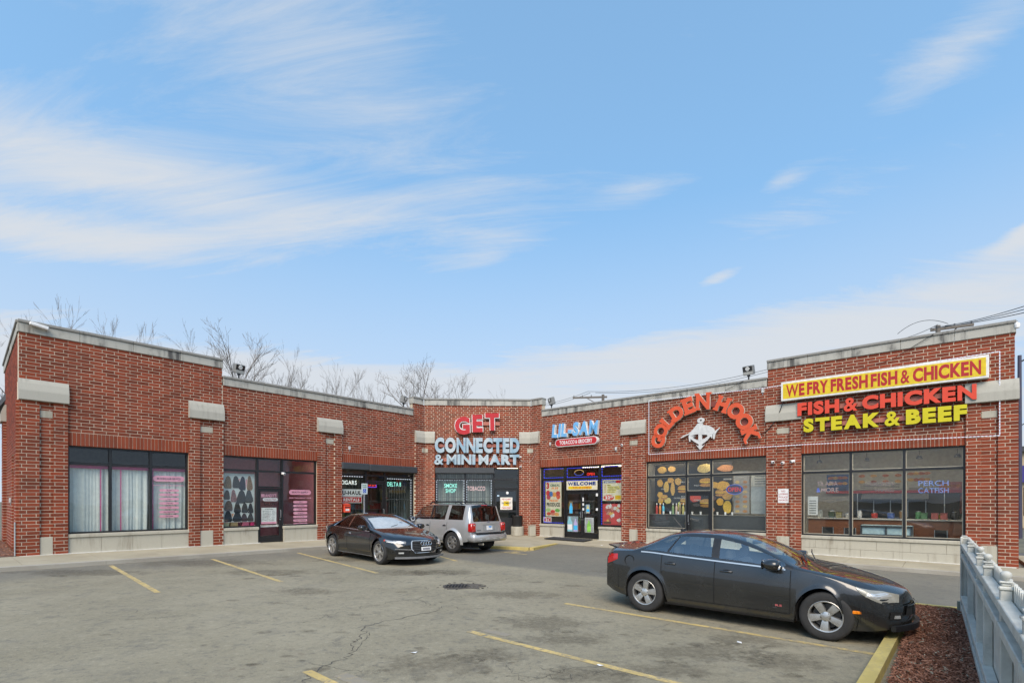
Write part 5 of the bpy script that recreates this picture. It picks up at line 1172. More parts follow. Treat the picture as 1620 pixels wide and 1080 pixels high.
# ------------------------------------------------------------------ fittings on the walls
sg = empty('wall_notice', FR['R'] @ T(12.2, -.08, 1.9), 'white NO LOITERING POLICE ENFORCED notice on the brick pilaster', 'notice')
MB().bbox(12.02, 12.39, -.012, -.002, 1.90, 2.43, .004).build('plate', M_WHITE, sg, FR['R']); mb = MB()
for i, tx in enumerate(['NO', 'LOITERING', 'POLICE', 'ENFORCED']): text_mb(tx, 12.05, 12.36, 2.32 - i*.115, 2.385 - i*.115, -.0145, .02, mb=mb, keep=True)
mb.build('lettering', mat('faded_red_ink', (.42, .10, .10), .6), sg, FR['R'])
def flood(w, s, aim, label, up=0):
    M = FR[w] @ T(s, .14, up); zt = LOWT + .365; root = empty('floodlight', M @ T(0, 0, zt), label, 'floodlight', 'floodlights on the parapet')
    MB().tube([(0, 0, zt), (0, 0, zt + .22)], .03, 8).build('post', M_BLACK, root, M, True); MB().bbox(-.05, .05, -.05, .05, zt + .16, zt + .25, .01).build('bracket', M_BLACK, root, M)
    Mh = M @ T(0, 0, zt + .40) @ RZ(R(aim)) @ RX(R(16))
    MB().bbox(-.2, .2, -.10, .12, -.17, .19, .02).build('housing', mat('flood_grey', (.20, .20, .19), .5), root, Mh); MB().box(-.18, .18, -.107, -.10, -.02, .17).build('lens', mat('flood_lens', (.02, .022, .025), .12, spec=.8), root, Mh)
    MB().lathe([(0, -.012), (.075, -.012), (.085, 0)], 18, 'y', T(0, -.105, .075)).build('lamp_reflector', mat('flood_reflector', (.66, .66, .63), .3), root, Mh, True); MB().box(-.18, .18, -.106, -.10, -.15, -.04).build('driver_cover', mat('flood_cover', (.45, .44, .40), .5), root, Mh)
flood('L', 6.25, 12, 'floodlight on the parapet beside the tall left corner block'); flood('L', 14.25, 30, 'floodlight on the left parapet next to the raised centre'); flood('R', 1.27, -30, 'floodlight on the right parapet next to the raised centre'); flood('R', 10.93, -8, 'floodlight on the parapet beside the tall right corner block')
def seccam(w, s, z, d, label, nm='security_camera', yaw=0):
    M = FR[w] @ T(s, d, z) @ RZ(R(yaw)); root = empty(nm, M, label, 'camera'); MB().bbox(-.05, .05, -.03, 0, -.05, .05, .008).build('mount', M_WHITE, root, M)
    MB().lathe([(0, -.20), (.045, -.20), (.05, -.19), (.05, -.06), (.03, -.03), (.03, 0)], 12, 'y', RX(R(8))).build('housing', M_WHITE, root, M, True); MB().lathe([(0, -.203), (.034, -.203), (.034, -.199)], 12, 'y', RX(R(8))).build('lens', M_BLACK, root, M)
seccam('R', 5.45, 4.56, PR, 'white camera on the pilaster between the grocery and the arched sign', yaw=25); seccam('R', 11.85, 3.46, PR, 'first white camera on the pilaster beside the corner shop', yaw=20); seccam('R', 12.58, 3.46, PR, 'second white camera on the pilaster beside the corner shop', yaw=-20); seccam('R', 12.2, 3.42, 0, 'small dark camera between the two white ones', yaw=0)
seccam('C', 5.12, 4.3, PR, 'white camera beside the last pale blue sign letter', yaw=-30); seccam('C', 5.12, 3.80, PR, 'white camera below the last pale blue sign letter', yaw=-10); seccam('L', 7.95, 3.12, .06, 'small white camera over the beauty shop door', yaw=0)
def jbox(w, s, z, d, label):
    M = FR[w] @ T(s, d, z); root = empty('junction_box', M, label, 'electrical box'); MB().bbox(-.05, .05, -.06, 0, -.08, .08, .01).build('cover', mat('box_grey', (.55, .55, .53), .5), root, M); MB().tube([(0, -.02, -.08), (0, -.02, -.16)], .012, 6).build('conduit_stub', M_STEEL, root, M)
jbox('L', 11.03, 4.42, 0, 'small white box on the brick above the barred window'); jbox('R', 1.31, 4.92, 0, 'small white box left of the grocery pill sign'); jbox('R', 11.49, 6.25, 0, 'small box near the step in the right parapet'); jbox('R', 5.12, 4.42, 0, 'small white box beside the grocery camera'); jbox('S', SLEN - 3.4, 2.0, 0, 'small white outlet box on the flank wall')
def wire(pts, r, label, nm='cable', m_=None, sag=0.0):
    P = []
    for a, b in zip(pts[:-1], pts[1:]):
        a, b = Vector(a), Vector(b)
        for k in range(12): t_ = k/12; p = a.lerp(b, t_); p.z -= sag*4*t_*(1 - t_); P.append(p)
    P.append(Vector(pts[-1])); return tag(MB().tube(P, r, 5).build(nm, m_ or M_BLACK, None, None, True), label, 'cable')
wire([wp('R', 11.12, -.05, 4.52), wp('R', 11.6, -.09, 4.62), wp('R', 12.0, -.11, 5.1), wp('R', 12.25, -.20, 5.72)], .014, 'black cable looping from the arched sign to the yellow box sign', sag=.03)
wire([wp('C', 5.06, -.1, 4.2), wp('C', 5.3, -.1, 4.08), wp('R', .1, -.1, 4.1), wp('R', .35, -.09, 4.45)], .010, 'thin pale cable looping beside the pale blue sign letters', m_=mat('pale_cable', (.5, .42, .38), .6), sag=.05)
wire([wp('R', 8.2, -.09, 6.6), wp('R', 8.45, -.06, 6.3)], .010, 'short dark cable hanging from the parapet above the arched sign')
wire([wp('R', 10.1, -.09, 6.45), wp('R', 10.8, -.09, 6.72)], .010, 'dark cable crossing the parapet by the floodlight')
wire([wp('R', 14.6, -.08, 6.55), wp('R', 15.5, -.06, 6.72), wp('R', 16.6, -.09, 7.35)], .010, 'dark cable rising over the corner shop coping')
wire([wp('R', 1.35, -.04, 5.02), wp('R', 1.55, -.06, 5.14), wp('R', 1.8, -.1, 5.0)], .009, 'thin wire beside the grocery pill sign')
# roof-edge camera at the far left
M = FR['L'] @ T(.35, -.05, 7.28); root = empty('roof_camera', M, 'white camera hung under the coping at the tall left corner', 'camera'); MB().bbox(-.14, .30, -.16, -.03, -.05, .05, .02, RY(R(10))).build('housing', M_WHITE, root, M); MB().tube([(0, -.03, 0), (0, .02, .08)], .02, 6).build('arm', M_WHITE, root, M)
M = FR['R'] @ T(18.52, -.02, 7.25); root = empty('roof_camera', M, 'white camera at the end of the right coping', 'camera'); MB().lathe([(0, -.12), (.06, -.10), (.07, 0), (.05, .04), (0, .05)], 12).build('dome', M_WHITE, root, M, True); MB().bbox(-.06, .02, -.03, .03, .0, .08, .01).build('arm', M_WHITE, root, M)
# litter bin: black liner bin in a concrete ring
p = wp('R', -.28, -.78, 0); bz = gz(p.x) + KH + .02; M = T(p.x, p.y, bz)
root = empty('trash_bin', M, 'black litter bin in a round concrete base by the inner corner', 'trash bin')
MB().lathe([(0, 0), (.30, 0), (.33, .02), (.335, .46), (.315, .48), (.27, .48), (.26, .40), (0, .40)], 28).build('concrete_base', M_LIME, root, M, True)
MB().lathe([(.20, .40), (.255, .46), (.275, .98), (.285, 1.0), (.285, 1.04), (.265, 1.05), (.25, 1.02), (.235, .6), (0, .6)], 28).build('bin', M_BLACK, root, M, True)
p = wp('R', .42, -.42, 0); M = T(p.x, p.y, gz(p.x) + KH + .02) @ RZ(.6); root = empty('plinth_block', M, 'pale stone plinth behind the litter bin', 'stone'); MB().bbox(-.18, .18, -.1, .1, 0, .52, .015).build('block', M_LIME, root, M); MB().bbox(-.19, .19, -.11, .11, .522, .56, .01).build('capstone', M_LIME, root, M)
# door mat
def mat_quad():
    c = [wp('R', 1.75, -.35, 0), wp('R', 4.05, -.35, 0), wp('R', 4.05, -1.15, 0), wp('R', 1.75, -1.15, 0)]; zz = [gz(q.x) + KH + (.03 if i < 2 else -.015) for i, q in enumerate(c)]
    v = [(q.x, q.y, z + .03) for q, z in zip(c, zz)] + [(q.x, q.y, z) for q, z in zip(c, zz)]
    return MB().add(v, [(3,2,1,0),(4,5,6,7),(0,1,5,4),(1,2,6,5),(2,3,7,6),(3,0,4,7)])
tag(mat_quad().build('door_mat', mat('mat_black', (.03, .03, .03), .95, bump=.01, bscale=120)), 'black rubber mat before the grocery double door', 'mat')
# disabled-parking sign
p = wp('L', 10.48, -2.05, 0); M = T(p.x, p.y, gz(p.x) + KH - .02) @ RZ(math.atan2(dL[1], dL[0]))
root = empty('parking_sign', M, 'disabled-parking sign on a post behind the black coupe', 'sign'); zb = 2.28 - (gz(p.x) + KH)
MB().bbox(-.03, .03, -.02, .02, 0, zb + .45, .006).build('post', M_STEEL, root, M); MB().bbox(-.15, .15, -.03, -.021, zb, zb + .46, .004).build('plate', mat('sign_plate', (.56, .62, .60), .4), root, M)
MB().box(-.08, .08, -.033, -.0305, zb + .06, zb + .23).build('symbol_panel', mat('sign_blue', (.02, .09, .42), .4), root, M)
mb = MB(); mb.lathe([(0, -.001), (.012, -.001), (.012, 0)], 10, 'y', T(-.012, -.034, zb + .205)); mb.tube([(-.012, -.034, zb + .19), (-.008, -.034, zb + .15), (.03, -.034, zb + .15), (.042, -.034, zb + .10)], .006, 5)
mb.tube([(-.018 + .042*math.cos(a*.35 + 2.2), -.034, zb + .125 + .042*math.sin(a*.35 + 2.2)) for a in range(12)], .005, 5); mb.build('wheelchair_symbol', M_WHITE, root, M)
text_mb('PERMIT', -.10, .10, zb + .36, zb + .41, -.033, .02).build('lettering', mat('sign_green', (.05, .22, .14), .5), root, M); text_mb('PARKING', -.10, .10, zb + .28, zb + .33, -.033, .02).build('lettering', mat('sign_green', (.05, .22, .14)), root, M)
# ------------------------------------------------------------------ cars
def pchip(pts):
    pts = sorted(pts); X = [p[0] for p in pts]; Y = [p[1] for p in pts]; n_ = len(X)
    h = [X[i+1]-X[i] for i in range(n_-1)]; d = [(Y[i+1]-Y[i])/h[i] for i in range(n_-1)]; m_ = [0.0]*n_
    m_[0], m_[-1] = d[0], d[-1]
    for i in range(1, n_-1):
        if d[i-1]*d[i] > 0:
            w1, w2 = 2*h[i] + h[i-1], h[i] + 2*h[i-1]; m_[i] = (w1 + w2)/(w1/d[i-1] + w2/d[i])
    def f(x):
        if x <= X[0]: return Y[0]
        if x >= X[-1]: return Y[-1]
        i = 0
        while X[i+1] < x: i += 1
        t_ = (x - X[i])/h[i]; a, b = t_*t_, t_*t_*t_
        return Y[i]*(2*b - 3*a + 1) + m_[i]*h[i]*(b - 2*a + t_) + Y[i+1]*(3*a - 2*b) + m_[i+1]*h[i]*(b - a)
    return f
def car_paint(name, c, flake=.25, rough=.32, metal=.35, film=1.0):
    m_, nt, o = newmat(name); t = NT(nt); P = t.obj()
    dust = t.map(t.noise(P, 3.2, 7, .65), .42, .72); fl = t.noise(P, 400, 2)
    cc = t.mix(t.m('MULTIPLY', fl, flake), c, tuple(min(1, v*2.1 + .02) for v in c))
    sep = t.n('ShaderNodeSeparateXYZ'); nt.links.new(P, sep.inputs[0])
    low = t.map(t.m('ADD', sep.outputs[2], t.m('MULTIPLY', t.noise(P, 6, 5), .2)), .62, .25)                  # road film low on the body
    cc = t.mix(t.m('MULTIPLY', t.m('ADD', t.m('MULTIPLY', dust, .10), t.m('MULTIPLY', low, .22)), film), cc, (.17, .16, .14))
    t.principled(o, cc, t.m('ADD', rough, t.m('MULTIPLY', dust, .08)), metal, .5, 1.0, .025); MATS[name] = m_; return m_
M_TRIM = mat('car_black_trim', (.012, .012, .013), .4)
M_CHROME = mat('chrome', (.80, .80, .80), .12, 1.0, var=.03)
M_ALLOY = mat('alloy', (.50, .49, .47), .30, .8, var=.08)
M_TYRE = mat('tyre_rubber', (.026, .025, .024), .82, var=.25, bump=.004, bscale=80)
M_WELL = mat('wheel_well', (.006, .006, .006), .95)
M_LAMPR = mat('red_lens', (.45, .012, .012), .15, spec=.6, coat=.6); M_LAMPC = mat('lamp_reflector', (.60, .60, .58), .18, .5, coat=.8); M_AMBER = mat('amber_lens', (.85, .24, .01), .2, coat=.5)
M_SEAT = mat('car_seat', (.06, .058, .055), .85)

def car(name, S, M, label, scale):
    """lofted body: lower flank, glasshouse flank and crown, with true window openings"""
    root = empty(name, M, label, 'car'); Mw = M @ SC(scale, scale, scale)
    top, belt, hw, sill, rw, rz = (pchip(S[k]) for k in ('top', 'belt', 'hw', 'sill', 'rw', 'rz'))
    WR, AR = S['wheel_r'], S['arch_r']; axles = S['axles']; bow = pchip(S['bow'])
    keys = S['keys']                                            # (xb, xr, xc, divisions to the next)
    st = []; idx = []
    for (a, b) in zip(keys[:-1], keys[1:]):
        n_ = a[3]; idx.append(len(st))
        for i in range(n_): t_ = i/n_; st.append(tuple(a[j] + (b[j]-a[j])*t_ for j in range(3)))
    idx.append(len(st)); st.append(keys[-1][:3])
    J1, J2, J3 = 12, 8, 10
    prof = pchip(S['prof'])
    def zs(x):
        z = sill(x)
        for ax in axles:
            d = abs(x - ax)
            if d < AR: z = max(z, WR + math.sqrt(AR*AR - d*d)*S.get('arch_k', 1.0))
        return z
    def ylow(x, z):
        s0 = sill(x); v = (z - s0)/max(.05, belt(x) - s0); y = hw(x)*prof(max(0, min(1, v)))
        for ax in axles:                                        # wheel-arch lip
            d = math.hypot(x - ax, z - WR)
            if d < AR + .09: y += S.get('lip', .018)*math.exp(-((d - AR)/.035)**2)
        return y
    def warp(x, y): return x - bow(x)*(abs(y)/.86)**2.2
    def low(x, z, off=0.0):
        y = ylow(x, z); return Vector((warp(x, y), y + off, z))
    rows = []
    for xb, xr, xc in st:
        r_ = []; z0 = zs(xb); zb = belt(xb)
        for j in range(J1 + 1):
            z = z0 + (zb - z0)*j/J1; y = ylow(xb, z); r_.append((warp(xb, y), y, z))
        B = Vector((xb, ylow(xb, zb), zb)); Rl = Vector((xr, rw(xr), rz(xr)))
        for j in range(1, J2 + 1):
            v = j/J2; p = B.lerp(Rl, v); p.y += S.get('bulge', .022)*math.sin(math.pi*v); r_.append((warp(p.x, p.y), p.y, p.z))
        tc = top(xc)
        for j in range(1, J3 + 1):
            v = j/J3; q = 1 - v; x = xc + (xr - xc)*q*q if S.get('curved', 1) else xr + (xc-xr)*v
            y = rw(xr)*q; zr = rz(xr); z = tc + (zr - tc)*abs(q)**2.3; r_.append((warp(x, y), y, z))
        rows.append(r_)
    nJ = J1 + J2 + J3 + 1; nS = len(rows)
    def seg(i):                                                 # which key interval a station strip lies in
        k = 0
        while k + 1 < len(idx) - 1 and idx[k+1] <= i: k += 1
        return k
    parts = {}
    def put(nm, quad): parts.setdefault(nm, []).append(quad)
    for i in range(nS - 1):
        k = seg(i)
        for j in range(nJ - 1):
            q = [rows[i][j], rows[i+1][j], rows[i+1][j+1], rows[i][j+1]]
            cx_ = sum(p[0] for p in q)/4; cy_ = sum(p[1] for p in q)/4; cz_ = sum(p[2] for p in q)/4
            kind = 'low' if j < J1 else ('side' if j < J1 + J2 else 'crown'); jj = j - (0 if kind == 'low' else (J1 if kind == 'side' else J1 + J2))
            nm = S['classify'](k, kind, jj, cx_, cy_, cz_) or 'body'
            put(nm, q)
    cap = {}
    for e, r_ in ((0, rows[0]), (1, rows[-1])):
        n_ = len(r_); x0 = st[0][0] if e == 0 else st[-1][0]
        cols = [[(warp(x0, p[1]*(1 - c/8)), p[1]*(1 - c/8), p[2]) for p in r_] for c in range(9)]
        for c in range(8):
            for j in range(n_ - 1): put('body' if e else 'front_bumper', [cols[c][j], cols[c][j+1], cols[c+1][j+1], cols[c+1][j]])
    for nm, quads in parts.items():
        for side in ((0, 1) if nm in S['sided'] else (2,)):
            mb = MB()
            for s_ in ((1, -1) if side == 2 else ((1,) if side == 0 else (-1,))):
                mb.add([(p[0], p[1]*s_, p[2]) for q in quads for p in q], [tuple(range(4*i, 4*i+4)) if s_ > 0 else tuple(range(4*i+3, 4*i-1, -1)) for i in range(len(quads))])
            me = mb.mesh(nm, S['mats'].get(nm, S['paint'])); bm = bmesh.new(); bm.from_mesh(me); bmesh.ops.remove_doubles(bm, verts=bm.verts[:], dist=.0008)
            bmesh.ops.dissolve_degenerate(bm, dist=.0005, edges=bm.edges[:]); bmesh.ops.recalc_face_normals(bm, faces=bm.faces[:])
            for f in bm.faces: f.smooth = True
            for ed in bm.edges:
                if len(ed.link_faces) == 2 and ed.calc_face_angle(0) > R(38): ed.smooth = False
            bm.to_mesh(me); bm.free()
            link(bpy.data.objects.new(nm.split('/')[0], me), root, Mw)
    if S.get('sunshade'):
        mb = MB(); q_ = [q for q in parts['windshield']]
        for s_ in (1, -1): mb.add([(p[0] - .02, p[1]*s_*.96, p[2] - .03) for q in q_ for p in q], [tuple(range(4*i, 4*i+4)) for i in range(len(q_))])
        mb.build('sunshade', S['sunshade'], root, Mw, True)
    # chassis, wells, cabin
    mb = MB(); mb.box(-1.9, 1.9, -.60, .60, .20, .62); mb.build('underbody', M_WELL, root, Mw)
    for ax in axles:
        for s_ in (1, -1):
            mb = MB(); P = [(AR*.985*math.cos(R(a)), AR*.985*math.sin(R(a))) for a in range(-20, 201, 20)]
            V = [(ax + a[0], s_*y, WR + a[1]) for a in P for y in (.52, .86)]; mb.add(V, [(2*i, 2*i+1, 2*i+3, 2*i+2) for i in range(len(P)-1)] + [tuple(range(0, 2*len(P), 2))]); mb.build('wheel_well', M_WELL, root, Mw)
    c0, c1 = S['cabin']; mb = MB(); mb.box(c1, c0, -.66, .66, .40, .46); mb.box(c0 - .12, c0 + .04, -.66, .66, .46, belt(c0) - .03); mb.box(c1 - .05, c1, -.62, .62, .46, belt(c1) - .02); mb.build('cabin_floor', M_TRIM, root, Mw)
    for x in S['seats']:
        for y in (-.36, .36):
            sb_ = MB(); sb_.bbox(x - .05, x + .40, y - .24, y + .24, .46, .60, .05); sb_.bbox(x - .14, x + .02, y - .24, y + .24, .58, S['seat_z'], .05); sb_.bbox(x - .13, x - .02, y - .12, y + .12, S['seat_z'] + .02, S['seat_z'] + .18, .04); sb_.build('seat', S.get('seat_mat', M_SEAT), root, Mw)
    xs_ = c0 - .38; MB().tube([(xs_ + .03*math.cos(R(a*18)), .36 + .18*math.sin(R(a*18)), .92 + .17*math.cos(R(a*18))) for a in range(21)], .014, 6).build('steering_wheel', M_TRIM, root, Mw)
    # wheels
    tr = S['track']; tw = S['tyre_w']; rr = S['rim_r']
    tprof = [(rr*.97, -tw*.46), (rr + .02, -tw*.5), (WR - .045, -tw*.5), (WR - .016, -tw*.45), (WR - .003, -tw*.33), (WR, 0), (WR - .003, tw*.33), (WR - .016, tw*.45), (WR - .045, tw*.5), (rr + .02, tw*.5), (rr*.97, tw*.46)]
    tm = MB().lathe(tprof, 48, 'y').mesh('tyre', M_TYRE, True, 50)
    rp = [(rr*.985, tw*.47), (rr*1.0, tw*.49), (rr*.985, tw*.50), (rr*.93, tw*.485), (rr*.90, tw*.43), (rr*.88, tw*.1), (rr*.87, -tw*.4)]
    rm = MB(); rm.lathe(rp, 48, 'y')
    ns = S['spokes']; dish = tw*.40
    for k in range(ns):
        for da in S.get('spoke_split', (0,)):
            a = 2*math.pi*k/ns + math.pi/2 + da
            Mr = Matrix.Rotation(-a, 4, 'Y'); w0, w1 = S['spoke_w']
            V = [(.05, dish, -w0), (rr*.91, dish*1.12, -w1), (rr*.91, dish*1.12, w1), (.05, dish, w0), (.05, dish - .035, -w0*1.15), (rr*.91, dish*1.12 - .045, -w1*1.25), (rr*.91, dish*1.12 - .045, w1*1.25), (.05, dish - .035, w0*1.15), (rr*.45, dish + .012, 0)]
            rm.add([tuple(Mr @ Vector(v)) for v in V], [(0, 1, 8), (1, 2, 8), (2, 3, 8), (3, 0, 8), (4, 7, 6, 5), (0, 4, 5, 1), (2, 6, 7, 3), (1, 5, 6, 2)])
    rm.lathe([(0, dish + .02), (.035, dish + .018), (.065, dish + .008), (.075, dish - .04)], 24, 'y')
    rmm = rm.mesh('rim', M_ALLOY, True, 30)
    dm = MB().lathe([(0, -.02), (rr*.78, -.02), (rr*.78, 0), (0, 0)], 32, 'y').mesh('brake_disc', mat('brake_steel', (.10, .095, .09), .5, .6)); bk = MB().lathe([(0, -.05), (rr*.90, -.05)], 32, 'y').mesh('hub_backing', M_WELL)
    nm_ = MB()
    for k in range(5):
        a = 2*math.pi*k/5 + .3; nm_.lathe([(0, dish + .012), (.011, dish + .012), (.012, dish)], 8, 'y', T(.052*math.cos(a), 0, .052*math.sin(a)))
    nmm = nm_.mesh('wheel_nuts', M_TRIM)
    for ax in axles:
        for s_ in (1, -1):
            Mq = Mw @ T(ax, s_*tr, WR) @ (Matrix.Identity(4) if s_ > 0 else RZ(math.pi)) @ RY(random.uniform(0, 1.2))
            wh = link(bpy.data.objects.new('wheel', None), root, Mq)
            inst('tyre', tm, wh, Mq); inst('rim', rmm, wh, Mq); inst('brake_disc', dm, wh, Mq); inst('hub_backing', bk, wh, Mq); inst('wheel_nuts', nmm, wh, Mq)
    H = dict(root=root, M=Mw, low=low, ylow=ylow, warp=warp, belt=belt, top=top, rw=rw, rz=rz, sill=sill, zs=zs, bow=bow, hw=hw)
    def ribbon(pts, wid, nm, m_, axis='x', sides=(1, -1), off=.003, thick=0):
        """thin strip on the flank; pts are (x, z)"""
        for s_ in sides:
            mb = MB(); V = []
            for x, z in pts:
                for e in (-1, 1):
                    p = low(x + (e*wid/2 if axis == 'x' else 0), z + (e*wid/2 if axis == 'z' else 0), off); V.append((p.x, p.y*s_, p.z))
            mb.add(V, [(2*i, 2*i+1, 2*i+3, 2*i+2) for i in range(len(pts)-1)]); mb.build(nm, m_, root, Mw, True)
    H['ribbon'] = ribbon
    def surf(x, z, off=.006):
        zb = belt(x)
        if z <= zb: return low(x, z, off)
        v = min(1.0, (z - zb)/max(.02, rz(x) - zb)); y = ylow(x, zb) + (rw(x) - ylow(x, zb))*v + S.get('bulge', .022)*math.sin(math.pi*v); return Vector((warp(x, y), y + off, z + off*.6))
    def lamp(x0, x1, zl, zu, nm, m_, n_=14, k=5, off=.007, parent=None, sides=(1, -1)):
        '''lens laid on the flank between two outlines zl(u), zu(u), u from x0 to x1'''
        out = []
        for s_ in sides:
            V = []
            for i in range(n_ + 1):
                u = i/n_; x = x0 + (x1 - x0)*u; a, b = zl(u), zu(u)
                for j in range(k + 1):
                    e = 0 if (i in (0, n_) or j in (0, k)) else 1
                    p = surf(x, a + (b - a)*j/k, off if e else .001); V.append((p.x, p.y*s_, p.z))
            out.append(MB().add(V, [(i*(k+1) + j, (i+1)*(k+1) + j, (i+1)*(k+1) + j + 1, i*(k+1) + j + 1) for i in range(n_) for j in range(k)]).build(nm, m_, root, Mw, True, 60))
        return out
    H['lamp'] = lamp; H['surf'] = surf
    def nose(pts, nm, m_, x0, off=.006, rear=False, smooth=False, zslope=0.0, zref=.5, side=1, thick=.0, parent=None):
        """flat outline (y, z) laid on the curved front or rear face"""
        def X(y, z):
            b = bow(2.25 if not rear else -2.25); return (x0 - b*(abs(y)/.86)**2.2 - zslope*(z - zref) + off) if not rear else (x0 - b*(abs(y)/.86)**2.2 + zslope*(z - zref) - off)
        # subdivide long edges so the piece follows the curve
        P = []
        for a, b in zip(pts, pts[1:] + pts[:1]):
            n_ = max(1, int(abs(b[0]-a[0])/.06)); P += [(a[0] + (b[0]-a[0])*i/n_, a[1] + (b[1]-a[1])*i/n_) for i in range(n_)]
        bm = bmesh.new(); vs_ = [bm.verts.new((0, y, z)) for y, z in P]; bm.faces.new(vs_)
        ys = sorted(set(round(y, 3) for y, z in P)); y = math.ceil(min(ys)/.06)*.06
        while y < max(ys):
            bmesh.ops.bisect_plane(bm, geom=bm.verts[:] + bm.edges[:] + bm.faces[:], plane_co=(0, y, 0), plane_no=(0, 1, 0)); y += .06
        for v in bm.verts: v.co.x = X(v.co.y, v.co.z)
        if thick:
            ret = bmesh.ops.extrude_face_region(bm, geom=bm.faces[:]); 
            for v in [g for g in ret['geom'] if isinstance(g, bmesh.types.BMVert)]: v.co.x += thick*(-1 if not rear else 1)*-1
        bmesh.ops.recalc_face_normals(bm, faces=bm.faces[:]); me = bpy.data.meshes.new(nm); bm.to_mesh(me); bm.free(); me.materials.append(m_)
        return link(bpy.data.objects.new(nm, me), parent or root, Mw)
    H['nose'] = nose
    def mirror_(x, z, m_, sx=.12, sy=.13, sz=.085):
        for s_ in (1, -1):
            y = ylow(x, belt(x)) ; mb = MB(); seg_ = 14
            for k in range(7):
                pass
            prof_ = [(0, -sx), (.55, -sx*.85), (.9, -sx*.35), (1.0, .1*sx), (.96, sx*.55), (.80, sx*.8), (0, sx*.8)]
            mb.lathe(prof_, seg_, 'x', T(x, s_*(y + .13), z) @ SC(1, sy, sz)); mr = mb.build('wing_mirror', m_, root, Mw, True, 60)
            MB().bbox(x - .03, x + .05, min(s_*(y - .03), s_*(y + .08)), max(s_*(y - .03), s_*(y + .08)), z - .06, z - .02, .01).build('mirror_arm', M_TRIM, mr, Mw)
            MB().lathe([(0, 0), (1, 0)], seg_, 'x', T(x - sx*.86, s_*(y + .13), z) @ SC(1, sy*.9, sz*.9)).build('mirror_glass', M_CHROME, mr, Mw)
    H['mirror'] = mirror_
    def handle(x, z, m_, L_=.19):
        for s_ in (1, -1):
            p = low(x, z); ho = MB().bbox(x - L_/2, x + L_/2, s_*(p.y + .010) - .014, s_*(p.y + .010) + .014, z - .014, z + .016, .010).build('door_handle', m_, root, Mw, True, 60)
            MB().lathe([(0, .003), (1, .003), (1.05, 0)], 16, 'y', T(x + .01, s_*(p.y - .001), z - .004) @ SC(.075, s_, .034)).build('handle_recess', M_TRIM, ho, Mw)
    H['handle'] = handle
    return H
def ground_M(x, y, h):
    """car frame on the sloping lot: x forward along h"""
    hv = Vector((h[0], h[1], -.012*h[0])).normalized(); up = Vector((.012, 0, 1)).normalized(); left = up.cross(hv).normalized()
    M = Matrix.Identity(4)
    for i in range(3): M[i][0], M[i][1], M[i][2] = hv[i], left[i], up[i]
    M[0][3], M[1][3], M[2][3] = x, y, gz(x) + .002
    return M
CG = glass('car_glass', (.90, .96, .93), 2.2, .13); CGD = glass('dark_car_glass', (.10, .105, .11), 1.4, .02); CGW = glass('screen_glass', (.55, .60, .60), 1.6, .04)
PROF = [(0, .945), (.12, .975), (.35, .996), (.55, 1.0), (.75, .99), (.92, .965), (1, .945)]
# ---- charcoal four-door saloon
P1 = car_paint('charcoal_paint', (.0135, .0138, .0138), .22, .24, .30, .42)
def cls1(k, kind, jj, x, y, z):
    if kind == 'side' and 1 <= jj <= 6:
        if k in (2, 3) and x < .84: return 'side_window/front'
        if k == 5: return 'side_window/rear'
        if k == 7: return 'side_window/quarter'
        if k in (4, 6): return 'pillar_trim'
        if k == 2 and x < .95: return 'pillar_trim'
    if kind == 'crown':
        if k == 2 and jj >= 1: return 'windshield'
        if k == 8 and jj >= 2: return 'rear_window'
        if k in (0, 1) and x > 1.0: return 'bonnet'
        if k in (9,) and jj >= 2: return 'boot_lid'
    if kind == 'low':
        if -.14 < x < .93 and z > .31: return 'door/front'
        if -1.02 + max(0, z - .55)*.0 < x < -.14 and z > .31: return 'door/rear'
        if z < .30 and -1.0 < x < 1.0: return 'side_skirt'
    if kind == 'low' and x > 2.0: return 'front_bumper'
    if kind == 'low' and x < -1.95 and z < .74: return 'rear_bumper'
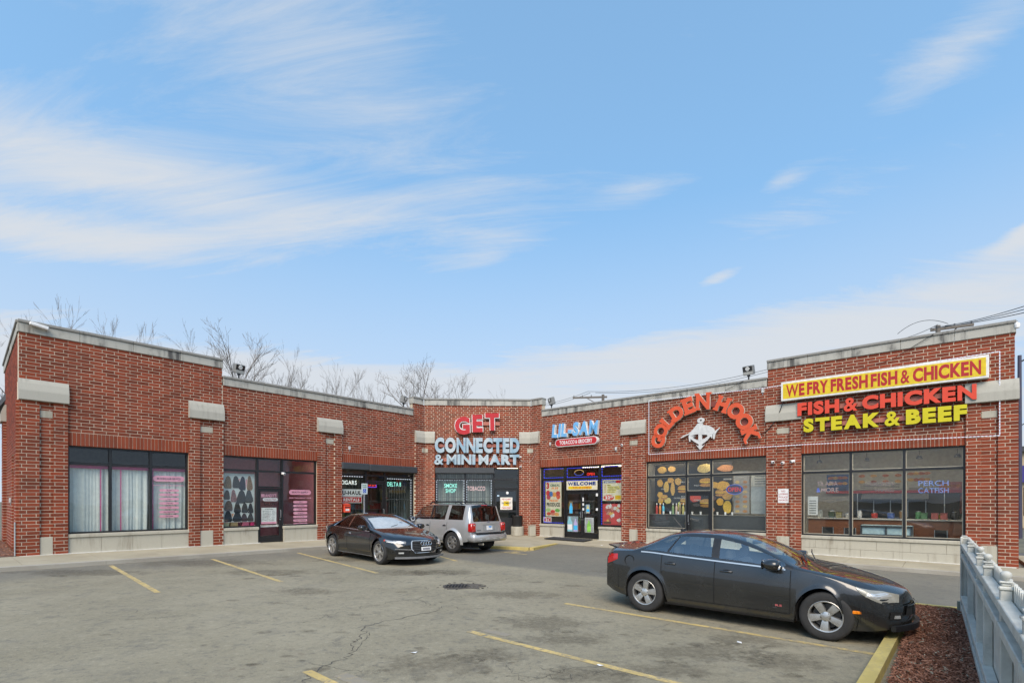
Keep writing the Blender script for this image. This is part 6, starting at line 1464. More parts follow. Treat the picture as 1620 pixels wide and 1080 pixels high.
S1 = dict(top=[(2.28, .60), (2.24, .68), (2.14, .75), (1.95, .82), (1.6, .905), (1.3, .955), (1.1, 1.0), (.9, 1.09), (.6, 1.23), (.24, 1.352), (-.1, 1.402), (-.45, 1.416), (-.75, 1.402), (-.98, 1.365), (-1.3, 1.24), (-1.7, 1.085), (-1.82, 1.068), (-2.1, 1.072), (-2.2, 1.06), (-2.29, .93)],
          belt=[(2.28, .50), (2.2, .62), (2.0, .735), (1.6, .845), (1.2, .90), (.8, .93), (0, .965), (-.8, 1.0), (-1.3, 1.025), (-1.7, 1.02), (-2.1, .985), (-2.29, .86)],
          hw=[(2.28, .74), (2.15, .80), (1.9, .86), (1.6, .892), (1.0, .898), (0, .898), (-1.2, .898), (-1.7, .885), (-2.05, .85), (-2.29, .78)],
          sill=[(2.28, .24), (2.1, .20), (1.7, .18), (1.0, .19), (0, .19), (-1, .19), (-1.7, .23), (-2.1, .29), (-2.29, .36)],
          rw=[(2.28, .50), (2.0, .64), (1.5, .73), (1.1, .77), (.94, .765), (.6, .685), (.12, .60), (-.3, .575), (-.98, .57), (-1.2, .60), (-1.58, .68), (-2.1, .66), (-2.29, .58)],
          rz=[(2.28, .57), (2.0, .785), (1.5, .90), (1.1, .955), (.94, .985), (.6, 1.135), (.12, 1.300), (-.3, 1.362), (-.6, 1.362), (-.98, 1.31), (-1.2, 1.215), (-1.58, 1.062), (-2.1, 1.03), (-2.29, .89)],
          bow=[(2.3, .34), (1.9, .22), (1.3, .03), (1.0, 0), (-1.5, 0), (-2.0, -.14), (-2.3, -.24)], prof=PROF, wheel_r=.335, arch_r=.385, axles=(1.37, -1.315), track=.785, tyre_w=.215, rim_r=.215, spokes=5, spoke_w=(.036, .052), lip=.02,
          keys=[(2.28, 2.28, 2.28, 14), (1.95, 1.95, 1.95, 34), (.98, .94, 1.10, 22), (.30, .12, .24, 12), (-.08, -.12, -.10, 3), (-.20, -.24, -.22, 22), (-.93, -.76, -.70, 1), (-.97, -.79, -.74, 14), (-1.42, -.98, -.98, 14), (-1.62, -1.58, -1.70, 16), (-2.10, -2.10, -2.10, 10), (-2.29, -2.29, -2.29)],
          classify=cls1, sided={'headlight', 'tail_light', 'side_window/front', 'side_window/rear', 'side_window/quarter', 'door/front', 'door/rear', 'side_skirt', 'pillar_trim'},
          paint=P1, mats={'headlight': M_LAMPC, 'tail_light': M_LAMPR, 'side_window/front': CG, 'side_window/rear': CG, 'side_window/quarter': CG, 'pillar_trim': M_TRIM, 'windshield': CGW, 'rear_window': CG},
          cabin=(.95, -1.5), seats=(.02, -.85), seat_z=.94)
hd = Vector((.762, -.647)); rt = Vector((hd.y, -hd.x)); ctr = Vector((3.56, 8.415)) - rt*.80 - hd*.03
C1 = car('parked_car', S1, ground_M(ctr.x, ctr.y, hd), 'dusty charcoal four-door sedan nosed over the yellow kerb', 1.055)
r1, M1 = C1['root'], C1['M']; rb = C1['ribbon']
def zline(x, a, b, n_=12): return [(x, a + (b-a)*i/n_) for i in range(n_ + 1)]
rb(zline(.93, .30, .925), .010, 'panel_gap', M_WELL); rb(zline(-.14, .30, .965), .010, 'panel_gap', M_WELL); rb([(-1.015 + (.0 if z < .62 else -(z - .62)*.0), z) for z in [.74 + .03*i for i in range(10)]], .010, 'panel_gap', M_WELL)
rb([(.93 - i*.055, .305) for i in range(33)], .010, 'panel_gap', M_WELL, 'z'); rb([(.86 - i*.055, C1['belt'](.86 - i*.055) + .002) for i in range(42)], .020, 'chrome_strip', M_CHROME, 'z', off=.007)
rb([(-1.0 + (-.0), .69), (-1.0, .74)], .010, 'panel_gap', M_WELL)
# rear arch edge of the back door
rb([(-1.315 + .405*math.cos(R(a)), .335 + .405*math.sin(R(a))) for a in range(0, 48, 6)], .010, 'panel_gap', M_WELL)
rb([(.98 - i*.06, .205) for i in range(33)], .03, 'skirt_lip', M_TRIM, 'z', off=.004)
rb([(2.0 - .0, .30 + i*.03) for i in range(10)], .008, 'panel_gap', M_WELL); rb([(-1.95, .34 + i*.04) for i in range(10)], .008, 'panel_gap', M_WELL)
C1['handle'](.02 + .02, .825, P1); C1['handle'](-.86, .865, P1); C1['mirror'](.70, 1.0, P1, .13, .13, .085)
for s_ in (1, -1):
    p = C1['low'](1.985, .44); MB().bbox(-.055, .055, -.008, .008, -.022, .022, .006, T(p.x - .02, s_*(p.y + .004), .44) @ RZ(-s_*.42)).build('side_marker', M_AMBER, r1, M1)
    p = C1['low'](-1.62, .86); MB().lathe([(.082, .0), (.088, .004), (.094, .0)], 28, 'y', T(p.x, s_*(p.y + .002), .86) @ SC(1, s_, 1)).build('fuel_flap', M_WELL, r1, M1) if s_ < 0 else None
    p = C1['low'](.78, .40); text_mb('RS', .74, .83, .395, .425, 0, .05).build('badge', mat('badge_red', (.42, .10, .10), .4), r1, M1 @ T(0, s_*(p.y + .006), 0)) if s_ < 0 else None
nz = C1['nose']
nz([(-.44, .40), (.44, .40), (.40, .53), (-.40, .53)], 'lower_grille', M_WELL, 2.285, .012, zslope=.05); nz([(-.40, .555), (.40, .555), (.36, .645), (-.36, .645)], 'upper_grille', mat('grille_mesh', (.02, .02, .02), .5), 2.275, .012, zslope=.25)
nz([(-.42, .530), (.42, .530), (.415, .552), (-.415, .552)], 'grille_bar', P1, 2.285, .03, zslope=.1); nz([(-.085, .535), (.085, .535), (.10, .565), (-.10, .565)], 'emblem', mat('gold_emblem', (.55, .36, .08), .3, .8), 2.29, .045, zslope=.1)
nz([(-.72, .225), (.72, .225), (.72, .30), (-.72, .30)], 'chin_spoiler', M_TRIM, 2.28, .03, thick=.05)
for s_ in (1, -1):
    nz([(s_*.50, .35), (s_*.72, .37), (s_*.70, .47), (s_*.53, .46)], 'fog_recess', M_WELL, 2.275, .014); nz([(s_*.54, .375), (s_*.66, .385), (s_*.65, .425), (s_*.55, .42)], 'fog_lamp', M_LAMPC, 2.275, .022)
nz([(-.17, .62), (.17, .62), (.17, .73), (-.17, .73)], 'number_plate', M_WHITE, -2.29, .012, rear=True); nz([(-.20, .375), (.20, .375), (.20, .50), (-.20, .50)], 'plate_holder', M_TRIM, 2.285, .025)
MB().tube([(-.98, 0, 1.38), (-1.18, 0, 1.61)], .006, 6).build('antenna', M_TRIM, r1, M1); MB().bbox(-1.04, -.92, -.03, .03, 1.355, 1.39, .012).build('antenna_base', M_TRIM, r1, M1)
MB().prism([(-1.98, 1.05), (-2.14, 1.088), (-2.19, 1.095), (-2.17, 1.07), (-2.06, 1.04)], -.58, .58).build('boot_spoiler', P1, r1, M1)
for a, b, s_ in ((.95, .15, 1), (.90, -.45, 1)):
    MB().tube([(1.06, b, 1.035), (.97, b + .28, 1.10), (.93, b + .52, 1.125)], .009, 6).build('wiper', M_TRIM, r1, M1)
MB().box(.40, .43, -.70, -.64, 1.12, 1.22).build('window_sticker', M_WHITE, r1, M1) if False else None
MB().bbox(.22, .30, -.16, .16, 1.22, 1.28, .015).build('rear_view_mirror', M_TRIM, r1, M1)

HLM = mat('hazed_headlight', (.30, .29, .25), .22, .2, coat=.7)
C1['lamp'](1.90, 2.26, lambda u: .765 - .205*u**.7, lambda u: .775 - .085*u, 'headlight', HLM)
C1['lamp'](2.04, 2.20, lambda u: .655 - .045*u, lambda u: .715 - .02*u, 'headlight_bulb', M_LAMPC, 6, 4, .012)
C1['lamp'](-1.98, -2.27, lambda u: .86 - .10*u, lambda u: .955 - .02*u, 'tail_light', M_LAMPR, 10)

# ---- black two-door coupe
P2 = car_paint('black_paint', (.004, .004, .0045), .04, .12, .0, .12)
def cls2(k, kind, jj, x, y, z):
    if kind == 'side' and 1 <= jj <= 6:
        if k in (2, 3) and x < .74: return 'side_window/front'
        if k == 5: return 'side_window/rear'
        if k == 4: return 'pillar_trim'
    if kind == 'crown':
        if k == 2 and jj >= 1: return 'windshield'
        if k == 6 and jj >= 2: return 'rear_window'
        if k in (0, 1): return 'bonnet'
    if kind == 'low':
        if -.42 < x < .92 and z > .30: return 'door'
        if x > 2.02: return 'front_bumper'
        if x < -2.0 and z < .66: return 'rear_bumper'
S2 = dict(top=[(2.29, .58), (2.24, .67), (2.1, .735), (1.8, .81), (1.4, .885), (1.0, .95), (.86, .985), (.5, 1.145), (.12, 1.285), (-.25, 1.355), (-.6, 1.372), (-.95, 1.33), (-1.15, 1.275), (-1.5, 1.13), (-1.84, 1.005), (-2.0, .985), (-2.2, .965), (-2.3, .84)],
          belt=[(2.29, .50), (2.2, .60), (2.0, .70), (1.6, .79), (1.2, .845), (.6, .885), (0, .90), (-.8, .925), (-1.4, .945), (-1.9, .92), (-2.3, .78)],
          hw=[(2.29, .76), (2.15, .83), (1.9, .895), (1.5, .925), (.9, .915), (0, .905), (-1.0, .92), (-1.5, .925), (-1.95, .89), (-2.3, .80)],
          sill=[(2.29, .22), (2.1, .17), (1.7, .16), (1.0, .18), (0, .18), (-1, .18), (-1.7, .21), (-2.3, .32)],
          rw=[(2.29, .52), (2.0, .68), (1.5, .74), (1.0, .78), (.84, .775), (.5, .69), (.05, .60), (-.4, .565), (-1.1, .57), (-1.4, .62), (-1.75, .70), (-2.1, .68), (-2.3, .60)],
          rz=[(2.29, .56), (2.0, .735), (1.5, .85), (1.0, .93), (.84, .955), (.5, 1.09), (.05, 1.235), (-.4, 1.315), (-.8, 1.30), (-1.1, 1.225), (-1.4, 1.12), (-1.75, 1.0), (-2.1, .95), (-2.3, .81)],
          bow=[(2.3, .36), (1.9, .22), (1.3, .03), (1.0, 0), (-1.5, 0), (-2.0, -.14), (-2.3, -.26)], prof=PROF, wheel_r=.335, arch_r=.375, axles=(1.41, -1.34), track=.805, tyre_w=.235, rim_r=.243, spokes=5, spoke_w=(.020, .024), spoke_split=(-.17, .17), lip=.022,
          keys=[(2.29, 2.29, 2.29, 12), (1.95, 1.95, 1.95, 30), (.90, .84, 1.0, 18), (.22, .05, .14, 14), (-.40, -.46, -.44, 2), (-.46, -.52, -.50, 18), (-1.32, -1.10, -1.12, 16), (-1.76, -1.75, -1.86, 12), (-2.1, -2.1, -2.1, 8), (-2.3, -2.3, -2.3)],
          classify=cls2, sided={'headlight', 'tail_light', 'side_window/front', 'side_window/rear', 'door', 'pillar_trim'}, paint=P2,
          mats={'headlight': mat('xenon_lens', (.30, .30, .31), .12, .3, coat=.9), 'tail_light': M_LAMPR, 'side_window/front': CGD, 'side_window/rear': CGD, 'pillar_trim': M_CHROME, 'windshield': glass('coupe_screen', (.86, .88, .88), 1.3, .03), 'rear_window': CGD}, cabin=(.85, -1.4), seats=(-.1, -.95), seat_z=.98, sunshade=mat('silver_sunshade', (.62, .62, .62), .5))
hd = Vector((.713, -.701)); rt = Vector((hd.y, -hd.x)); ctr = Vector((-5.02, 16.58)) - rt*.84
C2 = car('parked_car', S2, ground_M(ctr.x, ctr.y, hd), 'glossy black two-door coupe with chrome-rimmed grille, backed in', 1.10)
r2, M2 = C2['root'], C2['M']; rb = C2['ribbon']; nz = C2['nose']
rb(zline(.92, .30, .86), .010, 'panel_gap', M_WELL); rb(zline(-.42, .30, .905), .010, 'panel_gap', M_WELL); rb([(.92 - i*.06, .30) for i in range(23)], .010, 'panel_gap', M_WELL, 'z'); rb([(.82 - i*.055, C2['belt'](.82 - i*.055) + .004) for i in range(39)], .018, 'chrome_strip', M_CHROME, 'z', off=.007)
mb_ = MB()
for s_ in (1, -1):                                              # bright window surround over the side glass
    pts = [Vector((x, (C2['rw'](x) + .012)*s_, C2['rz'](x) + .004)) for x in [.80 - i*.08 for i in range(24)]] + [Vector((-1.30, C2['ylow'](-1.3, .94)*s_, .955))]
    MB().tube(pts, .011, 6).build('window_surround', M_CHROME, r2, M2, True)
rb([(1.0 - i*.06, .20) for i in range(34)], .022, 'sill_trim', M_CHROME if False else mat('sill_grey', (.16, .16, .16), .4), 'z', off=.006)
C2['handle'](-.30, .78, M_CHROME, .17); C2['mirror'](.66, .975, P2, .12, .12, .08)
G = [(-.30, .36), (.30, .36), (.40, .46), (.395, .64), (.37, .675), (-.37, .675), (-.395, .64), (-.40, .46)]
gr_ = nz([(a*1.07, .515 + (b - .515)*1.08) for a, b in G], 'grille_surround', M_CHROME, 2.30, .014, zslope=.10); nz(G, 'grille', M_WELL, 2.30, .022, zslope=.10)
for i in range(6): nz([(-.385, .40 + i*.045), (.385, .40 + i*.045), (.385, .412 + i*.045), (-.385, .412 + i*.045)], 'grille_bar', mat('grille_bar', (.10, .10, .10), .4, .6), 2.30, .030, zslope=.10)
for i in range(4):
    cy_ = -.126 + i*.084; MB().tube([(2.345 - .10*(.60 - .5), cy_ + .052*math.cos(R(a*20)), .605 + .052*math.sin(R(a*20))) for a in range(19)], .009, 6).build('emblem_ring', M_CHROME, r2, M2)
nz([(-.16, .41), (.16, .41), (.16, .51), (-.16, .51)], 'number_plate', M_WHITE, 2.30, .045, zslope=.1); nz([(-.12, .43), (.12, .43), (.12, .485), (-.12, .485)], 'plate_marking', mat('plate_grey', (.22, .22, .24), .5), 2.30, .048, zslope=.1)
for s_ in (1, -1):
    nz([(s_*.46, .29), (s_*.76, .30), (s_*.80, .43), (s_*.50, .41)], 'air_intake', M_WELL, 2.30, .012); nz([(s_*.60, .335), (s_*.72, .335), (s_*.72, .375), (s_*.60, .375)], 'fog_lamp', M_LAMPC, 2.30, .020)
    nz([(s_*.43, .43), (s_*.80, .45), (s_*.80, .475), (s_*.43, .455)], 'intake_blade', mat('sill_grey', (.16, .16, .16)), 2.30, .024)
nz([(-.80, .20), (.80, .20), (.80, .25), (-.80, .25)], 'front_splitter', mat('sill_grey', (.16, .16, .16)), 2.30, .02, thick=.04)
MB().prism([(-.95, 1.34), (-1.12, 1.30), (-1.10, 1.345)], -.02, .02).build('roof_fin', P2, r2, M2)
mb = MB(); mb.box(.12, .80, -.60, .60, 0, .004, Matrix.Translation((0, 0, 1.0)) @ RY(R(20))); 
for b in (.35, -.25): MB().tube([(.96, b, 1.0), (.84, b + .30, 1.05)], .009, 6).build('wiper', M_TRIM, r2, M2)

C2['lamp'](1.86, 2.27, lambda u: .665 - .075*u, lambda u: .705 - .045*u, 'headlight', mat('xenon_lens', (.30, .30, .31), .12, .3, coat=.9))
C2['lamp'](1.95, 2.25, lambda u: .635 - .03*u, lambda u: .665 - .03*u, 'headlight_strip', M_WHITE, 8, 3, .012)
C2['lamp'](1.80, 1.87, lambda u: .655, lambda u: .70, 'side_marker', mat('red_reflex', (.5, .05, .03), .2), 4, 3)
C2['lamp'](-2.0, -2.27, lambda u: .70, lambda u: .84, 'tail_light', M_LAMPR, 10)

# ---- silver sport-utility
P3 = car_paint('silver_paint', (.43, .425, .41), .10, .34, .45); MFL = mat('flare_grey', (.40, .395, .385), .5)
def cls3(k, kind, jj, x, y, z):
    if kind == 'side' and 1 <= jj <= 7:
        if k in (2, 3) and x < .86: return 'side_window/front'
        if k == 5: return 'side_window/rear'
        if k == 7: return 'side_window/cargo'
        if k == 4: return 'pillar_trim'
    if kind == 'crown':
        if k == 2 and jj >= 1: return 'windshield'
        if k == 9 and jj >= 1: return 'rear_window'
        if k in (0, 1): return 'bonnet'
    if kind == 'low':
        if z > .42 and -.12 < x < .98: return 'door/front'
        if z > .42 and -1.02 < x < -.12: return 'door/rear'
        if x > 1.95: return 'front_bumper'
    if kind != 'crown' and x > 1.85 and y > .45 and .78 < z < .95: return 'headlight'
S3 = dict(top=[(2.2, .86), (2.14, 1.0), (2.0, 1.07), (1.6, 1.12), (1.2, 1.15), (1.0, 1.17), (.75, 1.40), (.48, 1.62), (.25, 1.69), (-.3, 1.72), (-1.4, 1.72), (-1.93, 1.69), (-2.03, 1.45), (-2.14, 1.11), (-2.17, 1.0), (-2.20, .80)],
          belt=[(2.2, .74), (2.1, .86), (1.8, .97), (1.2, 1.03), (.8, 1.055), (-.5, 1.075), (-1.5, 1.09), (-2.0, 1.09), (-2.13, 1.07), (-2.2, .78)],
          hw=[(2.2, .80), (2.05, .85), (1.7, .885), (1.0, .895), (-1.2, .895), (-1.8, .89), (-2.1, .86), (-2.2, .84)],
          sill=[(2.2, .40), (2.0, .35), (1.5, .33), (0, .33), (-1.5, .35), (-1.9, .42), (-2.2, .45)],
          rw=[(2.2, .55), (1.9, .66), (1.3, .76), (1.04, .80), (.7, .745), (.40, .715), (-.3, .70), (-1.5, .70), (-1.93, .695), (-2.03, .72), (-2.13, .75), (-2.2, .74)],
          rz=[(2.2, .79), (1.9, .985), (1.3, 1.07), (1.04, 1.10), (.7, 1.36), (.40, 1.59), (-.3, 1.655), (-1.5, 1.66), (-1.93, 1.635), (-2.03, 1.40), (-2.13, 1.10), (-2.2, .80)],
          bow=[(2.2, .26), (1.8, .14), (1.2, 0), (-1.8, 0), (-2.05, -.05), (-2.2, -.07)], prof=[(0, .96), (.1, .985), (.35, 1.0), (.6, 1.0), (.85, .985), (1, .965)], wheel_r=.375, arch_r=.435, axles=(1.33, -1.29), track=.785, tyre_w=.235, rim_r=.225, spokes=6, spoke_w=(.030, .040), lip=.035, bulge=.012,
          keys=[(2.2, 2.2, 2.2, 10), (1.9, 1.9, 1.9, 26), (.96, .98, 1.0, 18), (.50, .40, .46, 12), (-.08, -.12, -.1, 2), (-.16, -.20, -.18, 18), (-.86, -.92, -.9, 4), (-1.04, -1.08, -1.06, 16), (-1.76, -1.74, -1.76, 6), (-1.96, -1.93, -1.93, 14), (-2.14, -2.13, -2.14, 4), (-2.2, -2.2, -2.2)],
          classify=cls3, sided={'headlight', 'side_window/front', 'side_window/rear', 'side_window/cargo', 'door/front', 'door/rear', 'pillar_trim'}, paint=P3,
          mats={'headlight': M_LAMPC, 'side_window/front': CG, 'side_window/rear': CGW, 'side_window/cargo': CGD, 'pillar_trim': M_TRIM, 'windshield': CGW, 'rear_window': CGD}, cabin=(1.0, -1.9), seats=(.1, -.8), seat_z=1.15)
hd = Vector((-.772, .636)); lf = Vector((-hd.y, hd.x)); wpnt = Vector((-2.13, 19.05)); ctr = wpnt + hd*1.39 - lf*.80
C3 = car('parked_car', S3, ground_M(ctr.x, ctr.y, hd), 'silver sport-utility vehicle seen from behind, facing the smoke shop', 1.07)
r3, M3 = C3['root'], C3['M']; rb = C3['ribbon']; nz = C3['nose']
rb(zline(.98, .42, 1.04), .011, 'panel_gap', M_WELL); rb(zline(-.12, .42, 1.07), .011, 'panel_gap', M_WELL); rb(zline(-1.0, .72, 1.08), .011, 'panel_gap', M_WELL); rb([(.98 - i*.07, .42) for i in range(28)], .011, 'panel_gap', M_WELL, 'z'); rb([(.95 - i*.07, .56) for i in range(27)], .03, 'side_moulding', MFL, 'z', off=.010)
C3['handle'](-.0, .93, M_TRIM, .17); C3['handle'](-.88, .945, M_TRIM, .17); C3['mirror'](.78, 1.14, M_TRIM, .10, .12, .10)
for s_ in (1, -1):                                              # wheel-arch flares
    for ax in S3['axles']:
        P = []
        for a in range(-8, 189, 7):
            for q in (.425, .50):
                x, z = ax + q*math.cos(R(a)), .375 + q*math.sin(R(a)); z = max(z, .30); P.append((C3['warp'](x, .8), s_*(C3['ylow'](x, min(z, 1.0)) + (.028 if q < .45 else .006)), z))
        MB().add(P, [(2*i, 2*i+1, 2*i+3, 2*i+2) for i in range(len(P)//2 - 1)]).build('wheel_arch_flare', P3, r3, M3, True)
    MB().bbox(-2.215, -2.02, min(s_*.66, s_*.885), max(s_*.66, s_*.885), .76, 1.06, .03).build('tail_light', M_LAMPR, r3, M3, True); MB().bbox(-2.224, -2.12, min(s_*.69, s_*.84), max(s_*.69, s_*.84), .86, .95, .02).build('tail_lamp_bulb', emit('tail_glow', (.9, .06, .03), .25), r3, M3)
    MB().bbox(-2.222, -2.1, min(s_*.71, s_*.80), max(s_*.71, s_*.80), .965, 1.03, .02).build('reverse_light', M_LAMPC, r3, M3)
    MB().tube([(.15, s_*.62, 1.68), (.05, s_*.62, 1.765), (-1.35, s_*.62, 1.785), (-1.5, s_*.62, 1.70)], .024, 8).build('roof_rail', M_TRIM, r3, M3, True)
for x in (-.2, -1.1): MB().bbox(x - .04, x + .04, -.62, .62, 1.765, 1.785, .01).build('roof_bar', M_TRIM, r3, M3)
MB().bbox(-2.33, -1.95, -.87, .87, .42, .70, .06).build('rear_bumper', P3, r3, M3, True, 60); MB().box(-2.335, -2.2, -.74, .74, .705, .725).build('bumper_step', M_TRIM, r3, M3)
for i in range(4): MB().bbox(-2.338, -2.32, -.62 + i*.36 - .0, -.46 + i*.36, .50, .535, .008).build('bumper_slot', M_LAMPC, r3, M3)
nz([(-.64, .74), (.64, .74), (.66, 1.08), (-.66, 1.08)], 'tailgate_panel', P3, -2.205, .006, rear=True, zslope=.12, zref=.9); nz([(-.30, .80), (.30, .80), (.30, 1.0), (-.30, 1.0)], 'plate_recess', mat('recess_silver', (.26, .26, .25), .5), -2.205, .014, rear=True, zslope=.12, zref=.9)
nz([(-.155, .82), (.155, .82), (.155, .965), (-.155, .965)], 'number_plate', M_WHITE, -2.205, .022, rear=True, zslope=.12, zref=.9); nz([(-.10, .90), (.02, .90), (.05, .955), (-.12, .955)], 'plate_emblem', mat('plate_blue', (.08, .28, .60), .5), -2.205, .025, rear=True, zslope=.12, zref=.9)
nz([(-.36, 1.015), (.36, 1.015), (.36, 1.055), (-.36, 1.055)], 'handle_strip', M_CHROME if False else P3, -2.20, .028, rear=True, zslope=.12, zref=.9); nz([(-.065 + .0, 1.06), (.065, 1.06), (.065, 1.10), (-.065, 1.10)], 'emblem', mat('navy_emblem', (.02, .035, .10), .3), -2.18, .02, rear=True, zslope=.25, zref=1.0)
nz([(.42, .80), (.60, .80), (.60, .835), (.42, .835)], 'model_badge', mat('badge_dark', (.12, .12, .12), .4), -2.205, .014, rear=True, zslope=.12, zref=.9)
MB().tube([(-2.10, -.05, 1.16), (-2.06, .35, 1.22)], .010, 6).build('rear_wiper', M_TRIM, r3, M3); MB().bbox(-1.99, -1.92, -.14, .14, 1.655, 1.685, .01).build('brake_light', M_LAMPR, r3, M3)
MB().tube([(-2.15, .45, .34), (-2.36, .45, .35)], .035, 10).build('exhaust_pipe', M_CHROME, r3, M3, True)
# ------------------------------------------------------------------ bare winter trees behind the building
def bark():
    m_, nt, o = newmat('bark'); t = NT(nt); P = t.pos(); a = t.noise(P, 9, 4)
    t.principled(o, t.mix(a, (.145, .128, .112), (.23, .205, .185)), .9, spec=.2); return m_
M_BARK = bark()
def bare_tree(seed, height, spread, limbs=7, fork=.32):
    """trunk mesh and crown mesh (limbs, branches, twigs) of a leafless tree"""
    rn = random.Random(seed); trunk, crown = MB(), MB()
    def limb(mb, p, d, L_, r, lev):
        n_ = 4 if lev < 2 else 3; pts = [p.copy()]; rad = [r]; q = p.copy(); dd = d.copy()
        for i in range(n_):
            dd = (dd + Vector((rn.gauss(0, .12), rn.gauss(0, .12), rn.gauss(.05, .06)))).normalized(); q = q + dd*(L_/n_); pts.append(q.copy()); rad.append(max(.006, r*(1 - .62*(i+1)/n_)))
        mb.tube(pts, r, 5 if lev == 0 else (4 if lev == 1 else 3), False, rad)
        if lev >= 4: return
        kids = (5, 4, 4, 3)[lev] if lev else limbs
        for k in range(kids):
            t_ = rn.uniform(fork if lev == 0 else .2, 1.0); i = min(n_ - 1, int(t_*n_)); base = pts[i].lerp(pts[i+1], t_*n_ - i)
            ax = Vector((rn.gauss(0, 1), rn.gauss(0, 1), rn.gauss(0, .4))).normalized(); ang = rn.uniform(.35, .8)*spread
            nd = (dd*math.cos(ang) + (ax - dd*ax.dot(dd)).normalized()*math.sin(ang)).normalized(); nd.z = nd.z*.8 + .25; nd.normalize()
            limb(crown, base, nd, L_*rn.uniform(.42, .66)*(1.15 - t_*.35), max(.008, rad[i]*rn.uniform(.45, .62)), lev + 1)
    limb(trunk, Vector((0, 0, -.3)), Vector((rn.gauss(0, .04), rn.gauss(0, .04), 1)).normalized(), height*.62, height*.008 + .025, 0)
    return trunk.mesh('trunk', M_BARK, True, 180), crown.mesh('crown', M_BARK)
TV = [bare_tree(21, 14, .75, 7), bare_tree(5, 14, .95, 6, .25), bare_tree(33, 14, .58, 7, .3), bare_tree(48, 14, 1.05, 6, .2), bare_tree(61, 14, .62, 6, .35)]
# (image column, row of the top, depth, variant, width, label)
TREES = [(8, 498, 34, 1, 1.25, 'bare dark tree rising at the very left edge behind the flank wall'), (88, 492, 36, 0, .8, 'bare tree just right of the left roof corner camera'), (107, 482, 38, 2, .75, 'slim bare tree second above the tall left block'), (124, 462, 36, 2, .8, 'tallest bare tree above the tall left block'),
         (143, 480, 37, 0, .9, 'bushy bare tree beside the tallest one'), (173, 484, 38, 2, .85, 'last bare tree of the cluster above the tall left block'), (212, 510, 44, 4, .7, 'thin bare sapling over the middle of the tall left block'), (232, 500, 43, 2, .8, 'second thin bare sapling over the tall left block'),
         (312, 522, 40, 1, 1.1, 'wide bare tree behind the step in the left parapet'), (352, 518, 41, 0, 1.05, 'bare tree left of the first floodlight'), (376, 512, 40, 3, 1.1, 'dark bare tree behind the first floodlight'), (398, 518, 42, 2, .9, 'bare tree right of the first floodlight'),
         (440, 558, 44, 1, 1.1, 'low bare tree behind the left parapet'), (455, 562, 46, 0, 1.2, 'dense bare tree with dark trunk over the left parapet'), (487, 575, 47, 3, .9, 'leaning bare tree over the left parapet'), (515, 570, 47, 4, .8, 'narrow bare tree over the left parapet'), (537, 568, 46, 0, .85, 'bare tree with a forked top over the left parapet'),
         (566, 586, 49, 2, .75, 'small bare tree nearing the raised centre'), (583, 584, 50, 0, .7, 'small dense bare tree nearing the raised centre'), (608, 590, 50, 4, .8, 'faint bare tree left of the second floodlight'), (672, 566, 45, 3, 1.35, 'broad bare tree rising behind the raised centre'), (694, 572, 46, 1, 1.0, 'bare tree with upright trunk behind the raised centre'), (722, 586, 47, 3, 1.1, 'spreading bare tree behind the red sign letters'), (800, 610, 52, 0, 1.0, 'small distant bare tree behind the right end of the centre')]
def top_z(me): return max(v.co.z for v in me.vertices)
TZ = [top_z(c) for t_, c in TV]; tr_ = random.Random(3)
for px, py, Y, vi, wd, lab in TREES:
    z = 2.0 + (791 - py)*Y/805; x = (px - 810)*Y/805; b = gz(0) - .25; k = (z - b)/TZ[vi]*.985; M = T(x, Y, b) @ RZ(tr_.uniform(0, 6.28)) @ SC(k*wd*.8, k*wd*.8, k)
    o = empty('bare_tree', M, lab, 'tree', 'bare trees behind the building'); inst('trunk', TV[vi][0], o, M); inst('crown', TV[vi][1], o, M)

# ------------------------------------------------------------------ utility poles and lines
M_WOOD = mat('weathered_pole', (.16, .14, .12), .9)
def at(px, py, Y): return Vector(((px - 810)*Y/805, Y, 2.0 + (791 - py)*Y/805))
def pole(px, py, Y, ang, label, arms=1, L_=2.6):
    p = at(px, py, Y); M = T(p.x, p.y, gz(0) - .25); h = p.z - gz(0) + .25; root = empty('utility_pole', M, label, 'utility pole')
    MB().tube([(0, 0, 0), (0, 0, h)], .15, 10, True, [.17, .12]).build('pole', M_WOOD, root, M, True); Ma = M @ T(0, 0, h) @ RZ(ang)
    for i in range(arms):
        ar = MB().box(-L_, .35, -.07 - i*.2, .05 - i*.2, -.28 - i*.35, -.14 - i*.35).build('crossarm', M_WOOD, root, Ma); MB().tube([(-L_*.55, -.05, -.24 - i*.35), (-.02, -.02, -1.1 - i*.3)], .035, 6).build('brace', M_WOOD, root, Ma)
        for k in range(3): MB().lathe([(.03, 0), (.05, .04), (.035, .08), (.05, .12), (0, .16)], 8, 'z', T(-L_ + .1 + k*.75, -.01 - i*.2, -.14 - i*.35)).build('insulator', mat('insulator_grey', (.2, .2, .2), .4), root, Ma, True)
    return p
pole(954, 624, 44, R(-8), 'wooden utility pole with one crossarm behind the grocery parapet'); pole(1484, 515, 30, R(150), 'utility pole with two crossarms behind the corner shop', 2, 1.6)
WIRE = mat('wire_black', (.05, .05, .05), .7)
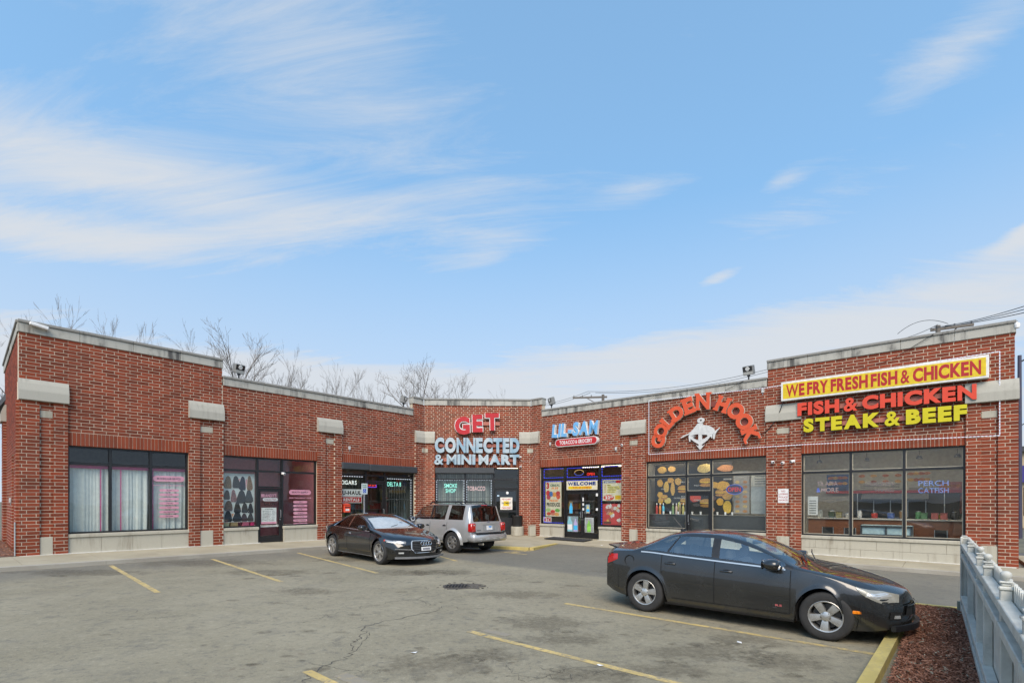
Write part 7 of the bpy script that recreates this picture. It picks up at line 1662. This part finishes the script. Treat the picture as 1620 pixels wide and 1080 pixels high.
wl = [((840, 640, 60), (930, 619, 44), .3, 'upper power line left of the grocery pole'), ((840, 643, 60), (934, 621, 44), .3, 'lower power line left of the grocery pole'), ((930, 619, 44), (1215, 584, 36), .5, 'upper power line over the right parapet'), ((942, 621, 44), (1215, 588, 36), .5, 'lower power line over the right parapet'),
      ((1400, 540, 34), (1484, 513, 30), .2, 'slack line left of the corner pole'), ((1470, 520, 30), (1640, 484, 18), .1, 'first line running right from the corner pole'), ((1478, 517, 30), (1640, 490, 18), .1, 'second line running right from the corner pole'), ((1495, 515, 30), (1640, 478, 18), .1, 'third line running right from the corner pole'), ((1420, 528, 34), (1500, 512, 30), -.5, 'looped jumper cable at the corner pole')]
for a, b, sg_, lab in wl: wire([at(*a), at(*b)], .016 if a[2] > 25 else .012, lab, 'power_line', WIRE, sg_)

# ------------------------------------------------------------------ street glimpsed beyond the right corner
M = T(36, 40, gz(0) - .2); st_ = empty('street_building', M, 'low tan building glimpsed past the right corner', 'building')
MB().box(-2, 22, 0, 10, 0, 6).build('wall', mat('tan_render', (.42, .33, .20), .8), st_, M); MB().box(-2.3, 22.3, -.4, 10.3, 6, 6.4).build('roof', M_ROOF, st_, M)
for i in range(5):
    w_ = MB().box(.2 + i*4, 2.8 + i*4, -.06, .02, 1.0, 3.2).build('window', M_FRAME, st_, M); MB().box(.3 + i*4, 2.7 + i*4, -.08, -.061, 1.1, 3.1).build('pane', mat('far_pane', (.05, .06, .07), .1), w_, M)
MB().box(-1.8, 6, -.35, -.1, 3.6, 4.9).build('fascia_sign', mat('purple_fascia', (.05, .035, .20), .5), st_, M); text_mb('K', .2, 1.1, 3.8, 4.7, -.36, .05).build('lettering', M_WHITE, st_, M)
p = at(1613, 562, 30); M = T(p.x, p.y, gz(p.x) - .1); h = p.z - gz(p.x) + .1; lp = empty('street_lamp', M, 'dark street lamp pole just past the right corner', 'street lamp')
MB().tube([(0, 0, 0), (0, 0, h)], .10, 10, True, [.13, .09]).build('pole', mat('lamp_purple', (.05, .045, .075), .5), lp, M, True); MB().tube([(0, 0, h - .4), (.6, 0, h - .1), (1.3, 0, h)], .045, 8).build('arm', M_BLACK, lp, M, True); MB().bbox(1.2, 1.9, -.12, .12, h - .07, h + .06, .03).build('lamp_head', M_STEEL, lp, M); MB().tube([(0, 0, h*.62), (.8, 0, h*.66)], .03, 6).build('bracket', M_BLACK, lp, M)
sheet('far_road', [(20, 12), (60, 30), (60, 42), (20, 26)], .01, mat('road_grey', (.10, .10, .10), .9), lot)

# ------------------------------------------------------------------ mulch bed, fence
def chips(poly, n_, seed, nm, base_z, label=None):
    rn = random.Random(seed); mb = MB(); xs = [p[0] for p in poly]; ys = [p[1] for p in poly]; tn = []
    def inside(x, y):
        c = False
        for (x1, y1), (x2, y2) in zip(poly, poly[1:] + poly[:1]):
            if (y1 > y) != (y2 > y) and x < (x2-x1)*(y-y1)/(y2-y1) + x1: c = not c
        return c
    k = 0
    while k < n_:
        x, y = rn.uniform(min(xs), max(xs)), rn.uniform(min(ys), max(ys))
        if not inside(x, y): continue
        a = rn.uniform(0, 6.28); l_ = rn.uniform(.02, .075); w_ = rn.uniform(.006, .018); tl = rn.gauss(0, .35); z = gz(x) + base_z + rn.uniform(0, .035); dx, dy = math.cos(a), math.sin(a)
        V = []
        for u, v in ((-1, -1), (1, -1), (1, 1), (-1, 1)): V.append((x + dx*l_/2*u - dy*w_/2*v, y + dy*l_/2*u + dx*w_/2*v, z + tl*l_/2*u + rn.uniform(0, .006)))
        V += [(q[0], q[1], q[2] - .008) for q in V]
        mb.add(V, [(0, 1, 2, 3), (0, 4, 5, 1), (1, 5, 6, 2), (2, 6, 7, 3), (3, 7, 4, 0)]); tn += [rn.random()]*5; k += 1
    m_, nt, o = newmat('mulch_chip'); t = NT(nt); at_ = t.n('ShaderNodeAttribute', attribute_name='tone'); c = t.mix(at_.outputs['Fac'], (.13, .050, .028), (.42, .20, .125)); c = t.mix(t.map(at_.outputs['Fac'], .95, .97), c, (.42, .36, .26)); t.principled(o, c, .9, spec=.2)
    me = mb.mesh(nm, m_); add_tone(me, tn); ob = link(bpy.data.objects.new(nm, me)); ob['kind'] = 'stuff'; ob['label'] = label; return ob
bed = [(7.62, 9.62), (8.55, 8.95), (8.2, 8.3), (4.4, 3.6), (2.4, 3.55)]
bo = MB().add([(x, y, gz(x) + .085) for x, y in bed], [tuple(range(len(bed)))]).build('planting_bed', mat('mulch_soil', (.13, .060, .038), .95, scale=30, var=.4)); bo['kind'] = 'structure'
ch = chips(bed, 15000, 5, 'mulch', .095, 'reddish brown bark mulch in the planting island'); ch['category'] = 'mulch'
lb = [wp('S', SLEN - .0, -.05, 0), wp('S', SLEN + .2, -2.0, 0), wp('S', SLEN - 7, -4.2, 0), wp('S', SLEN - 7.4, -.05, 0)]; lbp = [(p.x, p.y) for p in lb]
bo = MB().add([(x, y, gz(x) + .16) for x, y in lbp], [tuple(range(4))]).build('planting_bed', MATS['mulch_soil']); bo['kind'] = 'structure'
ch = chips(lbp, 2500, 6, 'mulch', .165, 'brown mulch along the flank wall at the far left'); ch['category'] = 'mulch'
# fence
M_FENCE = mat('blue_grey_fence', (.50, .492, .44), .6, var=.12, scale=5, dirt=.30, bump=.004, bscale=40)
f0 = Vector((8.03, 9.05, 0)); fd = Vector((-.637, -.771, 0)).normalized(); fn = Vector((fd.y, -fd.x, 0))      # fn points to the lot side
fang = math.atan2(fd.y, fd.x)
fz = gz(6) + .02; FM = T(f0.x, f0.y, fz) @ RZ(fang)
fence = empty('fence', FM, 'pale blue-grey wooden picket fence with ball-topped posts beside the mulch', 'fence'); FL = 9.6; FH = 1.36
lot_side = -1 if (FM.to_3x3() @ Vector((0, 1, 0))).dot(fn) < 0 else 1
pk = MB().prism([(-.045, 0), (.045, 0), (.045, FH - .05), (.02, FH), (-.02, FH), (-.045, FH - .05)], -.011, .011).mesh('picket', M_FENCE)
n_ = int(FL/.105)
for i in range(n_): inst('picket', pk, fence, FM @ T(.06 + i*.105, -lot_side*.062, .04 + random.uniform(-.006, .006)))
posts = [.05, 1.95, 3.92, 4.98, 6.63, 7.95, 9.4]
pm = MB(); pm.bbox(-.036, .036, -.036, .036, -.2, FH - .01, .006); pm.bbox(-.046, .046, -.046, .046, FH - .01, FH + .02, .008); pm.bbox(-.03, .03, -.03, .03, FH + .02, FH + .045, .008); pm.bbox(-.04, .04, -.04, .04, FH + .045, FH + .06, .005); pmm = pm.mesh('post', M_FENCE)
bl = MB().lathe([(0, 0), (.015, .003), (.017, .012), (.028, .022), (.036, .042), (.033, .060), (.020, .074), (0, .078)], 18).mesh('ball_finial', M_FENCE, True, 80)
for i, x in enumerate(posts):
    Mx = FM @ T(x, -lot_side*.012, 0); po = inst('post', pmm, fence, Mx)
    if i > 1: inst('ball_finial', bl, po, Mx @ T(0, 0, FH + .06))
for i in range(len(posts) - 1):
    a, b = posts[i] + .02, posts[i+1] - .02
    for z0, z1 in ((1.20, 1.275), (1.03, 1.105), (.29, .365), (.12, .195)):
        MB().bbox(a, b, min(-lot_side*.045, lot_side*.04), max(-lot_side*.045, lot_side*.04), z0, z1, .006).build('rail', M_FENCE, fence, FM)
MB().bbox(-.03, .16, -.014, .014, 0, FH + .04, .02).build('end_board', M_FENCE, fence, FM @ T(-.02, -lot_side*.035, 0) @ RZ(lot_side*.5))
MB().tube([(0, 0, 0), (0, 0, .28)], .035, 8).build('post_sleeve', mat('sleeve_green', (.20, .22, .17), .7), fence, FM @ T(-.08, lot_side*.05, -.05))
# storm drain with broken asphalt round it
x, y = gp(722, 927); M = T(x, y, gz(x) + .004); dr = empty('storm_drain', M, 'round iron drain cover in broken asphalt in the middle of the lot', 'drain cover')
MB().lathe([(0, 0), (.27, 0), (.29, .01), (.31, .008), (.31, -.02)], 28).build('cover', mat('cast_iron', (.055, .048, .042), .8, bump=.01, bscale=90), dr, M, True)
mb = MB(); [mb.box(-.22 + i*.07, -.19 + i*.07, -.16, .16, .0102, .018) for i in range(7)]; mb.build('grate_slots', M_WELL if 'M_WELL' in globals() else M_BLACK, dr, M)
rn = random.Random(9); nb = 26; P = [(.70*(1 + rn.uniform(-.3, .35))*math.cos(2*math.pi*k/nb), .42*(1 + rn.uniform(-.35, .35))*math.sin(2*math.pi*k/nb), 0) for k in range(nb)]
MB().add(P, [tuple(range(nb))]).build('broken_asphalt', mat('broken_asphalt', (.105, .09, .07), .95, scale=25, var=.6, bump=.03, bscale=30), dr, M @ T(0, 0, -.001))
for k in range(60):
    a, r_ = rn.uniform(0, 6.28), rn.uniform(.2, .8); s_ = rn.uniform(.008, .03); MB().bbox(-s_, s_, -s_*.7, s_*.7, 0, s_*.5, s_*.2, RZ(rn.uniform(0, 3))).build('asphalt_lump', MATS['broken_asphalt'], dr, M @ T(r_*math.cos(a), r_*.6*math.sin(a), -.002))
# small litter and a bright caulk line where wall meets walk
for w, s0, s1 in (('L', 0, 6.98), ('L', 7.95, 12.0), ('R', .62, 2.15), ('R', 4.15, 8.4), ('R', 9.45, 18.5)):
    n_ = max(1, int((s1-s0)/2.2))
    for i in range(n_):
        a, b = s0 + (s1-s0)*i/n_, s0 + (s1-s0)*(i+1)/n_; z = walk_z(w, (a+b)/2); MB().box(a, b, PR - .035, -.005, z - .05, z + .012 - 0).build('joint_sealant', mat('sealant_white', (.62, .60, .54), .8, dirt=.25), mall, FR[w])
for i, (px, py, lab) in enumerate(((952, 861, 'white paper scrap on the walk by the grocery mat'), (1170, 1016, 'tiny white litter near the sedan'), (950, 1052, 'tiny white litter on the lot'), (655, 1032, 'pale pebble on the lot'), (1330, 906, 'pale scrap near the right kerb'))):
    x, y = gp(px, py) if py > 870 else gp(px, py + 6); z = gz(x) + (.003 if py > 870 else KH + .01)
    tag(MB().add([(-.03, -.02, 0), (.03, -.025, .004), (.035, .02, .012), (0, .03, .004), (-.035, .015, .01)], [(0, 1, 2, 3, 4)]).build('paper_scrap', M_WHITE, None, T(x, y, z) @ RZ(i*1.3) @ SC(1.2, 1.2, 1)), lab, 'litter')
